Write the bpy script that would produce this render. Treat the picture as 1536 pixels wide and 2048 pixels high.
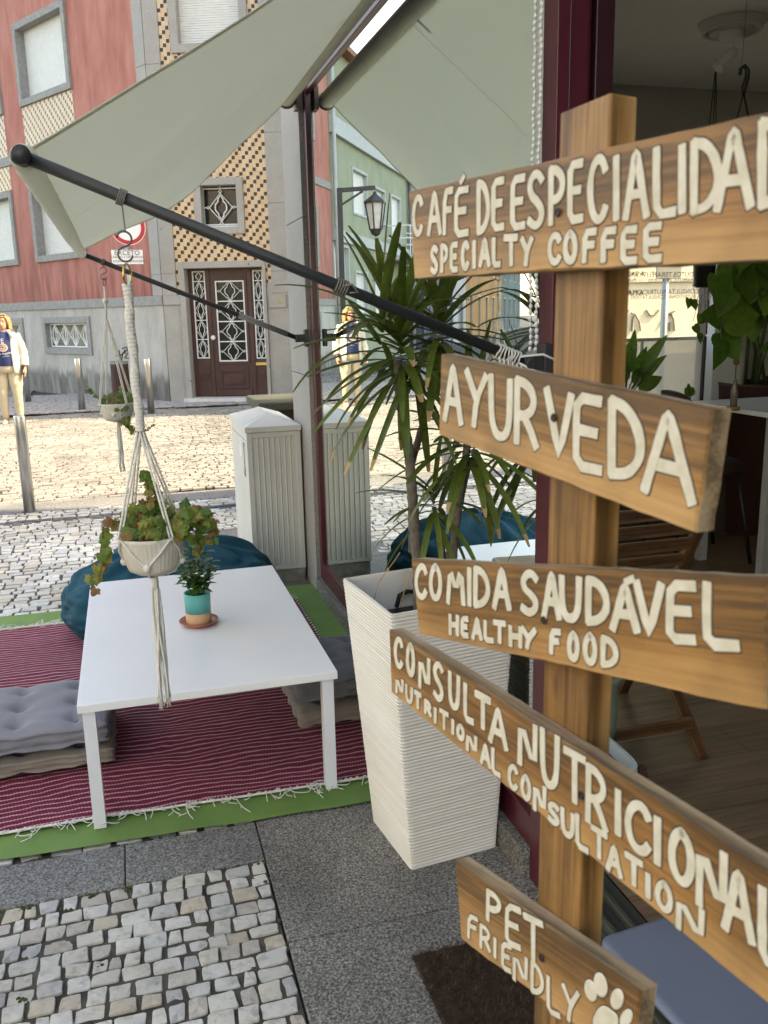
import bpy, bmesh, math, random
from mathutils import Vector as V, Matrix, noise
random.seed(7)
S = bpy.context.scene
for o in list(bpy.data.objects): bpy.data.objects.remove(o)
R = math.radians
# ------------------------------------------------------------------ camera
FPX = 1762.4                      # focal length in photograph pixels (1536 wide)
HC = 1.55
YAW, PITCH, ROLL = 0.27962, 0.22295, -0.02205
FW = V((math.sin(YAW)*math.cos(PITCH), math.cos(YAW)*math.cos(PITCH), -math.sin(PITCH)))
r0 = V((math.cos(YAW), -math.sin(YAW), 0)); u0 = r0.cross(FW)
RT = r0*math.cos(ROLL)+u0*math.sin(ROLL); UP = -r0*math.sin(ROLL)+u0*math.cos(ROLL)
CAM = V((0, 0, HC))
cd = bpy.data.cameras.new("camera"); cam = bpy.data.objects.new("camera", cd)
S.collection.objects.link(cam)
M = Matrix((RT, UP, -FW)).transposed().to_4x4(); M.translation = CAM
cam.matrix_world = M
cd.sensor_fit = 'HORIZONTAL'; cd.sensor_width = 36; cd.lens = FPX/1536*36
cd.clip_start = .02; cd.clip_end = 1000
cd.dof.use_dof = True; cd.dof.focus_distance = 3.2; cd.dof.aperture_fstop = 14
S.camera = cam
# ------------------------------------------------------------------ world and sun
SUN_EL = R(46); SD = V((.968, -.25, 0)).normalized()   # horizontal direction towards the sun
w = bpy.data.worlds.new("World"); S.world = w; w.use_nodes = True
nt = w.node_tree; sky = nt.nodes.new('ShaderNodeTexSky'); sky.sky_type = 'NISHITA'; sky.sun_disc = False
sky.sun_elevation = SUN_EL; sky.sun_rotation = math.atan2(SD.x, SD.y)
sky.altitude = 50; sky.air_density = 1.0; sky.dust_density = 1.6; sky.ozone_density = 1.0
bg = nt.nodes['Background']; bg.inputs[1].default_value = .15; nt.links.new(sky.outputs[0], bg.inputs[0])
sl = bpy.data.lights.new("sun", 'SUN'); sun = bpy.data.objects.new("sun", sl); S.collection.objects.link(sun)
sl.energy = 2.0; sl.angle = R(.55); sl.color = (1, .94, .84)
sdir = V((SD.x*math.cos(SUN_EL), SD.y*math.cos(SUN_EL), math.sin(SUN_EL)))
sun.rotation_euler = sdir.to_track_quat('Z', 'Y').to_euler(); sun.location = (6, -4, 12)
S.view_settings.view_transform = 'Standard'; S.view_settings.look = 'None'
S.view_settings.exposure = 2.5; S.view_settings.use_white_balance = True; S.view_settings.white_balance_temperature = 9300; S.view_settings.gamma = 1; S.view_settings.use_curve_mapping = False
S.render.engine = 'CYCLES'
S.cycles.max_bounces = 10; S.cycles.diffuse_bounces = 4; S.cycles.glossy_bounces = 5; S.cycles.transparent_max_bounces = 16
S.cycles.transmission_bounces = 8; S.cycles.sample_clamp_indirect = 6; S.cycles.caustics_reflective = False; S.cycles.caustics_refractive = False

# ------------------------------------------------------------------ surveying helpers: sight lines measured on the photograph met with real planes
GX = .983                         # shop window plane x = GX
def ray(px, py): return RT*((px-768)/FPX) - UP*((py-1024)/FPX) + FW
def onz(px, py, z=0): v = ray(px, py); return CAM+v*((z-HC)/v.z)
def onx(px, py, x=GX): v = ray(px, py); return CAM+v*(x/v.x)
def ony(px, py, y): v = ray(px, py); return CAM+v*(y/v.y)
def onpl(px, py, P0, n, mirror=False):
    v = ray(px, py); c = CAM.copy()
    if mirror: v = V((-v.x, v.y, v.z)); c = V((2*GX, 0, HC))
    return c+v*((P0-c).dot(n)/v.dot(n))
rnd = random.uniform
# ------------------------------------------------------------------ mesh builder
class MB:
    def __init__(s): s.v = []; s.f = []; s.m = []
    def add(s, vs, fs, m=0):
        b = len(s.v); s.v += [V(p) for p in vs]; s.f += [tuple(i+b for i in f) for f in fs]; s.m += [m]*len(fs); return s
    def hexa(s, p, m=0):          # p: 4 bottom ccw, 4 top ccw
        return s.add(p, [(3,2,1,0),(4,5,6,7),(0,1,5,4),(1,2,6,5),(2,3,7,6),(3,0,4,7)], m)
    def box(s, a, b, m=0, rot=None, piv=None):
        x0,y0,z0 = a; x1,y1,z1 = b
        p = [V(q) for q in ((x0,y0,z0),(x1,y0,z0),(x1,y1,z0),(x0,y1,z0),(x0,y0,z1),(x1,y0,z1),(x1,y1,z1),(x0,y1,z1))]
        if rot is not None:
            c = V(piv) if piv is not None else (V(a)+V(b))/2
            p = [c+rot@(q-c) for q in p]
        return s.hexa(p, m)
    def bar(s, a, b, w, h, up=V((0,0,1)), m=0):
        a = V(a); b = V(b); d = (b-a).normalized(); x = d.cross(up)
        if x.length < 1e-4: x = d.cross(V((0,1,0)))
        x.normalize(); y = x.cross(d)
        x = x*w/2; y = y*h/2
        return s.hexa([a-x-y, a+x-y, b+x-y, b-x-y, a-x+y, a+x+y, b+x+y, b-x+y], m)
    def tube(s, pts, r, n=8, m=0, cap=True, close=False):
        pts = [V(p) for p in pts]; k = len(pts); rs = r if isinstance(r, (list, tuple)) else [r]*k
        ref = None; rings = []
        for i in range(k):
            d = (pts[(i+1) % k if close else min(i+1, k-1)]-pts[(i-1) % k if close else max(i-1, 0)])
            if d.length < 1e-9: d = V((0,0,1))
            d.normalize()
            if ref is None:
                ref = d.orthogonal().normalized()
            ref = (ref-d*ref.dot(d)); ref = ref.normalized() if ref.length > 1e-6 else d.orthogonal().normalized()
            q = d.cross(ref)
            rings.append([pts[i]+(ref*math.cos(2*math.pi*j/n)+q*math.sin(2*math.pi*j/n))*rs[i] for j in range(n)])
        vs = [p for g in rings for p in g]; fs = []
        for i in range(k if close else k-1):
            i2 = (i+1) % k
            for j in range(n): fs.append((i*n+j, i*n+(j+1) % n, i2*n+(j+1) % n, i2*n+j))
        if cap and not close: fs += [tuple(range(n-1, -1, -1)), tuple((k-1)*n+j for j in range(n))]
        return s.add(vs, fs, m)
    def lathe(s, prof, c, n=24, m=0, ax=None, sx=1, sy=1, cap=True):
        c = V(c); vs = []; fs = []; k = len(prof)
        for r, z in prof:
            for j in range(n):
                a = 2*math.pi*j/n; p = V((r*math.cos(a)*sx, r*math.sin(a)*sy, z))
                vs.append(c+(ax@p if ax is not None else p))
        for i in range(k-1):
            for j in range(n): fs.append((i*n+j, i*n+(j+1) % n, (i+1)*n+(j+1) % n, (i+1)*n+j))
        if cap and prof[0][0] > 1e-5: fs.append(tuple(range(n-1, -1, -1)))
        if cap and prof[-1][0] > 1e-5: fs.append(tuple((k-1)*n+j for j in range(n)))
        return s.add(vs, fs, m)
    def ball(s, c, r, n=10, m=0):
        k = max(4, n//2); r = V((r,r,r)) if not hasattr(r, '__len__') else V(r)
        prof = [(math.sin(math.pi*i/k), -math.cos(math.pi*i/k)) for i in range(k+1)]
        vs = []; fs = []
        for a, z in prof:
            for j in range(n):
                t = 2*math.pi*j/n; vs.append(V(c)+V((a*math.cos(t)*r.x, a*math.sin(t)*r.y, z*r.z)))
        for i in range(k):
            for j in range(n): fs.append((i*n+j, i*n+(j+1) % n, (i+1)*n+(j+1) % n, (i+1)*n+j))
        return s.add(vs, fs, m)
    def prism(s, poly, d, m=0):    # poly: 3d points, extruded by vector d
        k = len(poly); p = [V(q) for q in poly]; q = [a+V(d) for a in p]
        fs = [tuple(range(k-1, -1, -1)), tuple(range(k, 2*k))]+[(i, (i+1) % k, k+(i+1) % k, k+i) for i in range(k)]
        return s.add(p+q, fs, m)
    def grid(s, f, nu, nv, m=0):
        vs = [f(i/nu, j/nv) for i in range(nu+1) for j in range(nv+1)]
        fs = [(i*(nv+1)+j, (i+1)*(nv+1)+j, (i+1)*(nv+1)+j+1, i*(nv+1)+j+1) for i in range(nu) for j in range(nv)]
        return s.add(vs, fs, m)
    def loft(s, rings, m=0, cap=True, closed=True):
        n = len(rings[0]); k = len(rings); fs = []
        for i in range(k-1):
            for j in range(n if closed else n-1): fs.append((i*n+j, i*n+(j+1) % n, (i+1)*n+(j+1) % n, (i+1)*n+j))
        if cap and closed: fs += [tuple(range(n-1, -1, -1)), tuple((k-1)*n+j for j in range(n))]
        return s.add([p for g in rings for p in g], fs, m)
def wloc(o):
    p = V((0,0,0))
    while o: p = p+o.location; o = o.parent
    return p
def build(name, mb, mats, parent=None, origin=None, smooth=False, bevel=0, sub=0, fix=True):
    me = bpy.data.meshes.new(name)
    if origin is None:
        if mb.v:
            lo = V([min(p[i] for p in mb.v) for i in range(3)]); hi = V([max(p[i] for p in mb.v) for i in range(3)])
            origin = V(((lo.x+hi.x)/2, (lo.y+hi.y)/2, lo.z))
        else: origin = V((0,0,0))
    origin = V(origin)
    me.from_pydata([p-origin for p in mb.v], [], mb.f)
    if not isinstance(mats, (list, tuple)): mats = [mats]
    for m in mats: me.materials.append(m)
    me.polygons.foreach_set('material_index', mb.m)
    if fix:
        bm = bmesh.new(); bm.from_mesh(me); bmesh.ops.recalc_face_normals(bm, faces=bm.faces); bm.to_mesh(me); bm.free()
    if smooth: me.polygons.foreach_set('use_smooth', [True]*len(me.polygons))
    me.update()
    o = bpy.data.objects.new(name, me); S.collection.objects.link(o)
    if parent is not None: o.parent = parent; o.location = origin-wloc(parent)
    else: o.location = origin
    if bevel:
        b = o.modifiers.new('bevel', 'BEVEL'); b.width = bevel; b.segments = 2; b.limit_method = 'ANGLE'; b.angle_limit = R(40)
    if sub:
        b = o.modifiers.new('sub', 'SUBSURF'); b.levels = sub; b.render_levels = sub
    return o
def tag(o, label=None, cat=None, group=None, kind=None):
    if label: o['label'] = label
    if cat: o['category'] = cat
    if group: o['group'] = group
    if kind: o['kind'] = kind
    return o
def thing(name, loc, label, cat, group=None):
    o = bpy.data.objects.new(name, None); S.collection.objects.link(o); o.location = loc; o.empty_display_size = .1
    return tag(o, label, cat, group)
def dup(o, parent=None):
    c = o.copy(); S.collection.objects.link(c)
    if parent is not None: c.parent = parent
    for ch in list(o.children): dup(ch, c)
    return c
def text_mb(txt, size, P, ex, ey, depth=.0, m=0, align='CENTER', mb=None):
    cu = bpy.data.curves.new('t', 'FONT'); cu.body = txt; cu.size = size; cu.align_x = align; cu.align_y = 'CENTER'; cu.resolution_u = 3
    o = bpy.data.objects.new('t', cu); S.collection.objects.link(o)
    dg = bpy.context.evaluated_depsgraph_get(); me = o.evaluated_get(dg).to_mesh()
    mb = mb or MB(); ex = V(ex); ey = V(ey)
    mb.add([V(P)+ex*v.co.x+ey*v.co.y for v in me.vertices], [tuple(p.vertices) for p in me.polygons], m)
    bpy.data.objects.remove(o); bpy.data.curves.remove(cu)
    return mb
# ------------------------------------------------------------------ materials
MATS = {}
def lin(c): return tuple(((x/255+.055)/1.055)**2.4 if x > 10 else x/255/12.92 for x in c)
class N:
    def __init__(s, name):
        s.m = bpy.data.materials.new(name); s.m.use_nodes = True; s.t = s.m.node_tree; s.b = s.t.nodes['Principled BSDF']
        s.out = s.t.nodes['Material Output']; s.tc = None
    def n(s, t, **k):
        x = s.t.nodes.new('ShaderNode'+t)
        for a, b in k.items(): setattr(x, a, b)
        return x
    def l(s, a, b): s.t.links.new(a, b)
    def coord(s, kind='Object', scale=(1,1,1), rot=(0,0,0), loc=(0,0,0)):
        if not s.tc: s.tc = s.n('TexCoord')
        mp = s.n('Mapping'); mp.inputs[1].default_value = loc; mp.inputs[2].default_value = rot; mp.inputs[3].default_value = scale
        s.l(s.tc.outputs[kind], mp.inputs[0]); return mp.outputs[0]
    def noise(s, co, sc=5, det=5, rough=.55, dist=0):
        x = s.n('TexNoise'); x.inputs['Scale'].default_value = sc; x.inputs['Detail'].default_value = det
        x.inputs['Roughness'].default_value = rough; x.inputs['Distortion'].default_value = dist
        s.l(co, x.inputs['Vector']); return x.outputs[0]
    def ramp(s, f, stops):
        x = s.n('ValToRGB'); cr = x.color_ramp
        while len(cr.elements) > 1: cr.elements.remove(cr.elements[-1])
        for i, (p, c) in enumerate(stops):
            e = cr.elements[0] if i == 0 else cr.elements.new(p)
            e.position = p; e.color = (c[0], c[1], c[2], 1) if hasattr(c, '__len__') else (c, c, c, 1)
        s.l(f, x.inputs[0]); return x.outputs[0]
    def mix(s, f, a, b, mode='MIX'):
        x = s.n('Mix', data_type='RGBA', blend_type=mode)
        for i, q in ((0, f), (6, a), (7, b)):
            if hasattr(q, 'links'): s.l(q, x.inputs[i])
            elif i == 0: x.inputs[0].default_value = q
            else: x.inputs[i].default_value = (q[0], q[1], q[2], 1)
        return x.outputs[2]
    def math(s, op, a, b=0):
        x = s.n('Math', operation=op)
        for i, q in enumerate((a, b)):
            if hasattr(q, 'links'): s.l(q, x.inputs[i])
            else: x.inputs[i].default_value = q
        return x.outputs[0]
    def bump(s, h, st=.3, d=.01):
        x = s.n('Bump'); x.inputs[0].default_value = st; x.inputs[1].default_value = d; s.l(h, x.inputs['Height']); s.l(x.outputs[0], s.b.inputs['Normal'])
    def col(s, c):
        if hasattr(c, 'links'): s.l(c, s.b.inputs[0])
        else: s.b.inputs[0].default_value = (c[0], c[1], c[2], 1)
    def set(s, rough=.6, metal=0, spec=None):
        s.b.inputs['Roughness'].default_value = rough; s.b.inputs['Metallic'].default_value = metal
        if spec is not None: s.b.inputs['Specular IOR Level'].default_value = spec
        return s
def simple(name, c, rough=.6, metal=0, var=.12, sc=8, bump=0, bsc=60, bd=.002, spec=None):
    if name in MATS: return MATS[name]
    x = N(name); x.set(rough, metal, spec); co = x.coord()
    f = x.noise(co, sc, 6); a = tuple(q*(1-var) for q in c); b = tuple(min(1, q*(1+var)) for q in c)
    x.col(x.ramp(f, [(.3, a), (.7, b)]))
    if bump: x.bump(x.noise(co, bsc, 4), bump, bd)
    MATS[name] = x.m; return x.m
def granite(name, c, dark=.45, light=1.35, sc=260, stain=.25):
    x = N(name); x.set(.75); co = x.coord()
    f = x.noise(co, sc*1.7, 3, .75); sp = x.ramp(f, [(.36, tuple(q*dark for q in c)), (.5, c), (.64, tuple(min(1, q*light) for q in c))])
    st = x.ramp(x.noise(co, 2.2, 6, .6), [(.35, 1-stain), (.65, 1.0)])
    vo = x.n('TexVoronoi'); vo.inputs['Scale'].default_value = 3.2; x.l(co, vo.inputs['Vector']); st = x.mix(1, st, x.ramp(x.math('ADD', vo.outputs['Distance'], x.math('MULTIPLY', f, .03)), [(.055, .38), (.085, 1)]), 'MULTIPLY')
    x.col(x.mix(1, sp, st, 'MULTIPLY')); x.bump(f, .25, .002); MATS[name] = x.m; return x.m
def wood(name, a, b, axis=0, sc=1, rough=.55, knots=True, coat=0):
    x = N(name); x.set(rough); s = [26, 26, 26]; s[axis] = 1.6; s = tuple(q*sc for q in s)
    co = x.coord('Object', s); big = x.coord('Object', tuple(q*.22 for q in s))
    oi = x.n('ObjectInfo'); off = x.n('VectorMath', operation='ADD'); mu = x.n('VectorMath', operation='SCALE'); mu.inputs[0].default_value = (13, 7, 19)
    x.l(oi.outputs['Random'], mu.inputs[3]); x.l(co, off.inputs[0]); x.l(mu.outputs[0], off.inputs[1]); co = off.outputs[0]
    wv = x.n('TexWave', wave_type='BANDS', bands_direction='ZYX'[0] if axis == 0 else 'X'); wv.inputs['Scale'].default_value = .9; wv.inputs['Distortion'].default_value = 5.5
    wv.inputs['Detail'].default_value = 3; wv.inputs['Detail Scale'].default_value = .6; x.l(big, wv.inputs[0])
    f1 = x.noise(co, 1.6, 6, .65, .6); sf = [95, 95, 95]; sf[axis] = 2.2; f3 = x.noise(x.coord('Object', tuple(q*sc for q in sf)), 2.2, 4, .65, .3); mixf = x.math('ADD', x.math('MULTIPLY', f1, .38), x.math('ADD', x.math('MULTIPLY', wv.outputs[0], .30), x.math('MULTIPLY', f3, .34)))
    base = x.ramp(mixf, [(.33, tuple(q*.42 for q in a)), (.43, a), (.52, tuple((q+r)/2 for q, r in zip(a, b))), (.64, b)])
    if knots:
        vo = x.n('TexVoronoi'); vo.inputs['Scale'].default_value = 1; vo.inputs['Randomness'].default_value = 1
        kc = [22, 22, 22]; kc[axis] = 6; x.l(x.coord('Object', tuple(kc), loc=(.3, .2, .4)), vo.inputs['Vector'])
        kn = x.ramp(vo.outputs['Distance'], [(.05, 0), (.13, 1)]); base = x.mix(kn, (a[0]*.40, a[1]*.30, a[2]*.25), base)
    pt = x.ramp(x.noise(x.coord('Object', (9, 9, 9)), 1, 5), [(.36, .72), (.62, 1.08)])
    base = x.mix(1, base, pt, 'MULTIPLY')
    x.col(base); x.bump(f1, .22, .002); x.b.inputs['Coat Weight'].default_value = coat
    MATS[name] = x.m; return x.m
def stone(name, cols, dark, stain=.5, moss=.0):
    x = N(name); x.set(.8); g = x.n('NewGeometry'); co = x.coord()
    k = len(cols); st = [((i)/(k), c) for i, c in enumerate(cols)]
    rp = x.n('ValToRGB'); cr = rp.color_ramp; cr.interpolation = 'CONSTANT'
    while len(cr.elements) > 1: cr.elements.remove(cr.elements[-1])
    for i, (p, c) in enumerate(st):
        e = cr.elements[0] if i == 0 else cr.elements.new(p); e.position = p; e.color = (*c, 1)
    x.l(g.outputs['Random Per Island'], rp.inputs[0])
    f = x.noise(co, 34, 6, .68); c = x.mix(x.ramp(f, [(.3, 0.0), (.5, 1.0)]), tuple(dark), rp.outputs[0])
    c = x.mix(stain, rp.outputs[0], c)
    lg = x.ramp(x.noise(co, 1.1, 6, .6), [(.32, .62), (.62, 1.05)]); c = x.mix(1, c, lg, 'MULTIPLY')
    x.col(c); x.bump(x.noise(co, 90, 5, .6), .45, .004); MATS[name] = x.m; return x.m
def leafmat(name, c, c2, rough=.45, trans=.35):
    x = N(name); x.set(rough); g = x.n('NewGeometry')
    base = x.ramp(g.outputs['Random Per Island'], [(0, c), (.55, tuple((p+q)/2 for p, q in zip(c, c2))), (1, c2)])
    base = x.mix(1, base, x.ramp(x.noise(x.coord(), 40, 3), [(.3, .75), (.7, 1.15)]), 'MULTIPLY')
    x.col(base)
    tr = x.n('BsdfTranslucent'); x.l(base, tr.inputs[0]); ms = x.n('MixShader'); ms.inputs[0].default_value = trans
    x.l(x.b.outputs[0], ms.inputs[1]); x.l(tr.outputs[0], ms.inputs[2]); x.l(ms.outputs[0], x.out.inputs[0])
    MATS[name] = x.m; return x.m
def glassmat(name, fac0, ior, tint=(1,1,1), rough=0.0):
    x = N(name); t = x.n('BsdfTransparent'); t.inputs[0].default_value = (*tint, 1); g = x.n('BsdfGlossy'); g.inputs['Roughness'].default_value = rough
    g.inputs[0].default_value = (.95, 1, .97, 1)
    fr = x.n('Fresnel'); fr.inputs[0].default_value = ior; f = x.math('ADD', x.math('MULTIPLY', fr.outputs[0], 1-fac0), fac0)
    ms = x.n('MixShader'); x.l(f, ms.inputs[0]); x.l(t.outputs[0], ms.inputs[1]); x.l(g.outputs[0], ms.inputs[2]); x.l(ms.outputs[0], x.out.inputs[0])
    return x.m
# ================================================================== palette
WOODTERR = lin((120,92,68))
m_earth = simple('joint_soil', (.045,.042,.036), .95, var=.5, sc=30)
m_asph = granite('asphalt', (.06,.06,.062), .7, 1.3, 180)
m_slab = granite('granite_slab', (.185,.175,.158), .22, 2.3, 88, .42)
m_kerb = granite('granite_band', (.175,.172,.165), .28, 2.1, 95, .3)
m_gran = granite('granite_wall', (.40,.375,.345), .62, 1.22, 95, .15)
m_gran2 = granite('granite_pillar', (.36,.345,.335), .5, 1.35, 150, .12)
m_grand = granite('granite_dark_band', (.21,.21,.215), .5, 1.4, 180)
m_sand = simple('joint_sand', (.060,.056,.046), .95, var=.6, sc=14, bump=.6, bsc=200, bd=.004)
m_cob = stone('white_cobbles', [(.60,.58,.53),(.54,.53,.51),(.63,.59,.52),(.50,.46,.41),(.62,.61,.58),(.58,.55,.49),(.49,.48,.47),(.66,.64,.59),(.60,.58,.55),(.64,.62,.58),(.54,.47,.38)], (.22,.205,.18), .6)
m_cob2 = stone('street_cobbles', [(.275,.262,.232),(.245,.234,.212),(.30,.284,.25),(.21,.202,.186),(.265,.252,.228)], (.22,.20,.17), .35)
m_cob3 = stone('dark_cobbles', [(.12,.12,.125),(.16,.155,.15),(.10,.10,.105)], (.05,.05,.05), .4)
m_moss = simple('moss', (.045,.065,.02), .95, var=.5, sc=60, bump=.6, bsc=200, bd=.004)
m_white = simple('white_paint', (.78,.78,.78), .5, var=.03)
# ================================================================== ground
mb = MB(); mb.add([(-200,-200,-.03),(200,-200,-.03),(200,200,-.03),(-200,200,-.03)], [(0,1,2,3)])
tag(build('ground', mb, m_earth, origin=(0,0,-.03)), kind='structure')
def paving(name, mat, x0, x1, y0, y1, w, h, wave=0, gap=.007, jit=.16, fine=False, skip=None, z=0.0, rot=0, amp=.004):
    mb = MB(); y = y0; row = 0
    while y < y1:
        hh = h*rnd(.86, 1.14); x = x0-rnd(0, w)
        while x < x1:
            ww = w*rnd(.72, 1.28) if rnd(0, 1) > .12 else w*rnd(.5, .7)
            if x+ww > x1-.03: ww = x1-x
            if ww < .015: break
            if x < x0: ww -= x0-x; x = x0
            if ww < .02: x += ww; continue
            yo = wave*math.sin((x+row*.05)*1.7+1)+.3*wave*math.sin(x*4.1)
            cx, cy = x+ww/2, y+yo+hh/2
            if not (skip and skip(cx, cy)) and x+ww > x0:
                g = gap*rnd(.6, 1.8); c = []
                for sx, sy in ((-1,-1),(1,-1),(1,1),(-1,1)):
                    c.append(V((cx+sx*(ww/2-g/2)+rnd(-jit, jit)*h*.5, cy+sy*(hh/2-g/2)+rnd(-jit, jit)*h*.5+wave*1.7*math.cos(x*1.7+1)*sx*ww/2, 0)))
                cen = sum(c, V())/4; zz = z+rnd(-amp, amp); tx, ty = rnd(-.03, .03), rnd(-.03, .03)
                if fine:
                    def ring(k, zo):
                        out = []
                        for i in range(4):
                            a, b, pv = c[i], c[(i+1) % 4], c[i-1]
                            for t in (.07, .5, .93):
                                p = a.lerp(b, t); p = cen+(p-cen)*k; nz = noise.noise(p*60)*.0035
                                q = p+(cen-p).normalized()*noise.noise(p*25+V((3,3,3)))*.0045
                                out.append(V((q.x, q.y, zz+zo+nz*(1 if zo > -.01 else 0)+tx*(p.x-cen.x)+ty*(p.y-cen.y))))
                        return out
                    r1, r2, r3 = ring(1.0, -.02), ring(.985, -.003), ring(.935, 0)
                    b = len(mb.v); mb.v += r1+r2+r3+[V((cen.x, cen.y, zz+.0015))]; n = 12
                    for q in range(2):
                        for j in range(n): mb.f.append((b+q*n+j, b+q*n+(j+1) % n, b+(q+1)*n+(j+1) % n, b+(q+1)*n+j)); mb.m.append(0)
                    for j in range(n): mb.f.append((b+2*n+j, b+2*n+(j+1) % n, b+3*n)); mb.m.append(0)
                else:
                    b = len(mb.v)
                    for k, zo in ((1, -.02), (.975, -.003), (.92, 0)):
                        for p in c: q = cen+(p-cen)*k; mb.v.append(V((q.x, q.y, zz+zo+tx*(q.x-cen.x)+ty*(q.y-cen.y))))
                    for q in range(2):
                        for j in range(4): mb.f.append((b+q*4+j, b+q*4+(j+1) % 4, b+(q+1)*4+(j+1) % 4, b+(q+1)*4+j)); mb.m.append(0)
                    mb.f.append((b+8, b+9, b+10, b+11)); mb.m.append(0)
            x += ww
        y += hh; row += 1
    return tag(build(name, mb, mat, fix=False, origin=(0,0,0)), kind='structure')
paving('pavement', m_cob, -1.9, .272, .2, 2.292, .062, .054, .006, .0062, .15, True)
paving('pavement', m_cob, -1.9, .27, 2.505, 2.60, .075, .075, 0, .010, .2, True)
paving('pavement', m_cob, -1.9, .9, 2.63, 6.0, .092, .072, .008, .0075, .2, False, skip=lambda x, y: x > .42 and y > 4.0)
paving('pavement', m_cob, -1.9, .36, 6.0, 7.18, .092, .072, .008, .0075, .2, False)
paving('pavement', m_cob, .36, 2.6, 6.45, 7.18, .092, .072, .008, .0075, .2, False)
paving('pavement', m_cob3, -3.2, 3.2, 7.18, 7.34, .10, .078, .0, .010, .2)
paving('pavement', m_cob, -3.2, 3.2, 7.35, 7.60, .10, .078, .0, .009, .2)
mb = MB()
def slab(x0, x1, y0, y1, z=.004): mb.box((x0, y0, -.03), (x1, y1, z))
for x in range(-6, 6): slab(x*.9-.9+.004, x*.9-.004, 7.63, 8.02)          # smooth kerb band along the roadway
tag(build('kerb', mb, m_kerb, bevel=.004), kind='structure')
mb = MB()
for a, b in ((-1.9,-1.0),(-.997,-.118),(-.115,.274)): slab(a, b, 2.296, 2.498)
tag(build('kerb', mb, m_kerb, bevel=.003), kind='structure')
mb = MB()
for y0, y1 in ((-1.0,.35),(.353,1.20),(1.203,1.93),(1.933,2.545),(2.548,2.70)): slab(.278, 1.02, y0, y1, .002)
slab(.43, .98, 4.2, 5.35, .002); slab(.37, 1.5, 5.36, 6.42, .002); slab(2.0,2.6,5.36,6.42,.002)
tag(build('pavement', mb, m_slab, bevel=.003), kind='structure')
# roadway of larger setts, laid in gentle arcs
paving('road', m_cob2, -7.5, 6.5, 8.05, 15.7, .12, .092, .10, .009, .2, False)
paving('road', m_cob2, -12, -2, 15.7, 26, .15, .12, .10, .018, .25, False)
mb = MB(); mb.tube([(-7.5,15.78,-.01),(6,15.78,-.01)], .03, 6)
tag(paving('pavement', simple('pavement_bricks', (.33,.31,.30), .8, var=.25, sc=14), -3.6, 5.0, 15.8, 19.5, .2, .11, 0, .012, .1, False, skip=lambda x, y: y > 16.75 and x > .8, z=.03), kind='structure')
mb = MB()
for x0, x1, y0, y1, z in ((-1.9,.272,.2,2.292,-.0045),(-1.9,.274,2.50,2.61,-.005),(-1.9,.9,2.62,6.0,-.006),(-1.9,2.6,6.0,7.6,-.006)):
    mb.grid(lambda a, b: V((x0+(x1-x0)*a, y0+(y1-y0)*b, z+.003*noise.noise(V(((x0+(x1-x0)*a)*14, (y0+(y1-y0)*b)*14, 3))))), 60, 60)
tag(build('joint_filling', mb, m_sand, origin=(0,0,0), fix=False), kind='structure')
# moss tufts that grow in the joints
mb = MB()
for i in range(95):
    x, y = rnd(-.55, .27), rnd(1.45, 2.3)
    if i > 60: y = rnd(2.285, 2.30) if rnd(0,1) < .5 else rnd(2.49, 2.51)
    if i > 85: x = rnd(.258, .282); y = rnd(1.5, 2.4)
    if i <= 60 and noise.noise(V((x*5, y*5, 0))) < .05: continue
    for k in range(7):
        r = rnd(.003, .009); mb.ball((x+rnd(-.016,.016), y+rnd(-.01,.01), -.006), (r, r, r*.8), 6)
tag(build('moss', mb, m_moss, smooth=True, origin=(0,0,0)), 'dark green moss growing in the joints of the white cobbles', 'moss', kind='stuff')

# ================================================================== facade helpers
class Plane:
    def __init__(s, P0, u): s.P = V(P0); s.u = V(u).normalized(); s.n = V((s.u.y, -s.u.x, 0)).normalized()
    def at(s, u, z, d=0): return s.P+s.u*u+V((0,0,z))+s.n*d
    def uz(s, px, py, mirror=False): p = onpl(px, py, s.P, s.n, mirror)-s.P; return p.dot(s.u), p.z
    def box(s, mb, u0, u1, z0, z1, d0, d1, m=0):
        return mb.hexa([s.at(u0,z0,d1), s.at(u1,z0,d1), s.at(u1,z0,d0), s.at(u0,z0,d0), s.at(u0,z1,d1), s.at(u1,z1,d1), s.at(u1,z1,d0), s.at(u0,z1,d0)], m)
    def frame(s, mb, u0, u1, z0, z1, t, d0, d1, m=0, tt=None, tb=None):
        tt = t if tt is None else tt; tb = t if tb is None else tb
        s.box(mb, u0, u0+t, z0, z1, d0, d1, m); s.box(mb, u1-t, u1, z0, z1, d0, d1, m)
        s.box(mb, u0+t, u1-t, z1-tt, z1, d0, d1, m); s.box(mb, u0+t, u1-t, z0, z0+tb, d0, d1, m)
def wall_with_holes(mb, pl, u0, u1, z0, z1, holes, d0, d1, m=0):
    us = sorted({u0, u1, *[q for h in holes for q in h[:2] if u0 < q < u1]}); zs = sorted({z0, z1, *[q for h in holes for q in h[2:] if z0 < q < z1]})
    for a, b in zip(us, us[1:]):
        run = None
        for c, d in zip(zs, zs[1:]):
            uc, zc = (a+b)/2, (c+d)/2
            hole = any(h[0] < uc < h[1] and h[2] < zc < h[3] for h in holes)
            if hole:
                if run: pl.box(mb, a, b, run[0], run[1], d0, d1, m)
                run = None
            else: run = (run[0], d) if run else (c, d)
        if run: pl.box(mb, a, b, run[0], run[1], d0, d1, m)
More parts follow.
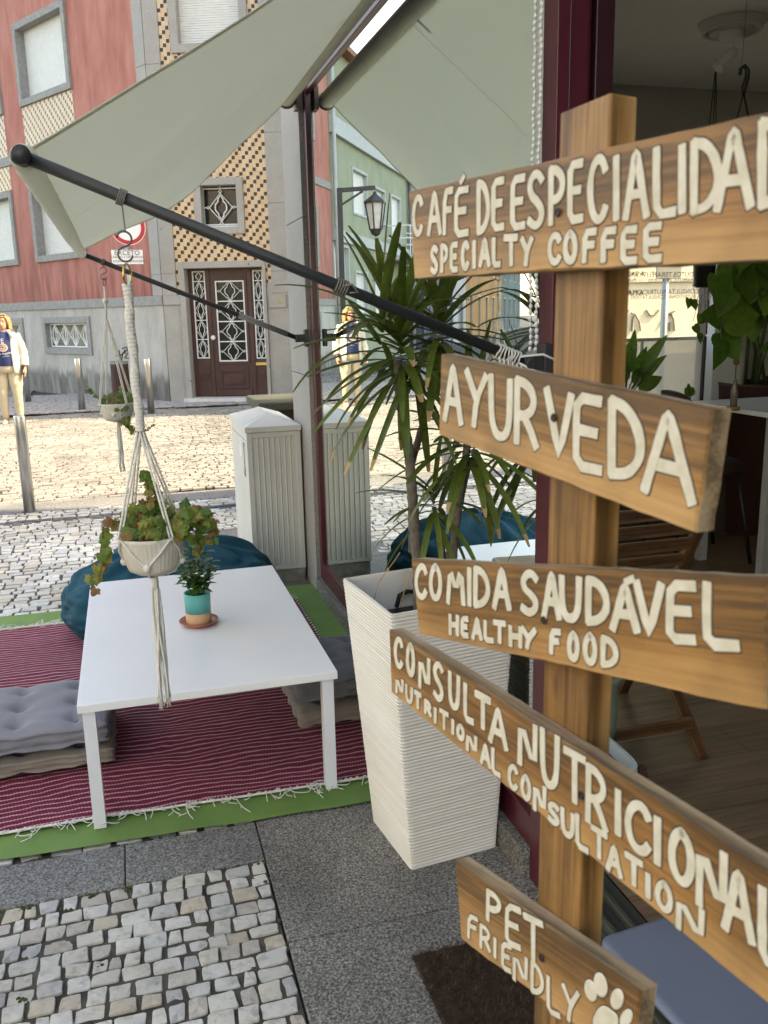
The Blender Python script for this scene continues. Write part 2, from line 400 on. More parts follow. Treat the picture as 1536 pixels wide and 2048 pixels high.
# ------------------------------------------------------------------ cafe building
m_cream = simple('cream_render', (.62,.60,.54), .85, var=.08, bump=.2, bsc=120)
m_mar = simple('maroon_metal', (.085,.010,.020), .35, var=.10)
m_mar2 = simple('dark_maroon_metal', (.035,.006,.012), .4, var=.10)
m_ceil = simple('ceiling_paint', (.90,.88,.83), .9, var=.03)
m_wallin = simple('inner_wall_paint', (.46,.45,.42), .9, var=.05)
m_wallwh = simple('white_wall_paint', (.72,.74,.76), .85, var=.03)
G_SHOP = glassmat('shop_glass', .17, 1.7, (.82,.90,.86))
G_THIN = glassmat('window_glass', .03, 1.45, (.95,.97,.95))
cafe = thing('cafe_building', (1.6, 1.5, 0), 'corner cafe with maroon framed shop window, open doorway and pale interior beside the terrace', 'building')
ZT = 2.672
mb = MB()
mb.box((.955,-9,2.93), (9,5.22,13.2)); mb.box((.985,-9,0), (1.15,-2.95,2.93)); mb.box((.985,-2.95,0), (1.15,-.22,.45))  # unseen opening above the low wall, added to let more daylight inside
build('upper_wall', mb, m_cream, cafe)
mb = MB(); mb.box((.93,-.2,ZT+.05), (1.2,4.70,2.925)); build('lintel', mb, simple('yellowed_lintel', (.42,.37,.20), .8, var=.25), cafe)
mb = MB(); mb.box((.950,4.722,0), (1.42,5.219,1.22)); mb.box((.950,4.722,1.223), (1.42,5.219,2.04)); mb.box((.950,4.722,2.043), (1.42,5.219,2.92))
build('granite_pillar', mb, m_gran2, cafe, bevel=.003)
mb = MB(); mb.box((.945,1.985,-.01), (1.14,4.715,.088)); build('sill', mb, m_slab, cafe, bevel=.004)
# shop window: frame, pane
fr = MB()
fr.box((.972,4.655,.092), (1.03,4.712,ZT)); fr.box((.972,1.987,.092), (1.03,4.655,.185)); fr.box((.972,1.987,ZT-.05), (1.03,4.655,ZT))
win = build('shop_window', fr, m_mar, cafe, bevel=.003)
mb = MB(); mb.box((.996,4.645,.19), (1.012,4.655,ZT-.05)); mb.box((.996,1.987,.186), (1.012,4.645,.197)); build('gasket', mb, simple('black_rubber', (.015,.015,.016), .6), win)
mb = MB(); mb.add([(GX+.004,1.986,.18),(GX+.004,4.66,.18),(GX+.004,4.66,ZT-.04),(GX+.004,1.986,ZT-.04)], [(0,1,2,3)])
build('pane', mb, G_SHOP, win, fix=False)
# door jamb made of stepped maroon profiles
mb = MB(); mb.box((.968,1.915,.0), (1.0,1.984,2.92)); mb.box((1.003,1.925,0), (1.052,1.983,2.92), 0); mb.box((1.055,1.945,0), (1.068,1.982,2.92), 0); mb.box((1.071,1.930,0), (1.118,1.981,2.92), 1)
build('door_jamb', mb, [m_mar, m_mar2], cafe, bevel=.003)
mb = MB(); mb.box((.985,-.18,.0), (1.14,1.91,.05)); mb.box((1.02,-.18,.052), (1.035,1.91,.075)); mb.box((1.075,-.18,.052), (1.09,1.91,.075))
build('threshold', mb, simple('green_grey_metal', (.055,.058,.045), .45, var=.2), cafe, bevel=.003)
# inner shell
mb = MB(); mb.box((1.16,-3,2.88), (9,5.2,2.92)); mb.box((1.045,1.99,2.70),(1.16,5.2,2.92)); ceil = build('ceiling', mb, m_ceil, cafe)
mb = MB(); mb.box((1.30,3.5,2.55), (1.62,5.19,2.877)); build('bulkhead', mb, m_wallwh, cafe)
# north wall of the cafe with its window
NW = Plane((0,5.22,0), (1,0,0)); WX0, WX1, WZ0, WZ1 = 2.38, 3.83, .86, 2.36
mb = MB(); wall_with_holes(mb, NW, 1.425, 9, 0, 2.93, [(WX0,WX1,WZ0,WZ1)], -.12, 0); build('inner_wall', mb, m_wallin, cafe)
mb = MB(); mb.box((9,-3,0),(9.1,5.2,2.88)); mb.box((1.16,-3.1,0),(9.1,-3,2.88)); build('inner_wall', mb, m_wallin, cafe)
mb = MB(); NW.frame(mb, WX0, WX1, WZ0, WZ1, .05, -.09, .012); nwin = build('side_window', mb, m_mar2, cafe, bevel=.003)
mb = MB(); mb.add([(WX0+.04,5.25,WZ0+.04),(WX1-.04,5.25,WZ0+.04),(WX1-.04,5.25,WZ1-.04),(WX0+.04,5.25,WZ1-.04)], [(0,1,2,3)]); build('pane', mb, G_THIN, nwin, fix=False)
m_frost = N('frosted_film'); m_frost.set(.8); t = m_frost.n('BsdfTranslucent'); t.inputs[0].default_value = (.5,.5,.47,1); t2 = m_frost.n('BsdfTransparent'); t2.inputs[0].default_value = (.8,.8,.78,1)
ms = m_frost.n('MixShader'); ms.inputs[0].default_value = m_frost.n('Value').outputs[0].default_value if False else .45
m_frost.l(t.outputs[0], ms.inputs[1]); m_frost.l(t2.outputs[0], ms.inputs[2]); m_frost.l(ms.outputs[0], m_frost.out.inputs[0]); m_frost = m_frost.m
zf = ony(1330, 682, 5.2).z
mb = MB()
for a, b in ((WX0+.05,2.86),(2.88,3.30),(3.32,WX1-.05)): mb.box((a,5.236,WZ0+.05), (b,5.240,zf))
build('frosted_film', mb, m_frost, nwin)
mb = MB(); mb.box((WX0+.05,5.225,zf), (WX1-.05,5.238,zf+.022))
for x in (2.87,3.31): mb.box((x-.008,5.226,WZ0+.05), (x+.008,5.24,zf))
build('glazing_bar', mb, m_white, nwin)
# reversed lettering stuck on the outside of that window, read from the street
m_ink = simple('grey_vinyl', (.16,.17,.16), .6)
mb = MB(); P = lambda px, py: ony(px, py, 5.262)
for txt, x, y, s in (('A BASE DE PLANTAS',1289,548,.046),('PLANT BASED',1272,560,.034),('AYURVEDA',1287,586,.052),('PRODUTOS TERAPÊUTICOS',1410,549,.046),('THERAPEUTIC PRODUCTS',1402,560,.034),('CONSULTA NUTRICIONAL',1398,583,.046),('NUTRITIONAL CONSULTATION',1392,593,.034)):
    text_mb(txt, s, P(x, y), (-1,0,0), (0,0,1), align='LEFT', mb=mb)
build('lettering', mb, m_ink, nwin, fix=False)
# white column beside the side window
xc0 = ony(1426,720,5.02).x; xc1 = ony(1492,720,5.02).x
mb = MB(); mb.box((xc0,5.02,0), (xc1,5.10,ony(1455,380,5.02).z)); build('column', mb, m_wallwh, cafe, bevel=.004)
# floor of wood boards
mf = N('laminate_floor'); mf.set(.42); co = mf.coord('Object', (1,1,1))
br = mf.n('TexBrick'); br.offset = .37; br.inputs['Scale'].default_value = 1; br.inputs['Brick Width'].default_value = 1.3; br.inputs['Row Height'].default_value = .19; br.inputs['Mortar Size'].default_value = .0015
mf.l(co, br.inputs[0]); br.inputs['Color1'].default_value = (.8,.8,.8,1); br.inputs['Color2'].default_value = (1.1,1.1,1.1,1); br.inputs['Mortar'].default_value = (.3,.3,.3,1)
wv = mf.noise(mf.coord('Object', (1.6,24,1)), 1.3, 7, .62, 1.1)
mf.col(mf.mix(1, mf.ramp(wv, [(.3,(.125,.078,.045)),(.5,(.205,.135,.083)),(.7,(.255,.175,.11))]), br.outputs[0], 'MULTIPLY'))
mb = MB(); mb.add([(1.142,-3,.05),(9,-3,.05),(9,5.2,.05),(1.142,5.2,.05)], [(0,1,2,3)])
tag(build('floor', mb, mf.m, origin=(1.142,-3,.05)), kind='structure')

# ================================================================== house across the street: tiled door front and pink flank
CY = 16.8; CX = .78
PT = Plane((CX,CY,0), (.94,-.342,0)); PP = Plane((CX,CY,0), (-.508,.862,0))
PP.n = V((-.862,-.508,0)).normalized()
red = thing('corner_house', (CX, CY+2, 0), 'old pink and checker tiled corner house with granite trim and brown front door', 'house')
def rect(pl, *pts):   # mean rectangle through four sighted corners TL, TR, BR, BL
    q = [pl.uz(*p) for p in pts]
    return (q[0][0]+q[3][0])/2, (q[1][0]+q[2][0])/2, (q[2][1]+q[3][1])/2, (q[0][1]+q[1][1])/2
mt = N('checker_tiles'); mt.set(.4); tc = mt.coord('Generated'); g = mt.n('NewGeometry'); sp = mt.n('SeparateXYZ')
mt.l(g.outputs['Position'], sp.inputs[0])
# horizontal run measured along the wall: x for the door front, distance along the flank for the pink side
nrm = mt.n('SeparateXYZ'); mt.l(g.outputs['True Normal'], nrm.inputs[0])
flank = mt.math('LESS_THAN', nrm.outputs[0], -.5)
along = mt.math('ADD', mt.math('MULTIPLY', sp.outputs[0], -.508), mt.math('MULTIPLY', sp.outputs[1], .862))
front = mt.math('ADD', mt.math('MULTIPLY', sp.outputs[0], .94), mt.math('MULTIPLY', sp.outputs[1], -.342))
uu = mt.math('ADD', mt.math('MULTIPLY', front, mt.math('SUBTRACT', 1, flank)), mt.math('MULTIPLY', along, flank))
CW, CHh = .0595, .0675
fu = mt.math('DIVIDE', uu, CW); fv = mt.math('DIVIDE', sp.outputs[2], CHh)
iu = mt.math('FLOOR', fu); iv = mt.math('FLOOR', fv); k = mt.math('FLOORED_MODULO', mt.math('ADD', iu, mt.math('MULTIPLY', iv, -1)), 3)
blk = mt.math('LESS_THAN', k, .5)
fru = mt.math('SUBTRACT', fu, iu); frv = mt.math('SUBTRACT', fv, iv)
ins = mt.math('MULTIPLY', mt.math('LESS_THAN', mt.math('ABSOLUTE', mt.math('SUBTRACT', fru, .5)), .46), mt.math('LESS_THAN', mt.math('ABSOLUTE', mt.math('SUBTRACT', frv, .5)), .45))
bands = mt.math('LESS_THAN', mt.math('ABSOLUTE', mt.math('SUBTRACT', mt.math('FLOORED_MODULO', mt.math('MULTIPLY', fu, 3), 1), .5)), .4)
nz = mt.noise(mt.coord('Object', (17,17,5)), 1, 3)
beige = mt.mix(bands, (.40,.26,.15), mt.ramp(nz, [(.35,(.66,.42,.24)),(.65,(.74,.55,.36))]))
mt.col(mt.mix(mt.math('MULTIPLY', blk, ins), beige, (.022,.016,.015))); m_tile = mt.m
mp = N('pink_render'); mp.set(.9); co = mp.coord('Object', (1,1,.35)); f = mp.noise(co, 3, 7, .6); st = mp.noise(mp.coord('Object', (6,6,.5)), 1, 6, .65)
c = mp.ramp(f, [(.3,(.37,.125,.095)),(.52,(.48,.18,.14)),(.75,(.55,.25,.20))])
c = mp.mix(mp.ramp(st, [(.55,0),(.78,.55)]), c, (.55,.30,.25)); ver = mp.n('SeparateXYZ'); mp.l(mp.n('NewGeometry').outputs[0], ver.inputs[0])
low = mp.math('MULTIPLY', mp.ramp(mp.math('MULTIPLY', ver.outputs[2], .1), [(.20,1),(.34,0)]), mp.ramp(st, [(.4,0),(.62,.75)]))
c = mp.mix(low, c, (.16,.045,.04)); mp.col(c); mp.bump(f, .3, .01); m_pink = mp.m
md = N('dirty_render'); md.set(.92); co = md.coord('Object', (1,1,.6)); f = md.noise(co, 2.5, 7, .65); f2 = md.noise(md.coord('Object', (5,5,.8)), 1, 6, .7)
ver = md.n('SeparateXYZ'); md.l(md.n('NewGeometry').outputs[0], ver.inputs[0])
c = md.ramp(f, [(.3,(.36,.33,.30)),(.6,(.50,.46,.42))])
grime = md.math('MULTIPLY', md.ramp(md.math('ADD', ver.outputs[2], md.math('MULTIPLY', f2, .9)), [(.85,1),(1.55,0)]), md.ramp(f2, [(.3,.3),(.6,.95)]))
c = md.mix(grime, c, (.105,.098,.088)); md.col(md.mix(md.ramp(f2, [(.56,0),(.8,.5)]), c, (.22,.20,.18))); md.bump(f, .3, .01); m_dirt = md.m
m_stl = simple('shutter_white', (.74,.73,.69), .55, var=.05)
m_iron = simple('white_iron', (.80,.80,.78), .45, var=.05)
m_dark = simple('dark_glass', (.012,.014,.014), .12, var=.3)
m_brown = simple('brown_door_paint', (.062,.022,.019), .42, var=.25, sc=6)
m_grey = simple('grey_stone_trim', (.29,.28,.265), .8, var=.18, sc=14)
Z1a = PP.uz(20,322)[1]; LB = PP.uz(150,600)[1]                # string course, top of the granite band over the plinth
zb0 = LB-.17
# windows of the pink flank
w1 = rect(PP, (28,52), (131,0), (144,178), (42,216)); w3 = rect(PP, (62,375), (151,352), (166,513), (77,528)); wb = rect(PP, (87,637), (178,630), (192,714), (93,703))
if w1[0] > w1[1]: w1 = (w1[1],w1[0],w1[2],w1[3])
fl = lambda r: (min(r[0],r[1]), max(r[0],r[1]), min(r[2],r[3]), max(r[2],r[3]))
w1, w3, wb = fl(w1), fl(w3), fl(wb); wid = w1[1]-w1[0]; w1 = (w1[0], w1[1], w1[2], max(w1[3], w1[2]+1.55)); w3 = (w1[0], w1[1], w3[2], w3[2]+(w1[3]-w1[2]))
pitch = PP.uz(5,200)[0]-w1[1]+wid*1.0; pitch = abs(pitch) if abs(pitch) > wid*1.15 else wid*1.6
LEN = 8.93
wins = []
for i in range(3):
    du = i*pitch
    for wv_ in (w1, w3): wins.append((wv_[0]+du, wv_[1]+du, wv_[2], wv_[3]))
wins = [q for q in wins if q[1] < LEN-.2]
bas = [(wb[0]+i*(pitch), wb[1]+i*pitch, wb[2], wb[3]) for i in range(3) if wb[1]+i*pitch < LEN-.2]
top = w1[3]+2.2
mb = MB(); wall_with_holes(mb, PP, .28, LEN, LB, top, [(q[0]+.1,q[1]-.1,q[2]+.1,q[3]-.1) for q in wins], -.3, 0); build('pink_wall', mb, m_pink, red)
mb = MB(); wall_with_holes(mb, PP, .02, LEN, -.1, zb0, [(q[0]+.1,q[1]-.1,q[2]+.1,q[3]-.1) for q in bas], -.3, .015); build('plinth_wall', mb, m_dirt, red)
mb = MB(); PP.box(mb, .0, LEN, zb0, LB, -.3, .05); build('granite_band', mb, m_grey, red, bevel=.006)
mb = MB(); PP.box(mb, .3, LEN, Z1a-.09, Z1a+.09, 0.0, .035); build('string_course', mb, m_grey, red)
for i, q in enumerate(wins):
    mb = MB(); PP.frame(mb, q[0], q[1], q[2], q[3], .13, -.22, .055); wo = build('window', mb, m_grey, red, bevel=.006)
    mb = MB(); nsl = 34; h = (q[3]-q[2]-.26)/nsl
    for k in range(nsl): PP.box(mb, q[0]+.13, q[1]-.13, q[2]+.13+k*h+.006, q[2]+.13+(k+1)*h, -.16, -.138)
    PP.box(mb, q[0]+.13, q[1]-.13, q[2]+.13, q[3]-.13, -.2, -.162); build('shutter', mb, m_stl, wo)
    mb = MB(); PP.box(mb, q[0]+.02, q[1]-.02, (q[2]-.95 if q[2] > Z1a else LB+.02) if q[2] > Z1a else q[3]+.02, q[2]-.003 if q[2] > Z1a else min(q[3]+.55, Z1a-.1), .0, .006)
    build('tile_panel', mb, m_tile, red)
def quatre(pl, mb, uc, zc, w, h, d, r=.011, side=True):
    P = lambda a, b: pl.at(uc+a*w/2, zc+b*h/2, d)
    sx = .72 if side else 1.0
    mb.tube([P(0,1), P(sx,0), P(0,-1), P(-sx,0)], r, 5, close=True)
    pts = [(0,.86),(.10,.68),(.16,.60),(.16,.44),(.22,.36),(.33,.22),(.36,0),(.33,-.22),(.22,-.36),(.16,-.44),(.16,-.60),(.10,-.68),(0,-.86),(-.10,-.68),(-.16,-.60),(-.16,-.44),(-.22,-.36),(-.33,-.22),(-.36,0),(-.33,.22),(-.22,.36),(-.16,.44),(-.16,.60),(-.10,.68)]
    mb.tube([P(a*(1 if side else 1.35), b) for a, b in pts], r, 5, close=True)
    if side:
        for s in (-1, 1):
            mb.tube([P(s*.72,0), P(s*.80,.10), P(s*.88,0), P(s*.80,-.10)], r*.9, 4, close=True); mb.tube([P(s*.88,0), P(s*1.02,0)], r*.9, 4)
for q in bas:
    mb = MB(); PP.frame(mb, q[0], q[1], q[2], q[3], .13, -.25, .05); wo = build('window', mb, m_grey, red, bevel=.006)
    mb = MB(); nsl = 14; h = (q[3]-q[2]-.26)/nsl
    for k in range(nsl): PP.box(mb, q[0]+.13, q[1]-.13, q[2]+.13+k*h+.008, q[2]+.13+(k+1)*h, -.22, -.19)
    build('shutter', mb, simple('shutter_beige', (.42,.38,.31), .6, var=.1), wo)
    mb = MB(); n = 4; ww = (q[1]-q[0]-.3)/n; zc = (q[2]+q[3])/2
    for k in range(n):
        quatre(PP, mb, q[0]+.15+ww*(k+.5), zc, ww, (q[3]-q[2])*.62, -.06, .012, False)
    for k in range(2*n+1): PP.box(mb, q[0]+.15+ww*k/2-.008, q[0]+.15+ww*k/2+.008, q[2]+.14, q[3]-.14, -.075, -.06) if k % 2 == 1 else None
    PP.frame(mb, q[0]+.14, q[1]-.14, q[2]+.14, q[3]-.14, .025, -.08, -.055); build('grille', mb, m_iron, wo)
# tiled door front
tl0 = PT.uz(345,450)[0]; tr0 = PT.uz(535,400)[0]; pr1 = tr0+.55
sw = fl(rect(PT, (385,357.5), (484.7,354), (491,468), (395,469))); swi = fl(rect(PT, (397,371), (474,369), (478,455), (404,457)))
do = fl(rect(PT, (355.5,524.6), (534,522), (541,797), (377,799))); di = fl(rect(PT, (367,537), (524,534), (538,790), (389,799)))
uw = PT.uz(337,20)[0]; cmid = (tl0+tr0)/2; up = (uw, 2*cmid-uw, PT.uz(450,90)[1]-.1, PT.uz(450,90)[1]+1.5)
zs = di[2]
mb = MB(); wall_with_holes(mb, PT, tl0, tr0, LB, top, [(sw[0]+.05,sw[1]-.05,sw[2]+.05,sw[3]-.05), (do[0]+.05,do[1]-.05,LB-1,do[3]-.05), (up[0]+.05,up[1]-.05,up[2]+.05,up[3]-.05)], -.3, 0); build('tile_wall', mb, m_tile, red)
mb, mbr = MB(), MB()
for a, b in ((-.02,1.0),(1.003,2.3),(2.303,3.45),(3.453,4.6),(4.603,5.75),(5.753,6.9),(6.903,top)):
    z0, z1 = max(a, -.1), b
    if z1 > LB:
        z0 = max(z0, LB+.002) if z0 < LB else z0
        PT.box(mb, 0, tl0-.002, z0, z1, -.3, .03); PP.box(mb, .0, .3, z0, z1, -.3, .028)
        PT.box(mbr, tr0+.002, pr1, z0, z1, -.3, .03)
build('granite_pilaster', mbr, m_gran, red, bevel=.006); build('granite_pilaster', mb, m_gran, red, bevel=.006)
mb = MB(); PT.box(mb, 0.0, do[0]-.003, -.1, zb0-.002, -.3, .02); build('granite_dado', mb, m_gran, red, bevel=.006); mb = MB(); PT.box(mb, do[1]+.003, pr1, -.1, zb0+.35, -.3, .02); build('granite_dado', mb, m_gran, red, bevel=.006)
mb = MB(); PT.box(mb, 0.0, do[0]-.003, zb0, LB, -.3, .045); build('granite_band', mb, m_gran, red, bevel=.006)
mb = MB(); PT.frame(mb, sw[0], sw[1], sw[2], sw[3], .12, -.28, .045); wo = build('window', mb, m_gran, red, bevel=.006)
mb = MB(); PT.box(mb, sw[0]+.12, sw[1]-.12, sw[2]+.12, sw[3]-.12, -.25, -.22); build('pane', mb, m_dark, wo)
mb = MB(); uc, zc = (swi[0]+swi[1])/2, (swi[2]+swi[3])/2; W_ = swi[1]-swi[0]; H_ = swi[3]-swi[2]
PT.frame(mb, swi[0]+.01, swi[1]-.01, swi[2]+.06, swi[3]-.03, .02, -.16, -.14); quatre(PT, mb, uc, zc, W_*.86, H_*.66, -.13, .012)
for s in (-1, 1):
    P = lambda a, b: PT.at(uc+a*W_, zc+b*H_, -.13)
    mb.tube([P(0,s*.33), P(.04,s*.375), P(0,s*.42), P(-.04,s*.375)], .011, 4, close=True); mb.tube([P(0,s*.42), P(0,s*.5)], .011, 4); mb.tube([P(s*.43,0), P(s*.52,0)], .011, 4)
build('grille', mb, m_iron, wo)
mb = MB(); PT.box(mb, swi[0], swi[1], swi[2]+.01, swi[2]+.05, -.2, -.12); build('sill', mb, m_white, wo)
mb = MB(); PT.frame(mb, up[0], up[1], up[2], up[3], .14, -.22, .05); wo = build('window', mb, m_gran, red, bevel=.006)
mb = MB(); nsl = 34; h = (up[3]-up[2]-.28)/nsl
for k in range(nsl): PT.box(mb, up[0]+.14, up[1]-.14, up[2]+.14+k*h+.006, up[2]+.14+(k+1)*h, -.16, -.138)
PT.box(mb, up[0]+.14, up[1]-.14, up[2]+.14, up[3]-.14, -.2, -.162); build('shutter', mb, m_stl, wo)
# doorway
mb = MB(); tcas = di[0]-do[0]
PT.box(mb, do[0], di[0], -.05, do[3], -.35, .06); PT.box(mb, di[1], do[1], -.05, do[3], -.35, .06); PT.box(mb, di[0], di[1], di[3], do[3], -.35, .06)
build('door_surround', mb, m_gran, red, bevel=.006)
mb = MB(); PT.box(mb, di[0]-.12, di[1]+.1, -.05, zs, -.35, .22); build('door_step', mb, simple('marble_step', (.62,.60,.57), .5, var=.1), red, bevel=.008)
mb = MB(); PT.box(mb, -.3, pr1, -.05, zs-.09, .222, .40); build('base_course', mb, m_gran, red, bevel=.008)
ul = lambda x, y: PT.uz(340+x/5.486, 500+y/5.486)
def ubox(p): return fl(rect(PT, *[(340+x/5.486, 500+y/5.486) for x, y in p]))
g1 = ubox(((208,228),(350,228),(410,1195),(275,1195))); g2 = ubox(((462,335),(785,330),(830,1225),(520,1230))); g3 = ubox(((880,218),(1020,214),(1060,1195),(930,1195)))
leaf = ubox(((390,232),(850,232),(915,1620),(460,1620))); g3 = (g3[0], min(g3[1], di[1]-.04), g3[2], g3[3])
D0, D1 = -.24, -.18
mb = MB()
wall_with_holes(mb, PT, di[0], di[1], zs, di[3], [g1, g2, g3], D0-.03, D1)
for a in (leaf[0], leaf[1]): PT.box(mb, a-.03, a+.03, zs, di[3]-.02, D1, D1+.02)
for b, zt in ((g1,g1[2]-.32),(g3,g3[2]-.32)): PT.frame(mb, b[0]+.02, b[1]-.03, zs+.32, zt+.05, .03, D1, D1+.016)
lp = ubox(((525,1325),(845,1320),(850,1525),(540,1530))); PT.frame(mb, lp[0], lp[1], lp[2], lp[3], .04, D1, D1+.018); PT.box(mb, lp[0]+.09, lp[1]-.09, lp[2]+.08, lp[3]-.08, D1, D1+.015)
PT.box(mb, leaf[0]+.05, leaf[1]-.05, zs+.02, zs+.12, D1, D1+.03); PT.frame(mb, g2[0]-.05, g2[1]+.05, g2[2]-.05, g2[3]+.05, .045, D1, D1+.02)
door = build('front_door', mb, m_brown, red, bevel=.004)
mb = MB()
for b in (g1, g2, g3): PT.box(mb, b[0], b[1], b[2], b[3], D0+.0, D0+.01)
build('pane', mb, m_dark, door)
mb = MB()
PT.frame(mb, g2[0], g2[1], g2[2], g2[3], .022, D1-.02, D1+.012); hh = (g2[3]-g2[2])/4
for k in range(4):
    quatre(PT, mb, (g2[0]+g2[1])/2, g2[2]+hh*(k+.5), (g2[1]-g2[0])*.98, hh, D1-.002, .008)
    if k: PT.box(mb, g2[0], g2[1], g2[2]+hh*k-.009, g2[2]+hh*k+.009, D1-.015, D1+.003)
for b in (g1, g3):
    PT.frame(mb, b[0], b[1], b[2], b[3], .018, D1-.02, D1+.012); z1 = b[3]-(b[3]-b[2])*.115; hh = (z1-b[2])/4; PT.box(mb, b[0], b[1], z1-.007, z1+.007, D1-.015, D1+.003)
    uc = (b[0]+b[1])/2; q = (b[1]-b[0])*.24; mb.tube([PT.at(uc,z1+.01,D1), PT.at(uc+q,(z1+b[3])/2,D1), PT.at(uc,b[3]-.02,D1), PT.at(uc-q,(z1+b[3])/2,D1)], .010, 5, close=True)
    for k in range(4):
        quatre(PT, mb, uc, b[2]+hh*(k+.5), (b[1]-b[0])*.92, hh, D1-.002, .0075, False)
        if k: PT.box(mb, b[0], b[1], b[2]+hh*k-.007, b[2]+hh*k+.007, D1-.015, D1+.003)
build('grille', mb, m_iron, door)
u, z = ul(455, 965); mb = MB(); mb.ball(PT.at(u, z, D1+.06), .045, 14); mb.tube([PT.at(u,z,D1), PT.at(u,z,D1+.05)], .018, 8); build('door_knob', mb, simple('enamel_white', (.8,.8,.78), .25), door, smooth=True)
b = ubox(((922,1240),(1060,1236),(1062,1268),(925,1272))); mb = MB(); PT.box(mb, b[0], min(b[1], di[1]-.01), b[2], b[3], D1+.005, D1+.025); build('letter_slot', mb, simple('brass', (.62,.45,.16), .35, .9), door, bevel=.004)
b = ubox(((1090,490),(1275,485),(1280,630),(1095,635))); mb = MB(); PT.box(mb, b[0], b[1], b[2], b[3], .03, .05); pl = build('house_number', mb, m_gran, red, bevel=.004)
mb = text_mb('12', .16, PT.at(*ul(1198,555), .054), PT.u, (0,0,1)); build('digits', mb, simple('ochre_paint', (.50,.38,.12), .5), pl, fix=False)
mb = MB(); PP.box(mb, 0, LEN, top, top+.2, -6, .35); PT.box(mb, .3, pr1, top, top+.2, -6, .35); build('cornice', mb, m_gran, red)
mb = MB(); mb.prism([PP.at(0,0,-.3), PT.at(pr1,0,-.3), PT.at(pr1,0,-7), PP.at(LEN,0,-6), PP.at(LEN,0,-.3)], (0,0,top)); build('wall', mb, m_dirt, red)
# graffiti scrawl on the plinth
mb = MB(); pp = lambda x, y: PP.at(*PP.uz(x, y), .018+.003)
for st in ([(233,712),(246,709),(252,700)],[(240,700),(243,722)],[(246,697),(255,694),(257,700),(250,704)],[(250,706),(258,706),(251,716),(259,716)],[(247,706),(245,722)]): mb.tube([pp(*q) for q in st], .012, 5)
build('graffiti', mb, simple('black_marker', (.02,.02,.02), .6), red)
# ================================================================== green house and row further along the side street (seen in the shop window)
U0 = LEN+.05; U1 = PP.uz(815,400,True)[0]
mz = lambda px, py: PP.uz(px, py, True)
m_grn = simple('green_render', (.31,.33,.23), .9, var=.12, sc=1.5)
m_grnb = simple('pale_grey_band', (.45,.47,.46), .8, var=.1)
gh = thing('green_house', PP.at((U0+U1)/2, 0, -3), 'pale green rendered house with white shutters and a balcony, next along from the pink wall', 'house')
zc1 = mz(655,245)[1]; zc2 = mz(668,470)[1]; gt = zc1+2.0
gw = []
for a in (((705,340),(732,352),(732,432),(706,424)), ((748,375),(768,386),(768,447),(748,440)), ((712,545),(733,550),(733,625),(712,622)), ((750,555),(770,560),(770,630),(750,628)), ((668,490),(695,497),(695,575),(668,572))):
    q = [mz(*p) for p in a]; gw.append((min(p[0] for p in q), max(p[0] for p in q), min(p[1] for p in q), max(p[1] for p in q)))
q = [mz(*p) for p in ((783,392),(799,400),(799,512),(783,508))]; bd = (min(p[0] for p in q), max(p[0] for p in q), min(p[1] for p in q), max(p[1] for p in q)); gw.append(bd)
mb = MB(); wall_with_holes(mb, PP, U0, U1, -.1, gt, gw, -.3, 0); PP.box(mb, U0, U1, -.1, gt, -6, -.35); build('wall', mb, m_grn, gh)
mb = MB(); PP.box(mb, U0, U1, zc1-.22, zc1+.22, 0, .12); build('cornice', mb, m_grnb, gh)
mb = MB(); PP.box(mb, U0, U1, zc2-.15, zc2+.15, 0, .08); build('band', mb, m_grnb, gh)
for q in gw:
    mb = MB(); PP.frame(mb, q[0]-.06, q[1]+.06, q[2]-.06, q[3]+.06, .07, -.1, .03); wo = build('window', mb, m_grnb, gh)
    mb = MB(); h = (q[3]-q[2])/24
    for k in range(24): PP.box(mb, q[0], q[1], q[2]+k*h+.008, q[2]+(k+1)*h, -.12, -.09)
    PP.box(mb, q[0], q[1], q[2], q[3], -.2, -.125); build('shutter', mb, m_stl, wo)
mb = MB(); PP.box(mb, bd[0]-.9, bd[1]+.9, bd[2]-.25, bd[2]-.1, 0, .9); bal = build('balcony', mb, m_grnb, gh)
mb = MB()
for z in (.85, .45): mb.tube([PP.at(bd[0]-.88,bd[2]+z,0), PP.at(bd[0]-.88,bd[2]+z,.86), PP.at(bd[1]+.88,bd[2]+z,.86), PP.at(bd[1]+.88,bd[2]+z,0)], .025, 6)
for k in range(7): a = bd[0]-.88+(bd[1]-bd[0]+1.76)*k/6; mb.tube([PP.at(a,bd[2]-.1,.86), PP.at(a,bd[2]+.86,.86)], .018, 5)
build('railing', mb, m_iron, bal)
mb = MB(); mb.tube([PP.at(U0+.08,0,.1), PP.at(U0+.08,gt,.1)], .06, 8); build('drainpipe', mb, m_grnb, gh, smooth=True)
mb = MB(); mb.tube([PP.at(U1-.08,0,.1), PP.at(U1-.08,gt,.1)], .07, 8); build('drainpipe', mb, simple('dark_pipe', (.10,.11,.13), .5), gh, smooth=True)
mb = MB(); PP.box(mb, U0, U1, gt, gt+.15, -6, .3); build('roof', mb, simple('terracotta', (.30,.11,.06), .8, var=.25), gh)
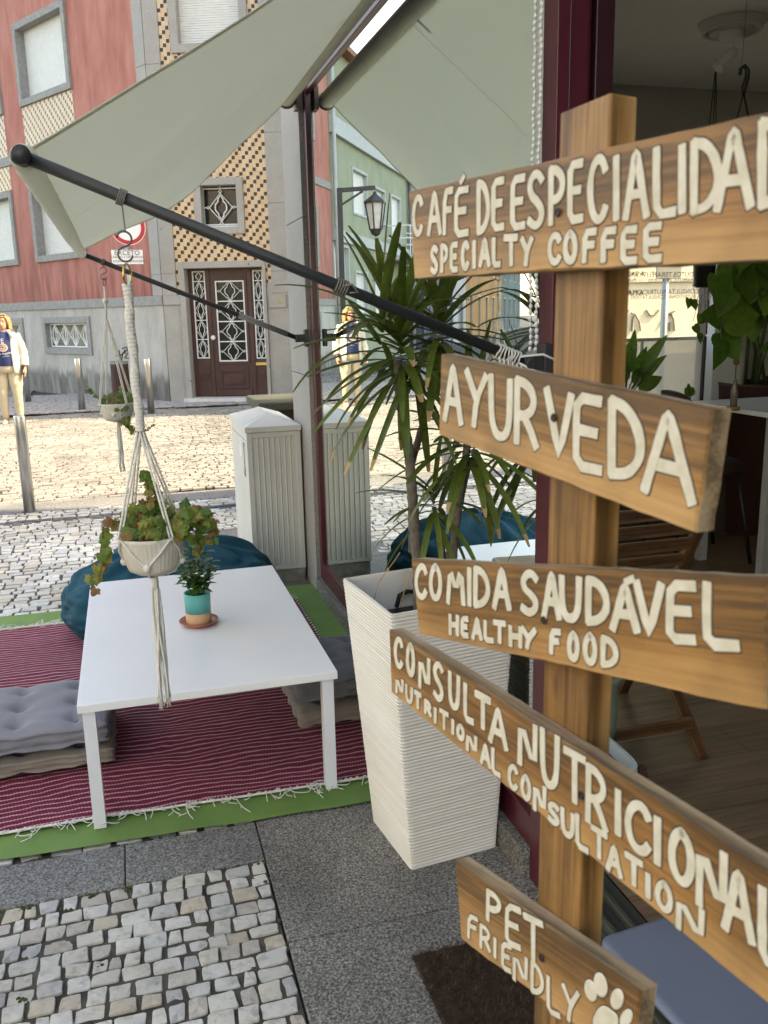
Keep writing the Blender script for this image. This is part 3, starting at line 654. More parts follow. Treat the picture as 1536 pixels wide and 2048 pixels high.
def rowhouse(name, u0, u1, z, mat, wincols, doorcol, label, off=0):
    t = thing(name, PP.at((u0+u1)/2, 0, -3), label, 'house'); P2 = Plane(PP.at(0,0,off), PP.u); P2.n = PP.n
    n = max(1, int((u1-u0)/3.0)); hs = []
    for i in range(n):
        c = u0+(u1-u0)*(i+.5)/n
        for zz in (2.9+1, 2.9+4.0):
            if zz+1.2 < z: hs.append((c-.5, c+.5, zz-.3, zz+1.1))
        hs.append((c-.55, c+.55, 0.05, 2.3))
    mb = MB(); wall_with_holes(mb, P2, u0+.02, u1-.02, -.1, z, hs, -.3, 0); P2.box(mb, u0+.02, u1-.02, -.1, z, -6, -.32); build('wall', mb, mat, t)
    mb = MB(); P2.box(mb, u0, u1, z, z+.22, -6, .35); build('roof', mb, MATS['terracotta'], t)
    for q in hs:
        mb = MB(); P2.frame(mb, q[0]-.08, q[1]+.08, q[2]-.05, q[3]+.08, .09, -.05, .04); wo = build('door' if q[2] < .2 else 'window', mb, wincols, t)
        mb = MB(); P2.box(mb, q[0], q[1], q[2], q[3], -.22, -.15); build('door_leaf' if q[2] < .2 else 'pane', mb, doorcol if q[2] < .2 else m_dark, wo)
    return t
m_blue = simple('blue_iron', (.03,.05,.12), .4, var=.2)
ua = [mz(x, 600)[0] for x in (816, 882, 932, 1003, 1040)]
t = rowhouse('white_house', ua[0], ua[1], 6.2, simple('offwhite_render', (.50,.48,.45), .9, var=.2, sc=1), m_grnb, m_blue, 'low white house behind tall dark blue iron gates, mirrored in the shop window')
mb = MB()
for k in range(26):
    u = ua[0]+.3+(ua[1]-ua[0]-.6)*k/25
    mb.tube([PP.at(u,0,.5), PP.at(u,3.3,.5)], .05 if k % 5 else .10, 5)
for z in (.3, 1.7, 3.0): mb.tube([PP.at(ua[0]+.3,z,.5), PP.at(ua[1]-.3,z,.5)], .05, 5)
build('gate', mb, m_blue, t)
rowhouse('grey_house', ua[1]+.1, ua[2], 7.6, simple('grey_render', (.44,.42,.41), .9, var=.25, sc=.8), m_gran, m_blue, 'narrow weathered grey house between the blue gates and the orange house')
rowhouse('orange_house', ua[2]+.1, ua[3], 8.8, simple('orange_render', (.42,.20,.07), .85, var=.3, sc=.7), simple('pale_trim', (.55,.45,.32), .8), simple('brown_wood', (.13,.06,.025), .6), 'tall weathered orange house with pale window trim, mirrored in the shop window')
rowhouse('teal_house', ua[3]+.1, min(ua[4], ua[3]+25), 7.4, simple('teal_render', (.10,.15,.15), .85, var=.3, sc=.7), m_gran, m_blue, 'dark teal house at the far end of the side street')
# cream house across the other side street, sunlit, seen through the cafe
m_crm = simple('sunny_cream_render', (.62,.56,.42), .9, var=.10, sc=2)
ch = thing('cream_house', (9.5, 17, 0), 'sunlit cream walled house across the side street, seen through the cafe side window', 'house')
mb = MB(); mb.box((4.1,13.6,-.1), (16,22,10.5)); build('wall', mb, m_crm, ch)
mb = MB()
for z, h in ((2.55,.05),(3.2,.10),(1.95,.06)): mb.box((4.1,13.55,z), (16,13.597,z+h))
build('moulding', mb, simple('cream_band', (.50,.46,.36), .9), ch)
mb = MB(); mb.box((4.08,13.52,-.1), (16,13.59,.75)); build('plinth', mb, m_gran, ch)
mb = MB(); m_scr = simple('grey_scrawl', (.22,.20,.17), .8)
sc = lambda x, y: ony(x, y, 13.58)
for a in ([(1235,663),(1247,632),(1257,620)],[(1262,626),(1270,628),(1279,645),(1281,662)],[(1264,662),(1266,640),(1270,628)],[(1292,620),(1300,631),(1310,630),(1318,620)],[(1324,648),(1333,630),(1343,624),(1350,622)],[(1341,625),(1347,640),(1349,662)],[(1340,644),(1340,662)]): mb.tube([sc(*q) for q in a], .016, 5)
build('scrawl', mb, m_scr, ch)
mb = MB(); mb.box((3.9,13.3,10.5), (16.2,22.2,10.7)); build('roof', mb, MATS['terracotta'], ch)
# street opposite: tall block behind the photographer's left that closes the street
ob = thing('apartment_block', (-13, -3, 0), 'plain pale apartment block on the far side of the street, out of frame', 'building')
PO = Plane((-9,-16,0), (0,1,0)); PO.n = V((1,0,0)); hs = [(u, u+1.2, z, z+1.5) for u in (2,6,10,14,18) for z in (1,4,7)]
mb = MB(); wall_with_holes(mb, PO, 0, 22, -.1, 10, hs, -.3, 0); PO.box(mb, 0, 22, -.1, 10, -6, -.32); build('wall', mb, simple('pale_block_render', (.55,.53,.48), .9, var=.08, sc=1), ob)
for q in hs:
    mb = MB(); PO.frame(mb, q[0]-.08, q[1]+.08, q[2]-.08, q[3]+.08, .1, -.1, .04); wo = build('window', mb, m_grnb, ob); mb = MB(); PO.box(mb, q[0], q[1], q[2], q[3], -.2, -.14); build('pane', mb, m_dark, wo)
# ================================================================== terrace: mat, rug, table, cushions, bean bag
# green mat
gm = N('green_mat'); gm.set(.75); f = gm.noise(gm.coord('Object', (3,3,3)), 1.5, 6, .6); gm.col(gm.ramp(f, [(.3,(.105,.205,.045)),(.7,(.155,.27,.07))])); gm.bump(gm.noise(gm.coord(), 300, 2), .2, .001)
def edge_wob(x, y): return .006*noise.noise(V((x*6, y*6, 1)))
mb = MB()
GX0, GX1, GY0, GY1 = -1.35, .955, 2.525, 4.86
def gmf(a, b):
    x = GX0+(GX1-GX0)*a; y = GY0+(GY1-GY0)*b
    if b in (0, 1): y += edge_wob(x, y)*1.6
    if a in (0, 1): x += edge_wob(x, y)*1.6
    yy = y-.045*(1-b)*max(0, min(1, (x+.6)/1.4))   # the mat lies slightly askew
    return V((x, yy, .010+.004*max(0, noise.noise(V((x*3, y*3, 5))))))
mb.grid(gmf, 46, 46)
k = len(mb.v)
tag(build('green_mat', mb, gm.m, origin=(0,3.6,.01), smooth=True, fix=False), 'thin plain green mat spread under the striped rug on the terrace', 'mat')
# striped rug
rg = N('rag_rug'); rg.set(.95); sp = rg.n('SeparateXYZ'); rg.l(rg.coord('Object'), sp.inputs[0])
wob = rg.noise(rg.coord('Object', (2.2,3,1)), 1, 4, .55); wob2 = rg.noise(rg.coord('Object', (30,30,1)), 1, 2)
yy = rg.math('ADD', sp.outputs[1], rg.math('ADD', rg.math('MULTIPLY', wob, .11), rg.math('MULTIPLY', wob2, .004)))
ph = rg.math('FRACT', rg.math('DIVIDE', yy, .0295))
weave = rg.math('MULTIPLY', rg.math('SINE', rg.math('ADD', rg.math('MULTIPLY', sp.outputs[0], 620), rg.math('MULTIPLY', rg.math('FLOOR', rg.math('DIVIDE', yy, .0098)), 3.14))), .5)
str_ = rg.ramp(rg.math('ADD', ph, rg.math('MULTIPLY', weave, .10)), [(.15,1),(.23,0),(.94,0),(1,1)])
basec = rg.ramp(rg.noise(rg.coord('Object', (9,90,1)), 1, 4), [(.3,(.10,.004,.022)),(.5,(.165,.009,.036)),(.75,(.22,.018,.052))])
rg.col(rg.mix(str_, basec, (.62,.33,.36))); hgt = rg.math('ADD', str_, weave); rg.bump(hgt, .55, .004); m_rug = rg.m
RX0, RX1, RY0, RY1 = -.98, .80, 2.655, 4.60
def rugz(x, y): return .017+.012*max(0, noise.noise(V((x*2.3, y*4.5, 2))))+.006*noise.noise(V((x*1.2, y*9, 7)))*(1 if y > RY0+.05 else .2)
def rugp(a, b):
    x = RX0+(RX1-RX0)*a; y = RY0+(RY1-RY0)*b
    y2 = y-.05*(1-b)*(a-.3)+.006*noise.noise(V((x*5, b*2, 3))); x2 = x+.008*noise.noise(V((y*5, a, 9)))
    return V((x2, y2, rugz(x, y)))
rug = thing('rug', (0,3.6,0), 'crimson rag rug with thin pink stripes and white fringes on the green mat', 'rug')
mb = MB(); mb.grid(rugp, 90, 110); build('woven_field', mb, m_rug, rug, smooth=True, fix=False, origin=(0,3.6,0))
m_fringe = simple('fringe_cotton', (.72,.70,.66), .95, var=.1)
for b_, sgn in ((0,-1),(1,1)):
    mb = MB()
    prev = None
    mb.tube([rugp(i/120, b_)+V((0,sgn*.004+rnd(-.001,.001),.004)) for i in range(121)], .0042, 6)
    for i in range(230):
        a = (i+rnd(-.5,.5))/230; p = rugp(min(max(a,0),1), b_)
        if rnd(0,1) < .45: continue
        ln = rnd(.02,.055) if rnd(0,1) < .85 else rnd(.06,.11); d = rnd(-1.1,1.1); cur = rnd(-5.0,5.0); q = p.copy(); pts = [q.copy()]; ang = -math.pi/2+d if sgn < 0 else math.pi/2+d
        for k in range(7):
            q = q+V((math.cos(ang), math.sin(ang), 0))*ln/6; ang += cur/5*rnd(.4,1.6); q.z = max(.0165, p.z*(1-k/8)+.013); pts.append(q.copy())
        mb.tube(pts, .0016, 4)
        if ln > .05:
            mb.tube([pts[3], pts[3]+V((.012*rnd(-1,1), sgn*.02, 0)), pts[3]+V((.03*rnd(-1,1), sgn*.034, 0))], .0013, 4)
    build('fringe', mb, m_fringe, rug, smooth=True, origin=(0,3.6,0))
mb = MB()
for i in range(110): mb.ball(rugp(1, i/110)+V((.003,0,.002)), (.006,.008,.006), 6, i % 2)
build('edge_stitching', mb, [simple('black_yarn', (.02,.02,.02), .9), m_fringe], rug, smooth=True, origin=(0,3.6,0))
# low white table
m_tab = N('white_laminate'); m_tab.set(.32); m_tab.col(m_tab.ramp(m_tab.noise(m_tab.coord('Object', (2,2,2)), 2, 4), [(.3,(.80,.81,.83)),(.7,(.83,.84,.86))])); m_tab = m_tab.m
m_leg = simple('white_steel', (.72,.73,.78), .4, var=.03)
TZ = .43
c = [onz(155,1414,TZ), onz(672,1342,TZ), onz(548,1133,TZ), onz(180,1163,TZ)]
tx0 = (c[0].x+c[3].x)/2; tx1 = (c[1].x+c[2].x)/2; ty0 = (c[0].y+c[1].y)/2; ty1 = (c[2].y+c[3].y)/2
tab = thing('low_table', ((tx0+tx1)/2,(ty0+ty1)/2,.03), 'low white rectangular table standing on the striped rug', 'table')
mb = MB(); mb.box((tx0,ty0,TZ-.026), (tx1,ty1,TZ)); build('tabletop', mb, m_tab, tab, bevel=.002)
for x in (tx0+.012, tx1-.049):
    for y in (ty0+.012, ty1-.049):
        mb = MB(); mb.box((x,y,.012), (x+.037,y+.037,TZ-.0265)); mb.box((x+.001,y+.001,.010), (x+.036,y+.036,.0119), 1); build('leg', mb, [m_leg, simple('dark_foot', (.05,.05,.05))], tab, bevel=.0015)
mb = MB(); mb.box((tx0+.055,ty0+.15,TZ-.045), (tx1-.055,ty0+.17,TZ-.0265)); build('rail', mb, m_leg, tab); mb = MB(); mb.box((tx0+.055,ty1-.04,TZ-.05), (tx1-.055,ty1-.016,TZ-.0265)); build('rail', mb, m_leg, tab)
# cushions
def cushion(name, x0, x1, y0, y1, z0, h, mat, label, cat, tuft=True, seed=0, cols=4, rows=3):
    t = thing(name, ((x0+x1)/2,(y0+y1)/2,z0), label, cat); mb = MB(); nu, nv, nw = 56, 44, 12; W, D_ = x1-x0, y1-y0; r = .035
    def P(a, b, w):      # a,b in [0,1], w in [-1,1] up the side
        x = x0+W*a; y = y0+D_*b
        return V((x, y, z0+h*(w+1)/2))
    tufts = [((i+.5)/cols, (j+.5)/rows) for i in range(cols) for j in range(rows)]
    def top(a, b, s):
        d = min(min(a, 1-a)*W, min(b, 1-b)*D_); e = min(1, d/.05); z = h/2*(1-.30*(1-e)**2)+.006*noise.noise(V((a*7+seed, b*7, s)))
        if tuft:
            for ta, tb in tufts:
                dd = math.hypot((a-ta)*W, (b-tb)*D_); z -= .024*math.exp(-(dd/.030)**2); z -= .007*math.exp(-(dd/.085)**2)
            for ta, tb in tufts:      # pulled creases between the tufts
                z -= .006*math.exp(-(((a-ta)*W)/.012)**2)*max(0, math.cos((b-tb)*D_*30))*.6
        return z
    for s in (1, -1):
        mb.grid(lambda a, b: (lambda p: V((p.x, p.y, z0+h/2+s*top(a, b, s*3))))(P(a, b, 0)), nu, nv)
    per = [(i/nu, 0) for i in range(nu)]+[(1, j/nv) for j in range(nv)]+[(1-i/nu, 1) for i in range(nu)]+[(0, 1-j/nv) for j in range(nv)]
    rings = []
    for k in range(nw+1):
        w_ = -1+2*k/nw; rg_ = []
        for a, b in per:
            n = V((0,0,0)); n.x = -1 if a == 0 else (1 if a == 1 else 0); n.y = -1 if b == 0 else (1 if b == 1 else 0)
            if n.length: n.normalize()
            zt = top(a, b, 3 if w_ > 0 else -3)*abs(w_)*(1 if w_ > 0 else -1)
            bul = .014*math.exp(-((abs(w_)-.82)/.16)**2)+.012*(1-w_*w_)-.012*math.exp(-((abs(w_)-.58)/.10)**2)
            bul += .007*noise.noise(V((a*13+seed, b*13, w_*2)))+.005*math.sin((a*W+b*D_)*55+seed)*math.exp(-((abs(w_)-.75)/.3)**2)
            if abs(w_) == 1: bul = 0
            p = P(a, b, 0); rg_.append(V((p.x+n.x*bul, p.y+n.y*bul, z0+h/2+zt)))
        rings.append(rg_)
    mb.loft(rings, 0, cap=False); bm_ = build('cover', mb, mat, t, smooth=True)
    me = bm_.data; b2 = bmesh.new(); b2.from_mesh(me); bmesh.ops.remove_doubles(b2, verts=b2.verts, dist=.0008); bmesh.ops.recalc_face_normals(b2, faces=b2.faces); b2.to_mesh(me); b2.free()
    if tuft:
        mb = MB()
        for ta, tb in tufts: mb.ball((x0+W*ta, y0+D_*tb, z0+h/2+top(ta, tb, 3)+.003), (.009,.009,.004), 8)
        build('tuft', mb, mat, t, smooth=True)
    return t
def fabric(name, c, bsc=420):
    x = N(name); x.set(.95); x.b.inputs['Sheen Weight'].default_value = .15
    x.col(x.ramp(x.noise(x.coord('Object', (5,5,5)), 1, 6, .6), [(.3, tuple(q*.84 for q in c)), (.7, tuple(q*1.1 for q in c))])); x.bump(x.noise(x.coord(), bsc, 2), .25, .001); return x.m
m_cg = fabric('grey_cotton', (.205,.205,.235)); m_cg2 = fabric('darker_grey_cotton', (.15,.15,.165)); m_cb = fabric('taupe_cotton', (.24,.20,.17))
a = onz(223,1529,0.02); b = onz(0,1570,.02); fy = a.y
cx1 = a.x; zt = .215
cy1 = onz(228,1416,.02+zt).y
cushion('floor_cushion', cx1-.78, cx1, fy, fy+.42, .025, .072, m_cb, 'taupe floor cushion under the tufted grey one, left of the low table', 'cushion', True, 3)
cushion('floor_cushion', cx1-.79, cx1-.01, fy-.005, fy+.42, .100, .100, m_cg, 'tufted light grey floor cushion topmost of its stack, left of the low table', 'cushion', True, 11)
a2 = onz(608,1462,.02); rx0 = a2.x
cushion('floor_cushion', rx0, rx0+.36, a2.y, a2.y+.42, .025, .085, m_cb, 'taupe floor cushion under the dark grey one, between low table and white planter', 'cushion', True, 21, 2, 3)
cushion('floor_cushion', rx0-.012, rx0+.36, a2.y+.0, a2.y+.43, .118, .115, m_cg2, 'dark grey tufted floor cushion topmost of its stack, beside the white planter', 'cushion', True, 31, 2, 3)
# bean bag
bbm = fabric('teal_canvas', (.003,.062,.098), 500); bbm.node_tree.nodes['Principled BSDF'].inputs['Sheen Weight'].default_value = 0; bbm.node_tree.nodes['Principled BSDF'].inputs['Roughness'].default_value = .8; bbm.node_tree.nodes['Principled BSDF'].inputs['Specular IOR Level'].default_value = .25
l = ony(142,1200,4.35); rr_ = ony(538,1130,4.45); tp = ony(390,1072,4.5)
bc = V(((l.x+rr_.x)/2, 4.42, 0)); rx = (rr_.x-l.x)/2
mb = MB(); nu, nv = 96, 40; rings = []
for j in range(nv+1):
    t = j/nv; z = (tp.z-.01)*t; rg_ = []
    prof = math.sqrt(max(0, 1-abs((t-.36)/(.64 if t > .36 else .60))**2.6)) if t < 1 else .0
    for i in range(nu):
        an = 2*math.pi*i/nu; x, y = math.cos(an), math.sin(an)
        r = prof*(1+.05*math.cos(2*an)); p = V((bc.x+rx*r*x*1.03, bc.y+.42*r*y, .02+z))
        n1 = noise.noise(V((x*1.6, y*1.6, t*2.0)))*.05
        cre = .012*math.sin(an*17+3*noise.noise(V((x*4, y*4, t*3))))*max(0, t-.45)+.020*math.sin(an*9+4*noise.noise(V((x*2, y*2, t*4))))*max(0, t-.3)+.016*noise.noise(V((x*5, y*5, t*9)))-.022*max(0, 1-abs(noise.noise(V((x*3.1+3, y*3.1, t*5+2))))*9)+.010*(1-abs(noise.noise(V((x*3+7, y*3, t*6))))*2)*t
        p += V((x*(n1+cre), y*(n1+cre), .05*noise.noise(V((x*2.2+4, y*2.2, 1.5)))*t-.06*max(0, -x*.3)*t+cre*.8*t)); rg_.append(p)
    rings.append(rg_)
mb.loft(rings); bb = build('bean_bag', mb, bbm, smooth=True, sub=1); tag(bb, 'big crumpled teal bean bag behind the low white table', 'bean bag')
# table pot on saucer
pc = onz(398,1244,TZ+.008)
sa = MB(); sa.lathe([(.0,.0),(.045,.0),(.060,.006),(.073,.016),(.071,.019),(.058,.009),(.043,.006),(0,.006)], (pc.x,pc.y,TZ+.0005), 40)
tag(build('saucer', sa, simple('terracotta_glaze', (.36,.10,.065), .22, var=.1), smooth=True), 'shiny terracotta saucer on the white table under the teal plant pot', 'saucer')
pot = thing('plant_pot', (pc.x,pc.y,TZ+.007), 'small teal and bare clay plant pot with bushy green plant on the white table', 'potted plant')
mb = MB(); PR, PH = .0485, .118; z0 = TZ+.0072
mb.lathe([(0,0),(PR*.93,0),(PR*.95,.002),(PR*.965,.045)], (pc.x,pc.y,z0), 40, 1); mb.lathe([(PR*.966,.045),(PR,PH-.003),(PR*.99,PH),(PR*.93,PH),(PR*.91,PH-.02)], (pc.x,pc.y,z0), 40, 0)
build('pot', mb, [simple('teal_paint', (.075,.40,.37), .4, var=.05), simple('bare_clay', (.55,.33,.19), .8, var=.06)], pot, smooth=True)
m_soil = simple('soil', (.022,.016,.011), .95, var=.5, sc=80, bump=.8, bsc=150, bd=.006)
mb = MB(); mb.lathe([(PR*.93,PH-.018),(PR*.5,PH-.012),(0,PH-.010)], (pc.x,pc.y,z0), 24); build('soil', mb, m_soil, pot)
m_lf = leafmat('glossy_leaf', (.025,.085,.015), (.07,.17,.03), .3, .2)
m_stem = simple('green_stem', (.07,.09,.03), .6)
def leaf(mb, base, d, L, W, droop=.3, m=0, fold=.25, seg=6, ser=0, up=V((0,0,1)), tipm=None, pw=.5):
    d = d.normalized(); side = d.cross(up)
    if side.length < .05: side = d.cross(V((0,1,0)))
    side.normalize(); p = V(base); vs = []; fs = []; b = len(mb.v)
    for k in range(seg+1):
        t = k/seg; w_ = W/2*(max(0, math.sin(math.pi*min(1, t*.97+.015)**(.75)))**pw) if ser >= 0 else W/2
        if ser > 0 and k % 2: w_ *= 1-ser
        nrm = side.cross(d)
        vs += [p-side*w_+nrm*w_*fold, p, p+side*w_+nrm*w_*fold]
        p = p+d*(L/seg); d = (d-V((0,0,droop/seg))).normalized()
    mb.v += vs
    for k in range(seg):
        for j in range(2):
            mb.f.append((b+k*3+j, b+k*3+j+1, b+(k+1)*3+j+1, b+(k+1)*3+j)); mb.m.append(tipm if (tipm is not None and k >= seg-1) else m)
mb = MB(); st = MB()
for i in range(9):
    an = rnd(0, 6.28); h = rnd(.07,.15); q = V((pc.x+.018*math.cos(an), pc.y+.018*math.sin(an), z0+PH-.015)); lean = V((math.cos(an)*rnd(.1,.42), math.sin(an)*rnd(.1,.42), 1)).normalized()
    tip = q+lean*h; st.tube([q, q+lean*h*.5+V((0,0,.005)), tip], .0022, 5)
    for k in range(13):
        a2_ = k*2.4+an; tt = .35+.65*(k/12); dirn = V((math.cos(a2_), math.sin(a2_), rnd(-.1,.75)))
        leaf(mb, q.lerp(tip, tt), dirn, rnd(.035,.062), rnd(.017,.026), rnd(.3,.9), ser=.12, seg=7)
for i in range(14):
    a2_ = rnd(0,6.28); leaf(mb, V((pc.x+rnd(-.012,.03), pc.y+rnd(-.02,.02), z0+PH+rnd(.12,.17))), V((math.cos(a2_), math.sin(a2_), rnd(.2,1))), rnd(.05,.075), rnd(.022,.032), .7, ser=.18, seg=8)
build('stems', st, m_stem, pot, smooth=True); build('foliage', mb, m_lf, pot, fix=False, smooth=True)

# ================================================================== tall ribbed planter with dragon trees
pb = [onz(745,1640), onz(823,1742), onz(1018,1690)]; pb.append(pb[0]+pb[2]-pb[1])
PZ = .80
ptp = [onz(684,1157,PZ), onz(781,1232,PZ)]; e = ptp[0]-ptp[1]
tr_ = V((.968, ptp[1].y+.055, PZ)); ptp += [tr_, ptp[0]+tr_-ptp[1]]
ptp[3] = V((min(ptp[3].x,.972), ptp[3].y, PZ)); pb[2].x = min(pb[2].x, .938); pb[3].x = min(pb[3].x, .938)
m_pl = N('ivory_resin'); m_pl.set(.55); m_pl.col(m_pl.ramp(m_pl.noise(m_pl.coord('Object', (2,2,9)), 2, 5), [(.3,(.75,.71,.645)),(.7,(.81,.775,.72))])); m_pl = m_pl.m
cen = sum(pb, V())/4
pln = thing('tall_planter', (cen.x,cen.y,0), 'tall tapered ivory planter with fine horizontal ribs and dragon trees beside the shop window', 'planter')
def prs(t, grow=0, rib=None):
    cs = [pb[i].lerp(ptp[i], t) for i in range(4)]; cc = sum(cs, V())/4; out = []
    for i in range(4):
        a, b, pv = cs[i], cs[(i+1) % 4], cs[i-1]
        for q in (.0,):
            pass
        r = .012
        p0 = a+(pv-a).normalized()*r; p1 = a+(b-a).normalized()*r; pm = (p0+p1)/2*.45+a*.55
        nseg = 14
        pts = [p0, pm, p1]+[p1.lerp(b+(a-b).normalized()*r, k/nseg) for k in range(1, nseg)]
        for p in pts:
            d = (p-cc); d.z = 0; g_ = grow
            if rib is not None:
                g_ += .0009*noise.noise(V((p.x*2.2, p.y*2.2+p.x, rib*120)))+.0006*noise.noise(V((p.x*14, p.y*14, rib*70)))
            out.append(p+d.normalized()*g_)
    return out
NR = 300; rings = [prs(0)]
for k in range(NR+1):
    t = k/NR; rings.append(prs(t, .0009 if k % 4 in (1, 2) else -.0006, None if k > NR-5 else t))
rings += [prs(1.002, -.010), prs(.992, -.012), prs(.70, -.018)]
mb = MB(); mb.loft(rings, cap=False); mb.add([p for p in prs(0)], [tuple(range(len(prs(0))))]); build('tub', mb, m_pl, pln, smooth=False)
mb = MB(); ri = prs(.86, -.016); mb.add(ri, [tuple(range(len(ri)))]); 
cc = sum(ri, V())/len(ri); hp = onz(815,1205,PZ*.88)
mb.tube([hp+V((-.035,0,-.01)), hp+V((-.025,0,.025)), hp+V((0,0,.035)), hp+V((.03,0,.03)), hp+V((.05,0,.0))], .007, 8)
build('black_liner', mb, simple('black_plastic', (.012,.012,.013), .35, var=.3), pln)
m_trunk = simple('dragon_bark', (.16,.135,.11), .9, var=.35, sc=30, bump=.7, bsc=80, bd=.006)
m_drac = leafmat('dragon_leaf', (.075,.12,.018), (.18,.24,.05), .38, .3); m_tip = simple('dry_tip', (.42,.27,.12), .8, var=.2)
PYD = 2.26
pp = lambda x, y, dy=0: ony(x, y, PYD+dy)
def trunk(pts, r0, r1, dy=0):
    mb = MB(); P3 = [pp(*q, dy) for q in pts]; P3 = [P3[0]-V((0,0,.25))]+P3; out = []
    for a, b in zip(P3, P3[1:]):
        for k in range(14): out.append(a.lerp(b, k/14))
    out.append(P3[-1]); n = len(out)
    mb.tube(out, [(r0+(r1-r0)*i/n)*(1.08 if i % 3 == 0 else .96) for i in range(n)], 10); build('trunk', mb, m_trunk, pln, smooth=True)
trunk([(836,1140),(826,1010),(818,900),(800,800),(796,720)], .0165, .012); trunk([(905,1120),(916,1010),(930,930),(936,870)], .0135, .010, -.03); trunk([(887,1110),(878,1060),(868,1015)], .009, .007, .03); trunk([(822,930),(860,800),(885,700)], .011, .009, .04)
mb = MB()
def crown(px, py, n, L, dy=0, ht=.16, up0=.85, W=.030):
    c = pp(px, py, dy)
    for i in range(n):
        t = i/n; an = i*2.39996+rnd(-.3,.3); el = R(rnd(-8, 8))+R(78)*(1-t)**1.0*up0-R(34)*t     # top leaves upright, old ones hang
        d = V((math.cos(an)*math.cos(el), math.sin(an)*math.cos(el), math.sin(el))); b = c+V((0,0,ht*(.5-t)))
        if d.x > .3 and b.x > .80: d.x *= .35
        leaf(mb, b, d, L*rnd(.72,1.12), W*rnd(.8,1.2), rnd(.25,.6)+.75*t, seg=9, fold=.35, tipm=1 if t > .5 and rnd(0,1) < .55 else None, pw=.32)
crown(802,705,54,.30,0,.15,.85,.024); crown(882,665,30,.26,.04,.10,1.0,.023); crown(940,890,46,.29,-.03,.12,.75,.023); crown(868,1010,24,.25,.03,.08,.6,.018); crown(765,660,12,.27,-.04,.08,1.0,.024)
# a few long blades that reach well outside the crown, as in the picture
for (x0, y0), (x1, y1), dr in (((780,640),(752,480),.05),((790,640),(800,560),.1),((870,640),(905,548),.05),((890,620),(990,545),.3),((770,720),(630,796),.35),((760,690),(690,615),.15),((800,740),(700,950),.2),((820,740),(747,940),.1),((830,740),(855,940),.1),((780,720),(645,885),.3)):
    a, b = pp(x0, y0), pp(x1, y1, -.05); leaf(mb, a, (b-a)+V((0,0,dr*.25)), (b-a).length*1.02, .028, dr, seg=9, fold=.35, pw=.32, tipm=1 if y1 > 900 else None)
build('foliage', mb, [m_drac, m_tip], pln, fix=False, smooth=True)
mb = MB(); 
for pts in ([(748,1200),(757,1165),(790,1120),(800,1105)],[(800,1215),(812,1170),(822,1145)]): mb.tube([pp(*q) for q in pts], .0014, 4)
build('dry_stalk', mb, m_tip, pln)

# ================================================================== awning
AYN, AYF = 1.934, 4.684; AZP = 1.425
kn = ony(38,300,AYN); kf = ony(165,512,AYF); BX = (kn.x+kf.x)/2; BZ = (kn.z+kf.z)/2
ROX, ROZ = .885, 2.60
m_char = simple('charcoal_metal', (.030,.032,.035), .5, var=.15, sc=20)
aw = thing('awning', (BX,3.3,0), 'pale grey green canvas awning let down from its roller on dark drop arms', 'awning')
cl = N('awning_canvas'); cl.set(.9); cw = cl.noise(cl.coord('Object', (2,2,2)), 1.2, 5); ccol = cl.ramp(cw, [(.3,(.79,.785,.735)),(.7,(.83,.825,.775))]); cl.col(ccol)
tr = cl.n('BsdfTranslucent'); tr.inputs[0].default_value = (.86,.86,.76,1); ms = cl.n('MixShader'); ms.inputs[0].default_value = .5
cl.l(cl.b.outputs[0], ms.inputs[1]); cl.l(tr.outputs[0], ms.inputs[2]); cl.l(ms.outputs[0], cl.out.inputs[0]); cl.bump(cl.noise(cl.coord(), 380, 2), .12, .001); m_can = cl.m
YA, YB = AYN+.03, AYF-.02
def awn(a, b):       # a along the bar (0 near), b from bar to roller
    y = YA+(YB-YA)*a; A = V((BX, y, BZ+.012)); B = V((ROX-.02, y+(.0 if a < .5 else -.02*b), ROZ-.028)); p = A.lerp(B, b)
    sag = math.sin(math.pi*b)*(.035+.05*max(0, a-.55)/.45*(1.0)); wr = b*(1-b)*4
    s1 = .020*wr*math.sin(9*(a*1.5+b*.9)+2.5*noise.noise(V((a*3, b*2, 1))))*(.3+.7*a)
    s2 = .013*(b**1.3)*math.sin(38*(a+.42*b)+5*noise.noise(V((a*4, b*3, 4))))*(.4+.6*a)*(1-b**8)
    s3 = .010*noise.noise(V((a*6+b*4, b*1.5-a*2, 8)))*b
    n = V((-(ROZ-BZ), 0, ROX-BX)).normalized()
    return p-V((0,0,1))*sag+n*(s1+s2+s3)*math.sin(math.pi*min(1, b*1.02)**.6)
mb = MB(); mb.grid(awn, 150, 90); fab = build('fabric', mb, m_can, aw, smooth=True, fix=False, origin=(BX,3.3,BZ))
so = fab.modifiers.new('thick', 'SOLIDIFY'); so.thickness = .0012
for a in (0.004, .996):
    mb = MB(); mb.tube([awn(a, k/60)+V((0,0,-.001)) for k in range(61)], .0032, 5); build('hem', mb, m_can, aw, smooth=True)
for a in (.52,):
    mb = MB(); mb.tube([awn(a, k/60)+V((0,0,.0005)) for k in range(61)], [.0010]*61, 5); build('seam', mb, m_can, aw, smooth=True)
mb = MB(); n = 90; mb.tube([V((BX+.001*math.sin(i), YA-.012+(YB+.02-YA)*i/n, BZ)) for i in range(n+1)], [.0235+.0016*math.sin(i*1.9)*(i/n)+(.003 if i < 64 else -.001) for i in range(n+1)], 18); build('front_bar', mb, m_can, aw, smooth=True)
mb = MB(); mb.tube([(ROX,AYF+.02,ROZ),(ROX,1.2,ROZ)], .038, 20); mb.tube([(ROX,AYF+.025,ROZ),(ROX,AYF-.01,ROZ)], .042, 20); build('roller', mb, simple('cream_roller', (.64,.62,.46), .6, var=.06), aw, smooth=True)
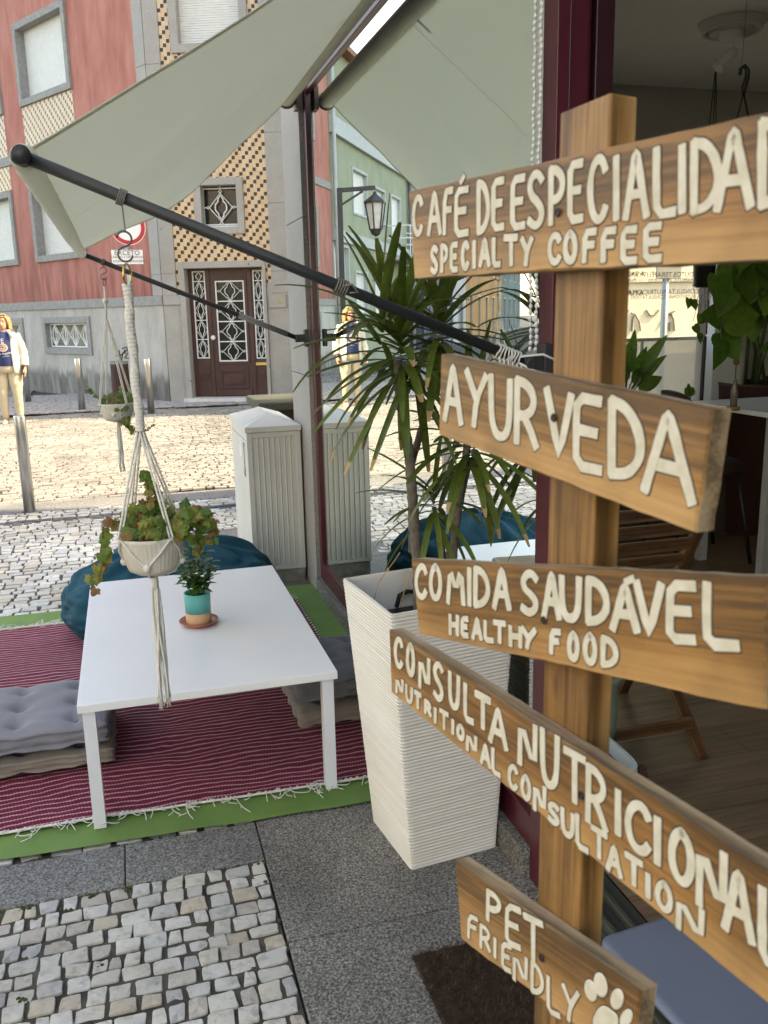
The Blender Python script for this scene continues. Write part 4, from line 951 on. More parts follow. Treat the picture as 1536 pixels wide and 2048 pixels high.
mb = MB(); mb.box((.93,AYF-.03,ROZ-.05),(.952,AYF+.05,ROZ+.06)); mb.bar((.94,AYF+.03,ROZ),(ROX,AYF+.03,ROZ), .012, .03); mb.tube([V((ROX+.044*math.cos(t),AYF+.0,ROZ+.044*math.sin(t))) for t in [i*.45+2.2 for i in range(11)]], .006, 6); build('roller_bracket', mb, simple('rusty_bracket', (.14,.10,.07), .6, .5, var=.3), aw)
for y, xp in ((AYN,.962),(AYF,.938)):
    pa = V((BX,y,BZ)); pb_ = V((xp-.045,y,AZP)); mb = MB(); mb.tube([pa, pb_], .0122, 16)
    arm = build('arm', mb, m_char, aw, smooth=True)
    mb = MB(); mb.ball((BX-.006,y-.0,BZ+.0), (.017,.020,.017), 16); mb.tube([(BX-.0,y-.026,BZ),(BX-.0,y+.02,BZ)], .0175, 18); build('end_knob', mb, m_char, arm, smooth=True)
    mb = MB(); mb.box((xp-.012,y-.022,AZP-.045),(xp+.008,y+.022,AZP+.045)); mb.box((xp-.06,y-.018,AZP-.02),(xp-.01,y+.018,AZP+.02)); mb.tube([(xp-.046,y-.026,AZP),(xp-.046,y+.026,AZP)], .013, 12); build('wall_bracket', mb, m_char, arm, bevel=.003)
    d = (pb_-pa).normalized()
    if y == AYF: mb = MB(); mb.tube([pb_-d*.33, pb_-d*.06], .0142, 16); build('grey_sleeve', mb, simple('grey_sleeve', (.22,.23,.24), .5), arm, smooth=True)
    mb = MB(); mb.tube([pa+d*.215, pa+d*.225], .0175, 14) if False else None
# ================================================================== hanging planters in rope slings
m_rope = simple('cotton_rope', (.72,.70,.65), .95, var=.08, sc=60, bump=.6, bsc=300, bd=.002)
m_pot = simple('ivory_pot', (.66,.62,.54), .55, var=.04)
m_hook = simple('dark_steel', (.10,.10,.10), .4, .7, var=.2); m_bra = simple('brass_ring', (.55,.38,.10), .25, 1)
def ivymat(name, stops):
    x = N(name); x.set(.5); g = x.n('NewGeometry'); b_ = x.ramp(g.outputs['Random Per Island'], stops)
    b_ = x.mix(1, b_, x.ramp(x.noise(x.coord('Object', (60,60,60)), 1, 4), [(.3,.65),(.7,1.2)]), 'MULTIPLY'); x.col(b_)
    t = x.n('BsdfTranslucent'); x.l(b_, t.inputs[0]); ms = x.n('MixShader'); ms.inputs[0].default_value = .3; x.l(x.b.outputs[0], ms.inputs[1]); x.l(t.outputs[0], ms.inputs[2]); x.l(ms.outputs[0], x.out.inputs[0]); return x.m
m_ivy = ivymat('ivy_leaf', [(0,(.06,.15,.02)),(.4,(.16,.23,.035)),(.68,(.29,.28,.05)),(.88,(.30,.17,.05)),(1,(.17,.065,.03))])
m_ivy2 = ivymat('ivy_leaf_green', [(0,(.06,.14,.03)),(.6,(.15,.22,.05)),(.85,(.25,.20,.06)),(1,(.26,.12,.05))])
m_vine = simple('ivy_stem', (.12,.06,.03), .7)
IV = [(0,-.08),(.20,-.28),(.46,-.22),(.47,.0),(.60,.22),(.40,.36),(.26,.56),(0,.80),(-.26,.56),(-.40,.36),(-.60,.22),(-.47,.0),(-.46,-.22),(-.20,-.28)]
def ivy(mb, c, n, up, s, curl=.25):
    n = V(n).normalized(); up = V(up); up = (up-n*up.dot(n)); up = up.normalized() if up.length > .01 else n.orthogonal().normalized(); x = up.cross(n); b = len(mb.v); k = rnd(-.15,.15)
    mb.v.append(V(c)+up*.15*s)
    for a, q in IV: a *= rnd(.85,1.15); q *= rnd(.9,1.1); mb.v.append(V(c)+x*a*s+up*q*s-n*s*curl*(abs(a)*.8+abs(q-.1)*.5)*rnd(.6,1.3)+n*k*s*a)
    for i in range(len(IV)): mb.f.append((b, b+1+i, b+1+(i+1) % len(IV))); mb.m.append(0)
def twist(mb, pts, r, turns=90, n=7):
    P = []
    for a, b in zip(pts, pts[1:]):
        k = max(2, int((V(b)-V(a)).length/.006))
        P += [V(a).lerp(V(b), i/k) for i in range(k)]
    P.append(V(pts[-1]))
    mb.tube(P, [r*(1+.16*(i % 2)) for i in range(len(P))], n)
def hanger(name, Y, arm_px, hook, ring, wrap, split, rim_px, bot_y, knot_y, tail_px, label, seed):
    random.seed(seed)
    at = lambda p: ony(p[0], p[1], Y)
    pr = at(((rim_px[0]+rim_px[1])/2, rim_px[2])); dep = (pr-CAM).dot(FW); r = (rim_px[1]-rim_px[0])/2/FPX*dep
    x0 = at(arm_px).x; ax = V((pr.x, Y, 0)); z = lambda p: at(p).z
    t = thing(name, (pr.x, Y, z((rim_px[0], bot_y))), label, 'hanging planter', 'rope hanging planters on the awning arms')
    ao = at(arm_px); d_arm = (V((.9,Y,AZP))-V((BX,Y,BZ))).normalized(); C_ = V((ao.x, Y, BZ+(AZP-BZ)*(ao.x-BX)/(.9-BX)))
    mb = MB(); u = d_arm.cross(V((0,1,0))).normalized()
    for k in range(4): mb.tube([C_+d_arm*(.004*k-.006)+V((0,1,0))*.0155*math.cos(a)+u*.0155*math.sin(a) for a in [i*.42 for i in range(16)]], .0018, 5)
    top = V((C_.x, Y, C_.z-.015)); hz = z(hook[0]); mb.tube([top, V((C_.x+.001, Y, (top.z+hz)/2)), V((C_.x+.002, Y, hz))], .0016, 5)
    build('tie_cord', mb, simple('grey_string', (.20,.19,.17), .9), t)
    h0, h1 = at(hook[0]), at(hook[1]); cx = (h0.x+h1.x)/2; L = h0.z-h1.z; mb = MB(); pts = []
    for i in range(13): a = math.pi*.95-i*math.pi*1.35/12; pts.append(V((cx+.0+L*.24*math.cos(a), Y, h0.z-L*.25+L*.24*math.sin(a))))
    q = []
    for i in range(13): a = math.pi*.60+i*math.pi*1.35/12; q.append(V((cx+L*.24*math.cos(a), Y, h1.z+L*.25+L*.24*math.sin(a))))
    mb.tube(pts+q, .0021, 8); build('hook', mb, m_hook, t, smooth=True)
    r0_, r1_ = at(ring[0]), at(ring[1]); rr = (r0_.z-r1_.z)/2; mb = MB(); mb.tube([V((r0_.x, Y+rr*math.cos(a)*.8, r1_.z+rr+rr*math.sin(a)))+V((rr*.35*math.cos(a),0,0)) for a in [i*math.pi/12 for i in range(24)]], .0022, 8, close=True)
    build('ring', mb, m_bra if wrap else m_hook, t, smooth=True)
    sp = at(split); sp = V((sp.x, Y, sp.z)); st = V((r1_.x, Y, r1_.z+.004)); mb = MB()
    if wrap:
        n = 150; P = [st.lerp(sp, i/n)+V((.0012*math.sin(i*.11),0,0)) for i in range(n+1)]
        mb.tube(P, [.0088*(1+.10*(i % 4 in (1,2)))*(1+.10*math.sin(i*.13+1)) for i in range(n+1)], 10)
        for k in range(2): mb.tube([p+V((.0062*math.cos(i*.10+k*3.14), .0062*math.sin(i*.10+k*3.14), 0)) for i, p in enumerate(P)], .0042, 6)
    else:
        mb.tube([st, st.lerp(sp, .5), sp], [.004,.006,.004], 8); kz = st.lerp(sp, .45); mb.ball(kz, (.014,.014,.016), 10)
        for k in range(4): mb.tube([st.lerp(sp, .5)+V((.004*math.cos(k*1.57), .004*math.sin(k*1.57), 0)), sp], .0028, 6)
    build('wrapped_rope' if wrap else 'rope_knot', mb, m_rope, t, smooth=True)
    zr = pr.z; zb = z((rim_px[0], bot_y)); H_ = zr-zb; kn_ = z((rim_px[0], knot_y)); rad = lambda zz: r*(.60+.40*max(0, min(1, (zz-zb)/H_))**.5)
    mb = MB()
    for k in range(4):
        an = .55+k*math.pi/2; dr = V((math.cos(an), math.sin(an), 0)); a1 = V((pr.x, Y, zr+.003))+dr*(r+.004)
        for s in (-.0032, .0032): twist(mb, [sp+dr*.003+V((s,0,0)), a1+V((s,0,0))+dr*.001], .0022)
        kp = [V((pr.x,Y,kn_))+V((math.cos(an+s*math.pi/4), math.sin(an+s*math.pi/4), 0))*(rad(kn_)+.004) for s in (-1, 1)]
        for q in kp:
            mid = a1.lerp(q, .5); dd = V((mid.x-pr.x, mid.y-Y, 0)).normalized(); mid = V((pr.x,Y,mid.z))+dd*(rad(mid.z)+.004); twist(mb, [a1, mid, q], .0024)
        mb.ball(kp[1], (.0085,.0085,.0095), 10); lo = V((pr.x,Y,zb))+ (kp[1]-V((pr.x,Y,kn_))).normalized()*r*.62; twist(mb, [kp[1], lo, V((pr.x,Y,zb-.012))], .0026)
    build('rope_sling', mb, m_rope, t, smooth=True)
    mb = MB(); prof = [(0,zb+.002),(r*.52,zb),(r*.60,zb+.004)]+[(rad(zb+H_*i/10), zb+H_*i/10) for i in range(1, 11)]+[(r*.965,zr+.001),(r*.93,zr-.006),(r*.90,zb+H_*.8)]
    n = 132; vs = []; fs = []
    for i, (a, zz) in enumerate(prof):
        for j in range(n):
            g = (1-.020*(j % 3 == 0)) if 2 < i < 12 else 1; th = 2*math.pi*j/n; vs.append(V((pr.x+a*g*math.cos(th), Y+a*g*math.sin(th), zz)))
    for i in range(len(prof)-1):
        for j in range(n): fs.append((i*n+j, i*n+(j+1) % n, (i+1)*n+(j+1) % n, (i+1)*n+j))
    mb.add(vs, fs); build('pot', mb, m_pot, t, smooth=True)
    mb = MB(); mb.lathe([(r*.92,zb+H_*.84),(r*.5,zb+H_*.88),(0,zb+H_*.9)], (pr.x,Y,0), 20); build('soil', mb, m_soil, t)
    mb = MB(); tl = at(tail_px); gz = zb-.012; mb.tube([V((pr.x,Y,gz+.012)), V((pr.x,Y,gz-.012)), V((pr.x,Y,gz-.03))], [.006,.0085,.0065], 12)
    for k in range(15):
        an = k*2.4; o = V((.006*math.cos(an), .006*math.sin(an), 0)); P = [V((pr.x,Y,gz-.02))+o*.6]; m_ = 26; Lt = (gz-.02-tl.z)*rnd(.93,1.02)
        for i in range(1, m_+1): f = i/m_; P.append(V((pr.x,Y,gz-.02-Lt*f))+o*(.6+1.3*f)+V((.004*math.sin(f*5+k), .003*math.cos(f*4+k*2), 0)))
        mb.tube(P, [.0025*(1+.2*(i % 2)) for i in range(m_+1)], 6)
        for q in range(4): mb.tube([P[-2], P[-1]+V((rnd(-.006,.006), rnd(-.006,.006), -.012))], .0007, 4)
    build('tassel', mb, m_rope, t, smooth=True)
    return t, pr, r, zr
t, pr, r, zr = hanger('hanging_planter', AYN, (242,385), ((247,462),(252,524)), ((253,528),(254,572)), True, (281,862), (236,368,1068), 1150, 1128, (326,1405), 'near rope planter hanging over the white table, ivory ribbed pot of yellowing ivy', 3)
mb = MB(); st = MB(); A1 = lambda x, y, d=0: ony(x, y, AYN+d)
for (cx, cy, n, s, dz) in ((275,1055,16,26,-.03),(310,1050,18,26,-.05),(345,1055,16,24,-.04),(285,1020,14,28,0),(320,1015,10,26,.02),(260,1035,10,18,.03),(375,1030,14,26,0),(395,1035,14,26,-.02),(410,1050,10,16,0),(330,1045,12,30,.06),(365,1060,10,20,-.05)):
    for i in range(int(n*1.5)):
        p = A1(cx+rnd(-s,s), cy+rnd(-s*.7,s*.7), dz+rnd(-.025,.025)); ivy(mb, p, (rnd(-.5,.5), -1, rnd(.1,1.0)), (rnd(-.6,.6), 0, rnd(-1,.2)), rnd(.014,.028), .45)
def vine(pts, n, s, dz=0, jit=9):
    P = [A1(x, y, dz) for x, y in pts]; st.tube(P, .0016, 5)
    for i in range(n):
        f = (i+.5)/n*(len(P)-1); k = min(int(f), len(P)-2); p = P[k].lerp(P[k+1], f-k); p = p+V((rnd(-1,1)*jit, rnd(-.5,.5)*jit, rnd(-1,1)*jit))*.0011
        ivy(mb, p, (rnd(-.6,.6), -1, rnd(0,.7)), (rnd(-.7,.7), 0, rnd(-1,-.2)), s*rnd(.75,1.2))
vine([(262,1045),(225,1042),(206,1055),(205,1080),(200,1108),(205,1130),(196,1160),(180,1178)], 17, .024, 0, 13)
vine([(290,1030),(298,990),(292,955),(282,945)], 7, .023, 0, 8); vine([(305,1030),(312,990),(308,965)], 6, .022, .01, 9)
vine([(350,1040),(390,1030),(415,1045),(420,1072),(405,1085)], 12, .022, -.01, 12); vine([(380,1050),(398,1075),(402,1095),(398,1110)], 8, .017, .02, 9)
build('ivy_stems', st, m_vine, t); build('ivy', mb, m_ivy, t, fix=False)
t, pr, r, zr = hanger('hanging_planter', AYF, (207,530), ((207,534),(208,560)), ((208,556),(209,572)), False, (213,640), (198,268,806), 842, 828, (250,938), 'far rope planter with green ivy and plain white pot, hanging before the pink house', 5)
mb = MB(); st = MB(); A1 = lambda x, y, d=0: ony(x, y, AYF+d)
for (cx, cy, n, s, dz) in ((215,800,12,14,0),(235,800,16,16,-.03),(255,800,14,14,0),(240,785,8,12,.03),(265,790,8,10,0),(246,820,12,14,-.06),(250,840,10,9,-.07)):
    for i in range(n): ivy(mb, A1(cx+rnd(-s,s), cy+rnd(-s*.8,s*.8), dz+rnd(-.03,.03)), (rnd(-.5,.5), -1, rnd(0,1)), (rnd(-.6,.6), 0, rnd(-1,.3)), rnd(.018,.032))
vine([(210,800),(195,792),(180,780),(172,772)], 8, .022, 0, 8); vine([(245,815),(246,840),(262,852),(270,870)], 12, .026, -.06, 14); vine([(262,850),(285,865),(300,858),(308,848)], 9, .013, 0, 5)
build('ivy_stems', st, m_vine, t); build('ivy', mb, m_ivy2, t, fix=False)
random.seed(21)
# ================================================================== wooden signpost with five painted boards
e1 = V((.1657,-.9862,0)).normalized(); SN = V((-.9853,-.1656,.0409)).normalized(); e2 = SN.cross(e1).normalized(); e2 = e2 if e2.z > 0 else -e2
SO = V((.3783,.7048,1.3801))
sp_ = lambda x, y, d=0: onpl(x, y, SO, SN)+SN*d
m_wd = [wood('stained_pine_a', (.33,.155,.045), (.52,.29,.11)), wood('stained_pine_b', (.345,.17,.052), (.55,.315,.13)), wood('stained_pine_c', (.31,.145,.04), (.50,.275,.10))]
m_cut = wood('weathered_edge', (.34,.23,.13), (.48,.36,.24), 0, 1.2, .8, False)
m_let = N('cream_paint'); m_let.set(.7); br_ = m_let.noise(m_let.coord('Object', (14,120,120)), 2, 5, .65); br2 = m_let.noise(m_let.coord('Object', (60,60,60)), 1, 4)
m_let.col(m_let.mix(m_let.ramp(br_, [(.62,0),(.85,.22)]), m_let.ramp(br2, [(.3,(.60,.55,.42)),(.7,(.75,.71,.60))]), (.42,.30,.16))); m_let.bump(br_, .3, .001); m_let = m_let.m
m_out = simple('burnt_outline', (.055,.030,.014), .8, var=.3)
post = thing('signpost', (.33,.70,0), 'rustic wooden signpost in front of the doorway with five hand painted arrow boards', 'sign')
def local_obj(name, mb, mats, parent, Mx, smooth=False, bevel=0, fix=True):
    Mi = Mx.inverted(); o = build(name, MB().add([Mi@p for p in mb.v], mb.f), mats, None, (0,0,0), smooth, bevel, 0, fix)
    o.data.polygons.foreach_set('material_index', mb.m); o.parent = parent
    return o
def place(o, Mx, parent): o.matrix_local = Matrix.Translation(-wloc(parent))@Mx
BT = .021
pl0 = [sp_(1120,224), sp_(1088,1124), sp_(1068,2008)]
for q in range(3): v = pl0[q]-SN*BT; pl0[q] = v
# front left and right edges of the post in the plane behind the boards
def bp(x, y): return onpl(x, y, SO-SN*BT, SN)
lt, lb, rt_, rb_ = bp(1120,226), bp(1068,2008), bp(1220.5,198), bp(1161,1732)
dl = (lt-lb).normalized(); wdt = ((rt_-lt)-dl*(rt_-lt).dot(dl)).length; wv = e1-dl*e1.dot(dl); wv.normalize()
bl = lb-dl*((lb.z-.02)/dl.z); tl_ = lt
Mx = Matrix((dl, dl.cross(wv).normalized()*-1, wv)).transposed().to_4x4()
back = -SN*.030
mb = MB(); A_ = bl; B_ = tl_; mb.hexa([A_, A_+wv*wdt, A_+wv*wdt+back, A_+back, B_, B_+wv*wdt, B_+wv*wdt+back, B_+back])
Mx = Matrix((dl, wv, dl.cross(wv))).transposed().to_4x4(); Mx.translation = (A_+B_)/2
o = local_obj('post', mb, m_wd[1], post, Mx, bevel=.002); place(o, Mx, post)
mb = MB(); f0 = A_+wv*wdt/2+back/2; f0.z = 0
mb.bar(f0+e1*-.22+V((0,0,.02)), f0+e1*.22+V((0,0,.02)), .06, .036); n2 = V((SN.x,SN.y,0)).normalized(); mb.bar(f0+n2*.045+V((0,0,.019)), f0+n2*.24+V((0,0,.019)), .06, .034); mb.bar(f0-n2*.045+V((0,0,.019)), f0-n2*.10+V((0,0,.019)), .06, .034)
build('foot', mb, m_wd[0], post, bevel=.003)
FONT = {'A':[[(0,0),(.2,.42),(.46,1),(.54,1),(.8,.42),(1,0)],[(.2,.36),(.8,.36)]],'C':[[(1,.80),(.85,.95),(.55,1),(.22,.87),(.04,.62),(.03,.38),(.18,.12),(.5,0),(.82,.05),(1,.2)]],
'D':[[(.02,1),(0,.5),(0,0)],[(.02,1),(.45,.97),(.82,.78),(1,.5),(.9,.24),(.5,.04),(0,0)]],'E':[[(1,1),(.05,.98),(.0,.5),(0,0),(1,.02)],[(.02,.52),(.82,.53)]],'F':[[(1,1),(.06,.98),(0,0)],[(.03,.54),(.82,.55)]],
'H':[[(0,1),(.02,0)],[(1,1),(.98,0)],[(.02,.5),(.98,.52)]],'I':[[(.5,1),(.48,0)]],'L':[[(.02,1),(0,.5),(.04,0),(1,.02)]],'M':[[(0,0),(.14,1),(.5,.35),(.86,1),(1,0)]],'N':[[(0,0),(.04,1),(.95,0),(1,1)]],
'O':[[(.5,1),(.2,.88),(.02,.55),(.1,.2),(.45,0),(.8,.1),(.99,.45),(.86,.85),(.5,1)]],'P':[[(.04,1),(0,0)],[(.04,1),(.55,.98),(.95,.8),(.85,.55),(.45,.43),(.04,.44)]],'R':[[(.04,1),(0,0)],[(.04,1),(.55,.98),(.92,.8),(.82,.57),(.4,.45),(.05,.44)],[(.35,.45),(.65,.3),(1,0)]],
'S':[[(.95,.85),(.7,.98),(.35,.97),(.06,.78),(.2,.58),(.62,.46),(.97,.28),(.85,.08),(.45,0),(.04,.12)]],'T':[[(0,1),(1,1)],[(.5,1),(.5,0)]],'U':[[(0,1),(.02,.3),(.22,.05),(.5,0),(.8,.07),(.97,.32),(1,1)]],'V':[[(0,1),(.48,0),(.54,0),(1,1)]],'Y':[[(0,1),(.5,.5)],[(1,1),(.5,.5),(.36,0)]]}
SC = [0]
def smoothpl(p, it=2):
    for _ in range(it):
        if len(p) < 3: return p
        q = [p[0]]
        for a, b in zip(p, p[1:]): q += [a.lerp(b, .25), a.lerp(b, .75)]
        p = q[:1]+q[1:-1]+[p[-1]]
    return p
def ribbon(mb, P, rad, hgt, m):
    P = [V(p) for p in P]; Q = [P[0]]
    for p in P[1:]:
        if (p-Q[-1]).length > rad*.25: Q.append(p)
    if len(Q) < 2: Q.append(P[-1]+e2*1e-4)
    P = Q; d0 = (P[1]-P[0]).normalized(); d1 = (P[-1]-P[-2]).normalized(); out = []
    for a in (.62,.56,.35): out.append((P[0]-d0*rad*a, rad*(.70,.9,1.0)[(.62,.56,.35).index(a)], d0))
    for i, p in enumerate(P):
        d = (P[min(i+1,len(P)-1)]-P[max(i-1,0)]).normalized(); out.append((p, rad*(1+.16*noise.noise(p*70)+.10*noise.noise(p*260)), d))
    for a in (.35,.56,.62): out.append((P[-1]+d1*rad*a, rad*(1.0,.9,.70)[(.35,.56,.62).index(a)], d1))
    b = len(mb.v); prof = [(-1,0),(-.965,1),(0,1),(.965,1),(1,0)]
    for p, r_, d in out:
        s = d.cross(SN).normalized()
        for x, z in prof: mb.v.append(p+s*x*r_+SN*(hgt*z))
    for i in range(len(out)-1):
        for j in range(4): mb.f.append((b+i*5+j, b+i*5+j+1, b+(i+1)*5+j+1, b+(i+1)*5+j)); mb.m.append(m)
def write(mb, org, sc, chars, tops, bots, slope, rad, lean=0):
    rad = rad*.64
    """chars: letter, left, right in survey units; tops/bots: (x, y) polylines along the line of writing"""
    def ip(tab, x):
        if x <= tab[0][0]: a, b = tab[0], tab[1]
        elif x >= tab[-1][0]: a, b = tab[-2], tab[-1]
        else:
            for a, b in zip(tab, tab[1:]):
                if a[0] <= x <= b[0]: break
        return a[1]+(b[1]-a[1])*(x-a[0])/(b[0]-a[0])
    for ch, xl, xr in chars:
        acc = ch in 'ÉÁ'; c = {'É':'E','Á':'A'}.get(ch, ch); xc = (xl+xr)/2; t, b = ip(tops, xc), ip(bots, xc); hh = b-t
        rad_s = 1; depth = (sp_(org[0]+xc*sc, org[1]+t*sc)-CAM).dot(FW); rp = rad*FPX/depth/sc; iy = min(.2, rp/hh*.95); fx = abs(SN.dot(FW)); ix = rp*.55
        w_ = max(xr-xl-2*ix, .1)
        strokes = FONT[c]
        if acc: strokes = strokes+[[(.42,1.17),(.72,1.30)] if c == 'E' else [(.55,1.14),(.85,1.24)]]
        ju = [rnd(-.02,.02) for _ in range(4)]
        for s in strokes:
            P = []
            for u, v in s:
                vv = iy+(1-2*iy)*v; x = xl+ix+w_*u+lean*(vv-.5)*hh; y = b-hh*vv+slope*(xl+ix+w_*u-xc); P.append(sp_(org[0]+x*sc, org[1]+y*sc))
            P = smoothpl(P, 2 if len(P) > 5 else 1); R_ = rad*(.72 if acc and s is strokes[-1] else 1)
            SC[0] = (SC[0]+1) % 9; ribbon(mb, P, R_+.0013, .00020+.000018*SC[0], 1); ribbon(mb, P, R_, .0005+.00005*SC[0], 0)
def board(corners, wm, lines, screws=(), extra=None):
    TL, TR, BR, BL = [sp_(*q) for q in corners]; d1 = ((TR+BR)-(TL+BL)).normalized(); d3 = SN; d2 = d3.cross(d1).normalized(); Mx = Matrix((d1, d2, d3)).transposed().to_4x4(); Mx.translation = (TL+TR+BL+BR)/4-SN*BT/2
    Mi = Mx.inverted(); mb = MB(); n = 26; b_ = -SN*BT
    # slightly worn outline: edges sampled and disturbed by a millimetre
    def edge(a, b, k, amp=.0012): return [a.lerp(b, i/k)+d2*amp*noise.noise(a.lerp(b, i/k)*40)+d1*amp*.6*noise.noise(a.lerp(b, i/k)*55+V((4,4,4))) for i in range(k)]
    ring = edge(BL, BR, n)+edge(BR, TR, 8, .0018)+edge(TR, TL, n)+edge(TL, BL, 8, .0018)
    cen = (TL+TR+BL+BR)/4; k = len(ring); ins = [p+(cen-p).normalized()*.0022 for p in ring]
    r1 = [p-SN*0 for p in ins]; r2 = [p-SN*.0022 for p in ring]; r3 = [p+b_+SN*.002 for p in ring]; r4 = [p+b_ for p in ins]
    vs = r1+r2+r3+r4; fs = [tuple(range(k)), tuple(range(4*k-1, 3*k-1, -1))]; ms = [0, 0]
    for a in range(3):
        for i in range(k): fs.append((a*k+i, a*k+(i+1) % k, (a+1)*k+(i+1) % k, (a+1)*k+i)); ms.append(1 if a >= 1 else 0)
    mb.v = [V(p) for p in vs]; mb.f = fs; mb.m = ms
    o = local_obj('board', mb, [wm, m_cut], post, Mx); place(o, Mx, post)
    mb = MB()
    for l in lines: write(mb, *l)
    if extra: extra(mb)
    lo = local_obj('lettering', mb, [m_let, m_out], o, Mx, False, fix=False)
    mb = MB()
    for q in screws: p = sp_(*q, .0016); mb.lathe([(.0,.0),(.0042,0),(.0035,.001),(0,.0004)], p, 10, ax=Matrix((e1,e2,SN)).transposed())
    if screws: local_obj('screw', mb, simple('rusty_screw', (.03,.018,.012), .6, .3), o, Mx)
    return o
ch = lambda s, xs: list(zip(s.replace(' ',''), [a for a, b in xs], [b for a, b in xs]))
o1, s1 = (780,180), .4922
board([(816,383),(1660,196),(1660,514),(828,556.5)], m_wd[0], [
 (o1, s1, ch('CAFÉ DE ESPECIALIDADE', [(88,137),(150,213),(214,262),(262,325),(352,410),(412,470),(490,555),(555,632),(645,718),(722,790),(802,887),(905,937),(948,1055),(1072,1168),(1172,1207),(1225,1350),(1318,1478),(1500,1620),(1635,1730)]),
  [(110,422),(240,394),(290,392),(380,362),(520,343),(600,318),(680,305),(760,280),(845,258),(920,258),(1000,240),(1100,222),(1190,212),(1290,188),(1400,150),(1560,105),(1700,80)], [(110,600),(240,594),(290,600),(385,588),(440,576),(520,572),(600,572),(680,556),(755,545),(845,550),(920,540),(1000,534),(1120,524),(1190,512),(1290,506),(1400,498),(1560,483),(1700,478)], -.12, .0062),
 (o1, s1, ch('SPECIALTY COFFEE', [(163,200),(205,240),(243,280),(288,325),(335,352),(360,412),(415,455),(462,525),(530,585),(640,698),(703,765),(782,845),(858,925),(938,1008),(1030,1108)]),
  [(180,628),(300,610),(390,600),(490,586),(560,592),(670,574),(740,566),(860,556),(970,550),(1070,535)], [(180,753),(300,738),(390,725),(490,722),(560,722),(670,716),(740,712),(860,707),(970,712),(1070,704)], -.04, .0054)], [(1118,425)])
o3, s3 = (760,680), .5052
board([(881,708),(1426,819),(1389,1066),(877,869)], m_wd[1], [
 (o3, s3, ch('AYURVEDA', [(248,332),(335,432),(430,528),(530,630),(650,770),(765,885),(905,1050),(1035,1250)]),
  [(290,92),(380,115),(475,135),(580,150),(690,185),(830,210),(970,232),(1150,280)], [(290,338),(380,355),(475,403),(580,432),(690,460),(810,528),(970,563),(1140,640)], .27, .0080)], [(1110,835)])
board([(822,1118.5),(1533,1157),(1528,1420),(838,1268.5)], m_wd[2], [
 (o3, s3, ch('COMIDA SAUDÁVEL', [(135,190),(192,250),(262,340),(345,365),(370,440),(445,522),(552,632),(640,720),(710,800),(815,912),(912,1030),(1005,1125),(1135,1255),(1280,1428)]),
  [(160,880),(220,882),(300,890),(400,895),(480,897),(590,903),(680,912),(755,925),(860,935),(970,960),(1065,945),(1190,948),(1350,952)], [(160,1032),(220,1040),(300,1055),(400,1065),(490,1076),(590,1098),(680,1114),(755,1122),(860,1135),(970,1165),(1065,1178),(1190,1208),(1350,1232)], .10, .0070),
 (o3, s3, ch('HEALTHY FOOD', [(272,315),(320,355),(362,408),(410,455),(447,503),(510,565),(558,622),(670,720),(740,793),(803,863),(876,946)]),
  [(290,1080),(340,1092),(385,1096),(430,1105),(475,1108),(535,1125),(590,1132),(695,1140),(765,1150),(830,1154),(910,1170)], [(290,1174),(340,1182),(385,1193),(430,1201),(475,1207),(535,1222),(590,1230),(695,1252),(765,1278),(830,1293),(910,1302)], .15, .0055)], [(1090,1240)])
o4, s4 = (780,1240), .4922
board([(778,1258),(1640,1813),(1640,2092),(782,1383)], m_wd[0], [
 (o4, s4, ch('CONSULTA NUTRICIONAL', [(15,57),(64,106),(114,166),(172,222),(236,287),(298,346),(342,416),(400,482),(520,602),(610,690),(703,800),(795,887),(905,952),(955,1062),(1062,1116),(1130,1240),(1245,1370),(1350,1484),(1500,1600)]),
  [(35,62),(85,90),(140,140),(196,163),(260,208),(320,255),(380,300),(440,352),(560,400),(650,445),(750,530),(840,595),(930,680),(1010,728),(1090,790),(1185,843),(1308,905),(1418,1015),(1550,1090)], [(35,200),(85,236),(140,292),(196,335),(260,368),(320,422),(380,452),(440,520),(560,612),(650,690),(750,752),(840,850),(930,885),(1010,955),(1090,1005),(1185,1088),(1308,1200),(1418,1300),(1550,1420)], .55, .0066),
 (o4, s4, ch('NUTRITIONAL CONSULTATION', [(22,58),(62,96),(97,132),(138,172),(176,194),(200,242),(244,270),(270,307),(310,357),(365,412),(412,454),(478,522),(530,577),(582,637),(640,692),(695,752),(755,812),(815,887),(878,946),(953,1032),(1033,1067),(1078,1152),(1165,1278)]),
  [(40,230),(80,262),(115,290),(155,325),(185,350),(220,365),(257,398),(288,420),(332,455),(388,500),(432,520),(498,580),(552,625),(608,655),(665,735),(722,765),(782,790),(850,845),(912,915),(990,955),(1050,1020),(1115,1057),(1220,1135)], [(40,308),(80,343),(115,366),(155,392),(185,425),(220,450),(257,470),(288,492),(332,545),(388,598),(432,635),(498,692),(552,736),(608,790),(665,835),(722,885),(782,940),(850,975),(912,1040),(990,1085),(1050,1137),(1115,1192),(1220,1290)], .62, .0050)], [(1165,1590)])
